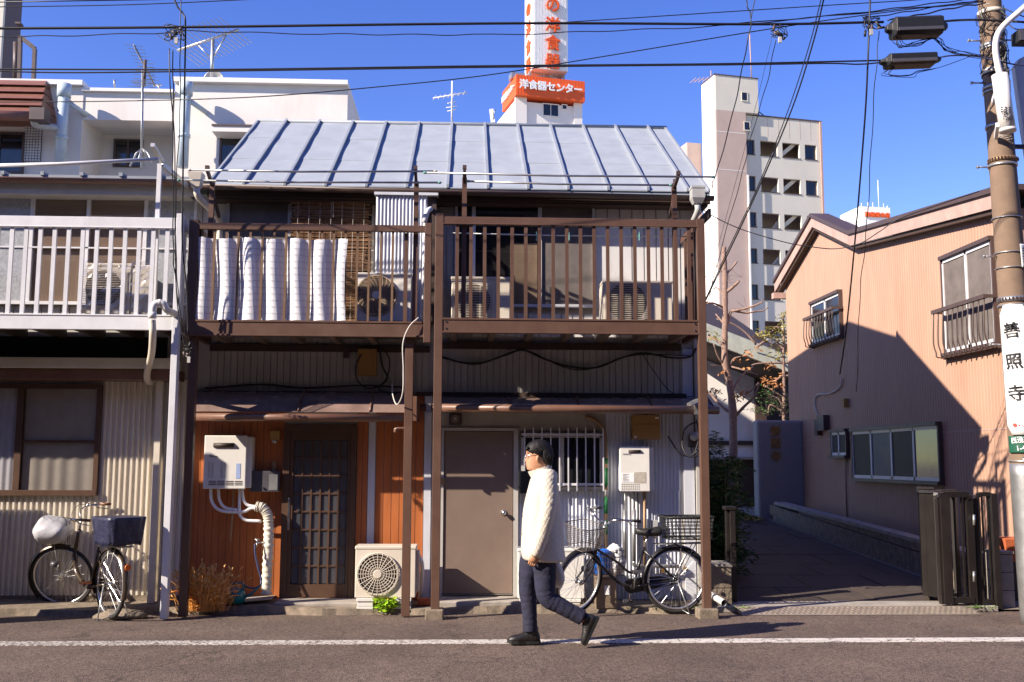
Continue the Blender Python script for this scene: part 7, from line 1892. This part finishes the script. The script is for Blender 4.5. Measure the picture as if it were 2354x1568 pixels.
# knots
def knot(x, y, label, seed, n=9, sz=26, Y=YWi):
    t = thing('cable_joint', at(x, y, Y), label, 'cable joint', 'cable joints'); r_ = random.Random(seed); mb = MB()
    for i in range(n):
        P = [at(x+r_.uniform(-sz, sz), y+r_.uniform(-sz*.7, sz*.9), Y+r_.uniform(-.05, .05)) for _ in range(4)]; mb.tube(spline(P, 5), .004, 5)
    mb.build('loops', M['cable'], t)['kind'] = 'stuff'
    for i in range(4):
        p = at(x+r_.uniform(-sz*.8, sz*.8), y+r_.uniform(-8, sz*.9), Y-.03); q = p+Vector((r_.uniform(-.07, .07), 0, r_.uniform(-.07, .07))); MB().tube([p, q], .013, 8).build('clamp', M['darkroof' if i % 2 else 'black'], t)
    p = at(x+2, y+22, Y-.04); MB().box(p.x-.015, p.x+.015, p.y-.01, p.y+.01, p.z-.03, p.z+.03).build('tag', M['siding'], t)
knot(403, 72, 'tangle of clamps and loops where the left drop cables leave the thick cable', 3, 12); knot(1790, 70, 'pale clamp cluster under the thick cable right of the sign tower', 5, 6, 20); knot(2000, 52, 'clamp cluster on the thick cable left of the upper closure', 8, 9, 22)
knot(432, 805, 'small knot of drop cables by the brown corner post', 9, 5, 14, 10.3)
# diagonal lines at the right
wire([(1895, -10, 8.6), (1868, 100, 8.9), (1820, 250, 9.3), (1740, 440, 9.9), (1660, 610, 10.6), (1622, 690, 10.9)], .0075, 'thick double cable slanting down to the right end of the brown balcony')
wire([(1889, -10, 8.6), (1858, 110, 8.9), (1808, 262, 9.3), (1740, 432, 9.9), (1668, 585, 10.6), (1622, 686, 10.9)], .005, 'thin strand beside the thick slanting double cable')
wire([(1715, -6), (1717, 14), (1726, 43), (1715, 110), (1690, 235, 10), (1650, 385, 10.5), (1638, 420, 10.7), (1637, 432, 10.8)], .006, 'black wire curling down to the right roof corner', wob=.004)
wire([(1726, 43), (1730, 20), (1737, -8)], .005, 'short black wire rising from the curl at the top of the photo')
wire([(1782, 92), (1760, 200, 10), (1722, 330, 10.4), (1700, 420, 10.7), (1650, 600, 11), (1624, 700, 11.1)], .0045, 'thin twisted wire falling from the pale clamp cluster', wob=.005)
wire([(1773, 90), (1735, 250, 10), (1690, 420, 10.6), (1640, 600, 11), (1620, 640, 11)], .0022, 'hair thin wire beside the twisted one')
wire([(2000, -8), (1994, 150), (1987, 280, 9.9), (1966, 540, 10.9), (1945, 755, 11.8), (1930, 860, 12.6)], .0095, 'thick black cable dropping to the wall of the peach house')
wire([(2019, 72), (2012, 175), (2000, 380, 10), (1988, 560, 10.8), (1975, 700, 11.4), (1968, 900, 12)], .0045, 'thin wavy wire beside the thick cable dropping to the peach house', wob=.006)
wire([(1611, 478, 10.9), (1640, 498, 10.9), (1706, 528, 10.8), (1800, 556, 10.6), (1861, 567, 10.5), (1920, 572, 10.4), (1975, 560, 10.2), (2020, 533, 10.1), (2067, 503, 10), (2160, 470, 9.9), (2250, 440, 9.9)], .0055, 'thin cable sagging from the roof corner across to the pole')
wire([(1623, 445, 10.85), (1618, 480, 10.9), (1600, 500, 11), (1585, 512, 11.1)], .008, 'black wires bundled behind the rain head', wob=.004)
# closures
def closure(x0, x1, y0, y1, label, Y=YWi, n=(2,)):
    a, b = at(x0, (y0+y1)/2+2, Y), at(x1, (y0+y1)/2-3, Y); h = (pz(x0, y0, Y)-pz(x0, y1, Y))/2
    t = thing('cable_closure', a, label, 'cable closure', 'black cable closures'); d = (b-a); 
    def sec(t_, s_): c = a+d*t_; return [c+Vector((0, yy*s_, zz_*s_)) for yy, zz_ in ((-.11, h*.7), (-.07, h), (.07, h), (.11, h*.7), (.11, -h*.7), (.07, -h), (-.07, -h), (-.11, -h*.7))]
    MB().rings([sec(.0, .3), sec(.08, .5), sec(.12, 1), sec(.88, 1), sec(.92, .5), sec(1, .3)], smooth=False).build('shell', M['black'], t, .006)
    c = a.lerp(b, .5); MB().bar(a.lerp(b, .14)+Vector((0, -.115, -h*.55)), a.lerp(b, .86)+Vector((0, -.115, -h*.55)), .02, .03).build('seam', M['darkgrey'], t)
    for q in (.05, .95): MB().cyl(a.lerp(b, q-.03), a.lerp(b, q+.03), h*.42, 12).build('end_gland', M['black'], t)
    return a, b
closure(2035, 2175, 44, 86, 'large black box shaped closure on the thick cable near the pole'); closure(2022, 2160, 128, 154, 'slimmer black closure on the lower cable near the pole')
wire([(2160, 50), (2200, 47), (2245, 46, 9.75), (2300, 48, 9.75), (2420, 55, 9.7)], .012, 'thick cable from the large closure past the pole')
wire([(2155, 133), (2190, 128), (2245, 130, 9.75), (2300, 142, 9.7), (2345, 150, 9.7), (2420, 152)], .008, 'cable from the slim closure bending round the pole', mat='hose')
r_ = random.Random(12)
for i in range(6):
    x = r_.uniform(2045, 2085); wire([(x, 84), (x+r_.uniform(0, 20), 100+r_.uniform(0, 12)), (2110+r_.uniform(-10, 20), 104+r_.uniform(-8, 8)), (2145+r_.uniform(-5, 15), 88), (2170+r_.uniform(0, 10), 108+r_.uniform(0, 10)), (2215, 124+r_.uniform(-6, 4)), (2262, 128+r_.uniform(-15, 10), 9.8)], .0035, 'thin black jumper wire looping under the large closure', group='jumper wires under the closures')
for i in range(4):
    x = r_.uniform(2055, 2070); wire([(x, 152), (x-r_.uniform(5, 35), 168+r_.uniform(0, 12)), (2090+r_.uniform(-20, 10), 178+r_.uniform(-6, 6)), (2110, 162+r_.uniform(-3, 6)), (2160, 155), (2230, 130, 9.8)], .003, 'thin black jumper wire looping under the slim closure', group='jumper wires under the slim closure')
# messy wires wound on the pole
mb = MB()
for i in range(46):
    y0 = r_.uniform(5, 150); a0 = r_.uniform(math.pi, 2*math.pi); P = []
    for k in range(6):
        z = zp(y0+k*r_.uniform(6, 14)); a = a0+r_.uniform(-.35, .35)*k*.5; rr0 = r_of(z)+r_.uniform(.006, .03); P.append((pole_x(z)+rr0*math.cos(a), YPo+rr0*math.sin(a), z))
    mb.tube(spline(P, 4), .0042, 4)
o = tag(mb.build('pole_wiring', M['cable'], pole), kind='stuff')
mb = MB()
for i in range(10): 
    z = zp(0)+.02*i*.4; mb.tube([(pole_x(z)+.16+.27*math.cos(a)+r_.uniform(-.01, .01), YPo-.25+.05*math.sin(a), z+.05+.09*math.sin(a)+.012*i) for a in [2*math.pi*k/24 for k in range(24)]], .006, 5, closed=True)
cl = mb.build('cable_coil', M['cable'], None); tag(cl, 'coiled spare black cable at the top of the pole', 'cable coil')
for i, w_ in enumerate(('topmost', 'middle', 'lowest')): wire([(2290+i*8, 12+i*12, 9.8), (2330, 30+i*18, 9.7), (2370, 45+i*10, 9.6)], .006, w_+' of three black cables leaving the pole to the right edge', group='cables at the right edge')
wire([(2300, 172, 9.8), (2325, 160), (2345, 140), (2370, 110)], .004, 'dark wire curving up to the white panel at the right edge')
tbx = thing('junction_box', at(2349, 78, 9.6), 'small black box at the right edge beside the pole', 'box'); a, b, c, d = rect(2341, 2375, 67, 95, 9.6); bx('case', M['black'], tbx, a, b, 9.6, 9.75, c, d, .008)
bx('case_lid', M['darkgrey'], tbx, a+.01, b, 9.59, 9.6, c+.01, d-.01)
# ================================================================== AERIALS
def yagi(mast, boom, Y, n, el, label, r=.012, slant=(0, 1, 0), braces=False, mat='steel', tele=None, elr=.004):
    base = at(*mast[0], Y); t = thing('tv_aerial', base, label, 'aerial', 'television aerials')
    MB().tube([at(*m_, Y) for m_ in mast], r, 8).build('mast', M[mat], t)
    a, b = at(*boom[0], Y), at(*boom[1], Y); b.y += boom[2] if len(boom) > 2 else 0
    MB().tube([a, b], r*.8, 6).build('boom', M[mat], t)
    e0 = None; s_ = Vector(slant).normalized()
    for i in range(n):
        c = a.lerp(b, (i+.3)/n); l_ = el*(1-.25*i/n)
        MB().tube([c-s_*l_/2, c+s_*l_/2], elr, 4).build('element', M[mat], t)
    return t
t = yagi([(325, 385), (328, 160)], [(307, 103), (329, 165), .5], 12.8, 12, .22, 'tall pale aerial on a tripod on the left roof', .016, (1, .25, 0))
for dx, dy in ((-26, 26), (12, 24), (25, 12), (-8, 10)): MB().tube([at(327, 342, 12.8), at(327+dx*.5, 352, 12.8-.1), at(325+dx, 366+dy*.6, 12.8+(.2 if dy > 20 else -.2))], .012, 6).build('tripod_leg', M['steel'], t)
a_ = at(334, 140, 12.8)
for i in range(7): c = at(333, 142+i*9, 12.8); MB().tube([c-Vector((.09+.02*i, -.05, 0)), c+Vector((.11, .05, -.01))], .004, 4).build('element', M['steel'], t)
MB().tube([at(334, 138, 12.8), at(331, 198, 12.8)], .02, 6).build('rear_boom', M['darkroof'], t)
for i in range(5): c = at(326+i*4, 190+i*3, 12.8); MB().tube([c-Vector((.12, .1, .02)), c+Vector((.12, -.1, .0))], .004, 4).build('element', M['steel'], t)
t = yagi([(486, 182), (488, 138), (489, 90)], [(407, 117), (549, 68)], 19.6, 15, 1.0, 'long slanting aerial on the white concrete building', .035, (1, .6, -.62), elr=.008)
MB().tube([at(487, 138, 19.6), at(520, 80, 19.6)], .015, 6).tube([at(487, 138, 19.6), at(455, 103, 19.6)], .012, 6).build('brace', M['steel'], t)
ds = thing('satellite_dish', at(490, 180, 19.7), 'small grey satellite dish peeping over the parapet behind the long aerial', 'dish')
RR = []
c = at(491, 184, 19.75)
for r0, d_ in ((.02, .10), (.10, .085), (.17, .04), (.20, 0), (.19, -.0), (.10, .06)): RR.append([(c.x+r0*math.cos(a), c.y+d_, c.z+r0*math.sin(a)) for a in [2*math.pi*k/24 for k in range(24)]])
MB().rings(RR).build('bowl', M['steel'], ds)
t = yagi([(1038, 285), (1039, 187)], [(995, 226), (1074, 213)], 30, 7, .35, 'distant thin aerial behind the blue grey roof', .025, (.3, 1, 1), mat='far_white', elr=.012)
for y, w_ in ((236, 10), (246, 13), (254, 10)): a, b = at(1038-w_, y+2, 30), at(1038+w_, y-2, 30); MB().tube([a, b], .014, 5).build('element', M['far_white'], t)
rb = thing('relay_antenna', at(1132, 283, 30), 'small pale panel antenna behind the roof ridge left of the tower', 'antenna'); MB().bar(at(1133, 283, 30), at(1129, 252, 30), .12, .12).build('panel', M['far_white'], rb); MB().tube([at(1131, 290, 30), at(1134, 258, 29.9)], .02, 6).tube([at(1134, 264, 29.9), at(1139, 252, 29.9)], .012, 5).build('stand', M['steel'], rb)
yagi([(263, 200), (263, 184)], [(262, 186), (264, 190)], 19.6, 2, .05, 'stub of a pipe on the white concrete building', .02)
yagi([(367, 206), (363, 196)], [(352, 198), (372, 195)], 19.6, 3, .1, 'tiny grey aerial right of the tall left one', .02)
# ================================================================== TREES AND PLANTS
YTr = 21.2
zb5 = lambda x, y: ((1600+x/2.903)*.98042, (560+y/2.903)*.98042)
def tpt(x, y, dy=0): v = at(*zb5(x, y), YTr+dy); return v
bt_ = thing('bare_tree', (tpt(345, 1500).x, YTr, .4), 'pollarded bare tree with stubby branches and few dry leaves before the temple hall', 'tree')
ps_ = [(352, 1900), (348, 1700), (345, 1500), (342, 1200), (322, 1000), (290, 860), (285, 700), (290, 550), (287, 400), (288, 250), (282, 150), (279, 55)]
wd = [34, 32, 29, 29, 25, 23, 22, 21, 21, 20, 19, 17]
k5 = .98042/2.903*YTr/FPX
P = spline([tpt(*p) for p in ps_], 5); RR_ = []
for i in range(len(P)):
    t = i/5; k = min(int(t), len(wd)-2); RR_.append((wd[k]+(wd[k+1]-wd[k])*(t-k))*k5*(1+.06*math.sin(i*1.3)+.04*math.sin(i*3.1)))
MB().tube(P, RR_, 12).build('trunk', M['bark'], bt_)
br = [([(295, 240), (330, 205), (372, 152)], 9, 6), ([(300, 360), (340, 330), (385, 288)], 13, 9), ([(265, 225), (235, 190), (205, 165)], 5, 3), ([(282, 420), (262, 360), (228, 332), (215, 340)], 7, 4),
 ([(270, 465), (215, 440), (168, 437)], 9, 6), ([(300, 590), (320, 520), (335, 492), (400, 500), (440, 505), (500, 495), (545, 490), (580, 468)], 11, 4), ([(335, 492), (380, 485), (450, 468), (500, 450), (548, 428)], 10, 5),
 ([(300, 600), (265, 560), (225, 512)], 9, 5), ([(270, 720), (225, 690), (170, 665)], 10, 6), ([(285, 860), (240, 800), (210, 715)], 8, 4), ([(310, 880), (345, 820), (400, 800)], 9, 4), ([(270, 865), (175, 862)], 5, 4),
 ([(340, 1030), (380, 960), (430, 905), (480, 870)], 9, 5), ([(350, 1200), (290, 1160), (235, 1110), (180, 1045)], 13, 7), ([(365, 1200), (420, 1140), (490, 1070), (520, 980)], 12, 6), ([(430, 1060), (480, 1020), (518, 975)], 6, 3), ([(330, 870), (420, 895), (510, 925)], 7, 4)]
for i, (pp, r0, r1) in enumerate(br):
    dy = [0, -.3, .25, .4, -.2][i % 5]; n = len(pp); Q = spline([tpt(x, y, dy*j/(n-1)) for j, (x, y) in enumerate(pp)], 4); m_ = len(Q)
    mb = MB().tube(Q, [(r0+(r1-r0)*j/(m_-1))*k5*(1+.12*math.sin(j*2.1+i)) for j in range(m_)], 7)
    mb.build('branch', M['bark'], bt_)
def twigs(parent, starts, seed, n, mat, Y0, k, ln=(.15, .5), name='twigs', r=.005):
    r_ = random.Random(seed); mb = MB(); tips = []
    for i in range(n):
        x, y = r_.choice(starts); p = at(*zb5(x+r_.uniform(-8, 8), y+r_.uniform(-8, 8)), Y0+r_.uniform(-.3, .3)); a = r_.uniform(-.4, 3.5); l = r_.uniform(*ln)
        d = Vector((math.cos(a), r_.uniform(-.4, .4), abs(math.sin(a))*.8+.1)).normalized(); m_ = p+d*l*.5+Vector((r_.uniform(-.05, .05), 0, r_.uniform(-.05, .05))); e = p+d*l
        mb.tube([p, m_, e], [r, r*.7, r*.4], 4); tips += [m_, e]
    o = mb.build(name, mat, parent); o['kind'] = 'stuff'; return tips
twigs(bt_, [(400, 260), (310, 290), (440, 490), (545, 430), (175, 437), (235, 190)], 3, 26, M['bark'], YTr, k5, (.08, .35))
def leaves(mb, c, n, spread, size, seed, droop=.6, asp=.42):
    r_ = random.Random(seed)
    for i in range(n):
        p = Vector(c)+Vector((r_.gauss(0, spread), r_.gauss(0, spread), r_.gauss(0, spread*.6))); a = r_.uniform(0, 6.28); s_ = size*r_.uniform(.6, 1.3)
        d = Vector((math.cos(a), math.sin(a)*.7, -droop+r_.uniform(-.4, .4))).normalized(); sd = d.cross(Vector((r_.uniform(-1, 1), r_.uniform(-1, 1), 1))).normalized(); nrm = sd.cross(d)*.12
        n0 = mb.pts([p, p+d*s_*.5+sd*s_*asp*.5+nrm*s_, p+d*s_, p+d*s_*.5-sd*s_*asp*.5+nrm*s_]); mb.face((n0, n0+1, n0+2)); mb.face((n0, n0+2, n0+3))
mb = MB()
for (x, y), n, sp in (((220, 1040), 26, .07), ((200, 1020), 12, .06), ((265, 915), 8, .05), ((295, 900), 6, .05), ((385, 1060), 26, .09), ((425, 1040), 24, .08), ((355, 1085), 14, .06), ((435, 775), 22, .08), ((375, 825), 8, .04), ((430, 880), 8, .04), ((515, 738), 6, .04)):
    leaves(mb, tpt(x, y, -.1), n, sp, .10, int(x+y))
mb.build('dry_leaves', M['dryleaf'], bt_)['kind'] = 'stuff'
mb = MB()
for (x, y), n in (((185, 645), 30), ((235, 665), 12)): leaves(mb, tpt(x, y, -.1), n, .09, .08, x)
mb.build('yellow_leaves', M['yellowleaf'], bt_)['kind'] = 'stuff'
# slim tree with sparse leaves behind, in front of the peach wall's far corner
Y2 = 22.3
st_ = thing('slim_tree', (at(*zb5(688, 1200), Y2).x, Y2, .4), 'slim tree with thin yellow green leaves beside the far corner of the peach house', 'tree')
z5 = lambda x, y, Y=Y2: at(*zb5(x, y), Y)
MB().tube(spline([z5(690, 1300), z5(690, 1000), z5(685, 780), z5(690, 640), z5(685, 520)], 5), [.045]*5+[.035]*5+[.028]*5+[.02]*6, 8).build('trunk', M['bark'], st_)
for i, pp in enumerate(([(735, 930), (670, 940), (600, 990), (560, 1010)], [(745, 1100), (690, 1075), (630, 1045), (560, 1000)], [(730, 845), (600, 845), (510, 850), (470, 860)], [(690, 760), (640, 700), (560, 660)], [(690, 650), (640, 600), (600, 640), (520, 640)], [(500, 740), (560, 700), (620, 720)], [(500, 720), (430, 640), (340, 580), (230, 545)], [(690, 1200), (660, 1100), (590, 1060)], [(690, 1180), (600, 1130), (580, 1190)])):
    Q = spline([z5(*p) for p in pp], 5); MB().tube(Q, [.028-.016*j/len(Q) for j in range(len(Q))], 6).build('branch', M['bark'], st_)
mb = MB(); r_ = random.Random(9)
for i in range(52):
    x, y = r_.choice([(690, 520), (700, 560), (660, 640), (620, 670), (560, 655), (690, 690), (650, 730), (700, 780), (640, 790), (590, 640), (530, 660), (700, 620), (670, 580)]); leaves(mb, z5(x+r_.uniform(-26, 26), y+r_.uniform(-22, 22)), 6, .07, .13, i, .3, .3)
mb.build('leaves', M['yellowleaf'], st_)['kind'] = 'stuff'
mb = MB()
for i in range(30): x, y = r_.choice([(600, 975), (660, 930), (430, 770), (590, 850), (640, 1000), (560, 950)]); leaves(mb, z5(x+r_.uniform(-20, 20), y+r_.uniform(-12, 12)), 4, .06, .10, i+300, .5, .4)
mb.build('dry_leaves', M['dryleaf'], st_)['kind'] = 'stuff'
tps = twigs(st_, [(600, 1100), (640, 1150), (700, 1140), (580, 1200), (660, 1200)], 6, 60, M['darkwood'], Y2, 1, (.2, .6), 'twigs', .007)
mb = MB()
for i, p in enumerate(tps): leaves(mb, p, 3, .05, .08, i+600, .2, .4)
mb.build('small_leaves', M['leaf'], st_)['kind'] = 'stuff'
# feathery green shrub by the driveway
Yg = 12.9
sg = thing('leafy_shrub', (px(1662, 1250, Yg), Yg, 0), 'feathery green shrub with thin canes left of the driveway', 'shrub')
r_ = random.Random(17); mb = MB(); lf = MB(); lf2 = MB()
for i in range(30):
    x0 = px(1655+r_.uniform(-28, 36), 1250, Yg); ztop = pz(1660, r_.choice([992, 1010, 1040, 1090, 1120, 1150, 1180])+r_.uniform(-4, 14), Yg)
    if i > 12: ztop -= r_.uniform(0, .5)
    y0 = Yg+r_.uniform(-.25, .3); xt = x0+r_.uniform(-.12, .14)
    mb.tube([(x0, y0, .05), ((x0+xt)/2+r_.uniform(-.03, .03), y0, ztop*.5), (xt, y0, ztop)], [.007, .006, .003], 5)
    for k in range(15):
        t = .35+.65*r_.random(); c = Vector((x0+(xt-x0)*t, y0, ztop*t)); a = r_.uniform(0, 6.28)
        for j in range(5):
            d = Vector((math.cos(a), math.sin(a), .35-.14*j)); q = c+d*.05*j; leaves(lf if r_.random() < .7 else lf2, q, 3, .016, .085, i*100+k*7+j, .15, .24)
mb.build('cane', M['bark'], sg)['kind'] = 'stuff'; lf.build('leaves', M['leaf'], sg)['kind'] = 'stuff'; M['leaf2'] = pm('lighter_green_leaves', (.085, .15, .02), .5, var=.4, scale=12, bump=0); lf2.build('young_leaves', M['leaf2'], sg)['kind'] = 'stuff'
# golden dry grass clump
Yd_ = 10.72
dg_ = thing('dry_grass', (px(470, 1400, Yd_), Yd_, 0), 'golden brown clump of dry foxtail grass at the foot of the orange boards', 'dry plant')
r_ = random.Random(5); st1 = MB(); se = MB()
cx = px(466, 1400, Yd_)
for i in range(620):
    a = r_.uniform(0, 6.28); rad = abs(r_.gauss(0, .11)); b0 = Vector((cx+rad*math.cos(a)*1.0, Yd_+.06+rad*math.sin(a)*.6, .03)); ln = r_.uniform(.12, .46)*(1 if r_.random() < .8 else 1.15)
    lean = Vector((r_.gauss(0, .32), r_.gauss(-.05, .22), 1)).normalized(); p1 = b0+lean*ln*.5; p2 = b0+lean*ln+Vector((lean.x*.10, 0, -.02)); st1.tube([b0, p1, p2], [.0022, .0018, .0012], 3, cap=False)
    if r_.random() < .6:
        d = (p2-p1).normalized()+Vector((r_.uniform(-.5, .6), 0, -.15)); d.normalize(); se.tube([p2, p2+d*.018, p2+d*.042], [.004, .0095, .003], 5)
    if r_.random() < .5: leaves(st1, p1, 1, .01, .10, i, -.2, .12)
st1.build('stalks', M['drygrass'], dg_)['kind'] = 'stuff'; M['seed'] = pm('seed_heads', (.62, .36, .13), .8, var=.3, scale=30, bump=0); se.build('seed_heads', M['seed'], dg_)['kind'] = 'stuff'
# lime leaves under the air conditioner
lp = thing('lime_plant', (px(886, 1405, 10.8), 10.8, .0), 'bright lime green creeping plant under the ground air conditioner', 'plant')
mb = MB(); r_ = random.Random(2)
for i in range(170): mb_c = (px(r_.uniform(862, 912), 1395, 10.75), 10.72+r_.uniform(0, .2), r_.uniform(.02, .135)); leaves(mb, mb_c, 2, .012, .045, i, -.1, .75)
mb.build('leaves', M['limeleaf'], lp)['kind'] = 'stuff'
M['mossy'] = M['leaf2']
mb = MB()
for i in range(260): leaves(mb, (px(r_.choice([1520, 1590, 1700, 2240, 2265])+r_.uniform(-25, 25), 1402, 10.82), 10.80+r_.uniform(-.02, .06), .03), 1, .01, .03, i+40, -.4, .4)
o = mb.build('weeds', M['leaf2'], None); tag(o, 'tiny weeds along the foot of the walls and the kerb', 'weeds', kind='stuff')
# fallen leaves on the yard behind the gate
mb = MB()
for i in range(200): leaves(mb, (px(1712+r_.uniform(-20, 22), 1150, 19.5), 19.5+r_.uniform(-.6, .5), .50), 1, .02, .08, i+900, 0, .5)
o = mb.build('fallen_leaves', M['yellowleaf'], None); tag(o, 'yellow fallen leaves on the yard beyond the driveway', 'leaves', kind='stuff')
# ================================================================== GATE
M['gateblk'] = pm('dark_bronze_gate', (.014, .011, .010), .4, metal=.0, var=.2, dirt=.3, dirtcol=(.05, .035, .028))
gt = thing('folding_gate', (px(2190, 1380, 11.0), 11.0, 0), 'dark folding gate pushed together at the right side of the driveway', 'gate')
def gframe(x0, x1, Y, ang, ztop, zbot, parent, bars, name='gate_leaf', rr=.025, mat='gateblk'):
    """upright rounded frame with inner bars, standing at Y, turned about z by ang"""
    f_ = empty(name, Vector((x0, Y, zbot))-Vector(parent.location), parent=parent); W_ = x1-x0; c_ = .045
    Mx = Matrix.Translation((x0, Y, 0)) @ Matrix.Rotation(ang, 4, 'Z')
    P = [(0, 0, zbot), (0, 0, ztop-c_), (c_*.3, 0, ztop-c_*.3), (c_, 0, ztop), (W_-c_, 0, ztop), (W_-c_*.3, 0, ztop-c_*.3), (W_, 0, ztop-c_), (W_, 0, zbot)]
    mb = MB()
    for a, b in zip(P, P[1:]): mb.bar(a, b, rr*2.6 if a[0] == b[0] else rr*2, rr*2.6 if a[0] != b[0] else rr*2, up=(0, 1, 0))
    mb.bar((0, 0, zbot+.04), (W_, 0, zbot+.04), rr*2.4, rr*2); mb.xform(Mx).build('frame', M[mat], f_)
    for i in range(bars): x = W_*(i+1)/(bars+1); MB().bar((x, 0, zbot+.06), (x, 0, ztop-.02), .014, .022, up=(0, 1, 0)).xform(Mx).build('bar', M[mat], f_)
    return f_
zt0_ = pz(2190, 1136, 11.0)
for i, x in enumerate((2122, 2134, 2145)): gframe(px(x, 1250, 11.35-.06*i), px(x, 1250, 11.35-.06*i)+.42, 11.35-.06*i, R(68), zt0_+.04, .09, gt, 2)
gframe(px(2160, 1250, 11.0), px(2160, 1250, 11.0)+.40, 11.02, R(40), zt0_+.02, .07, gt, 2)
x0 = px(2163, 1250, 10.9); gframe(x0, px(2232, 1250, 10.9), 10.9, R(4), zt0_, .06, gt, 3, rr=.03)
bx('side_stile', M['gateblk'], gt, px(2163, 1250, 10.88), px(2184, 1250, 10.88), 10.86, 10.90, .06, zt0_-.01, .004)
for x in (2168, 2122, 2140): p = onz(x, 1375, .04); MB().tube([(p.x, 10.95, .045), (p.x+.02, 10.95, .045)], .04, 12).tube([(p.x+.01, 10.95, .05), (p.x+.02, 10.95, .12)], .012, 6).build('caster', M['darkgrey'], gt)
gp2 = thing('gate_post', (px(2270, 1380, 10.95), 10.95, 0), 'dark upright gate post frame between the folding gate and the block pier', 'gate post')
gframe(px(2248, 1250, 10.95), px(2286, 1250, 10.95), 10.95, 0, pz(2268, 1136, 10.95), .04, gp2, 2, 'post_frame', .022)
bx('post', M['gateblk'], gp2, px(2278, 1250, 10.95), px(2292, 1250, 10.95), 10.90, 10.98, 0, pz(2268, 1134, 10.95), .004)
for y in (1195, 1325): MB().cyl(at(2238, y-12, 10.86), at(2238, y+12, 10.86), .014, 8).build('hinge', M['steel'], gp2)
gpl = thing('gate_post', (px(1684, 1390, 11.2), 11.2, 0), 'dark slim gate post at the left side of the driveway', 'gate post')
bx('post', M['gateblk'], gpl, px(1680, 1280, 11.2), px(1692, 1280, 11.2), 11.2, 11.27, .0, pz(1684, 1165, 11.2), .004); bx('stile', M['gateblk'], gpl, px(1670, 1280, 11.25), px(1677, 1280, 11.25), 11.25, 11.31, 0, pz(1684, 1168, 11.2), .004); bx('cap', M['gateblk'], gpl, px(1668, 1280, 11.2), px(1694, 1280, 11.2), 11.19, 11.32, pz(1684, 1172, 11.2), pz(1684, 1164, 11.2), .004)
rp = thing('block_pier', (px(2310, 1385, 11.0), 11.0, 0), 'rough concrete block pier at the right end of the driveway beside the gate post', 'pier')
a, b, c, d = rect(2296, 2330, 1264, 1384, 11.0)
for k in range(3): bx('block', M['concrete'], rp, a, b, 11.0, 11.3, .0+k*.19, .185+k*.19, .006)
bx('cap', M['concrete'], rp, a-.01, b+.01, 10.99, 11.31, .572, .60, .005)
pf_ = thing('planter', (px(2335, 1250, 11.4), 11.4, 0), 'terracotta coloured planter behind the right pier', 'planter')
a, b, c, d = rect(2308, 2400, 1238, 1300, 11.4); MB().hexa([(a+.03, 11.4, .45), (b, 11.4, .45), (b, 11.7, .45), (a+.03, 11.7, .45), (a, 11.38, d), (b, 11.38, d), (b, 11.72, d), (a, 11.72, d)]).build('trough', M['terracotta'], pf_, .01)
bx('stand', M['darkwood'], pf_, a, b, 11.4, 11.7, 0, .449)
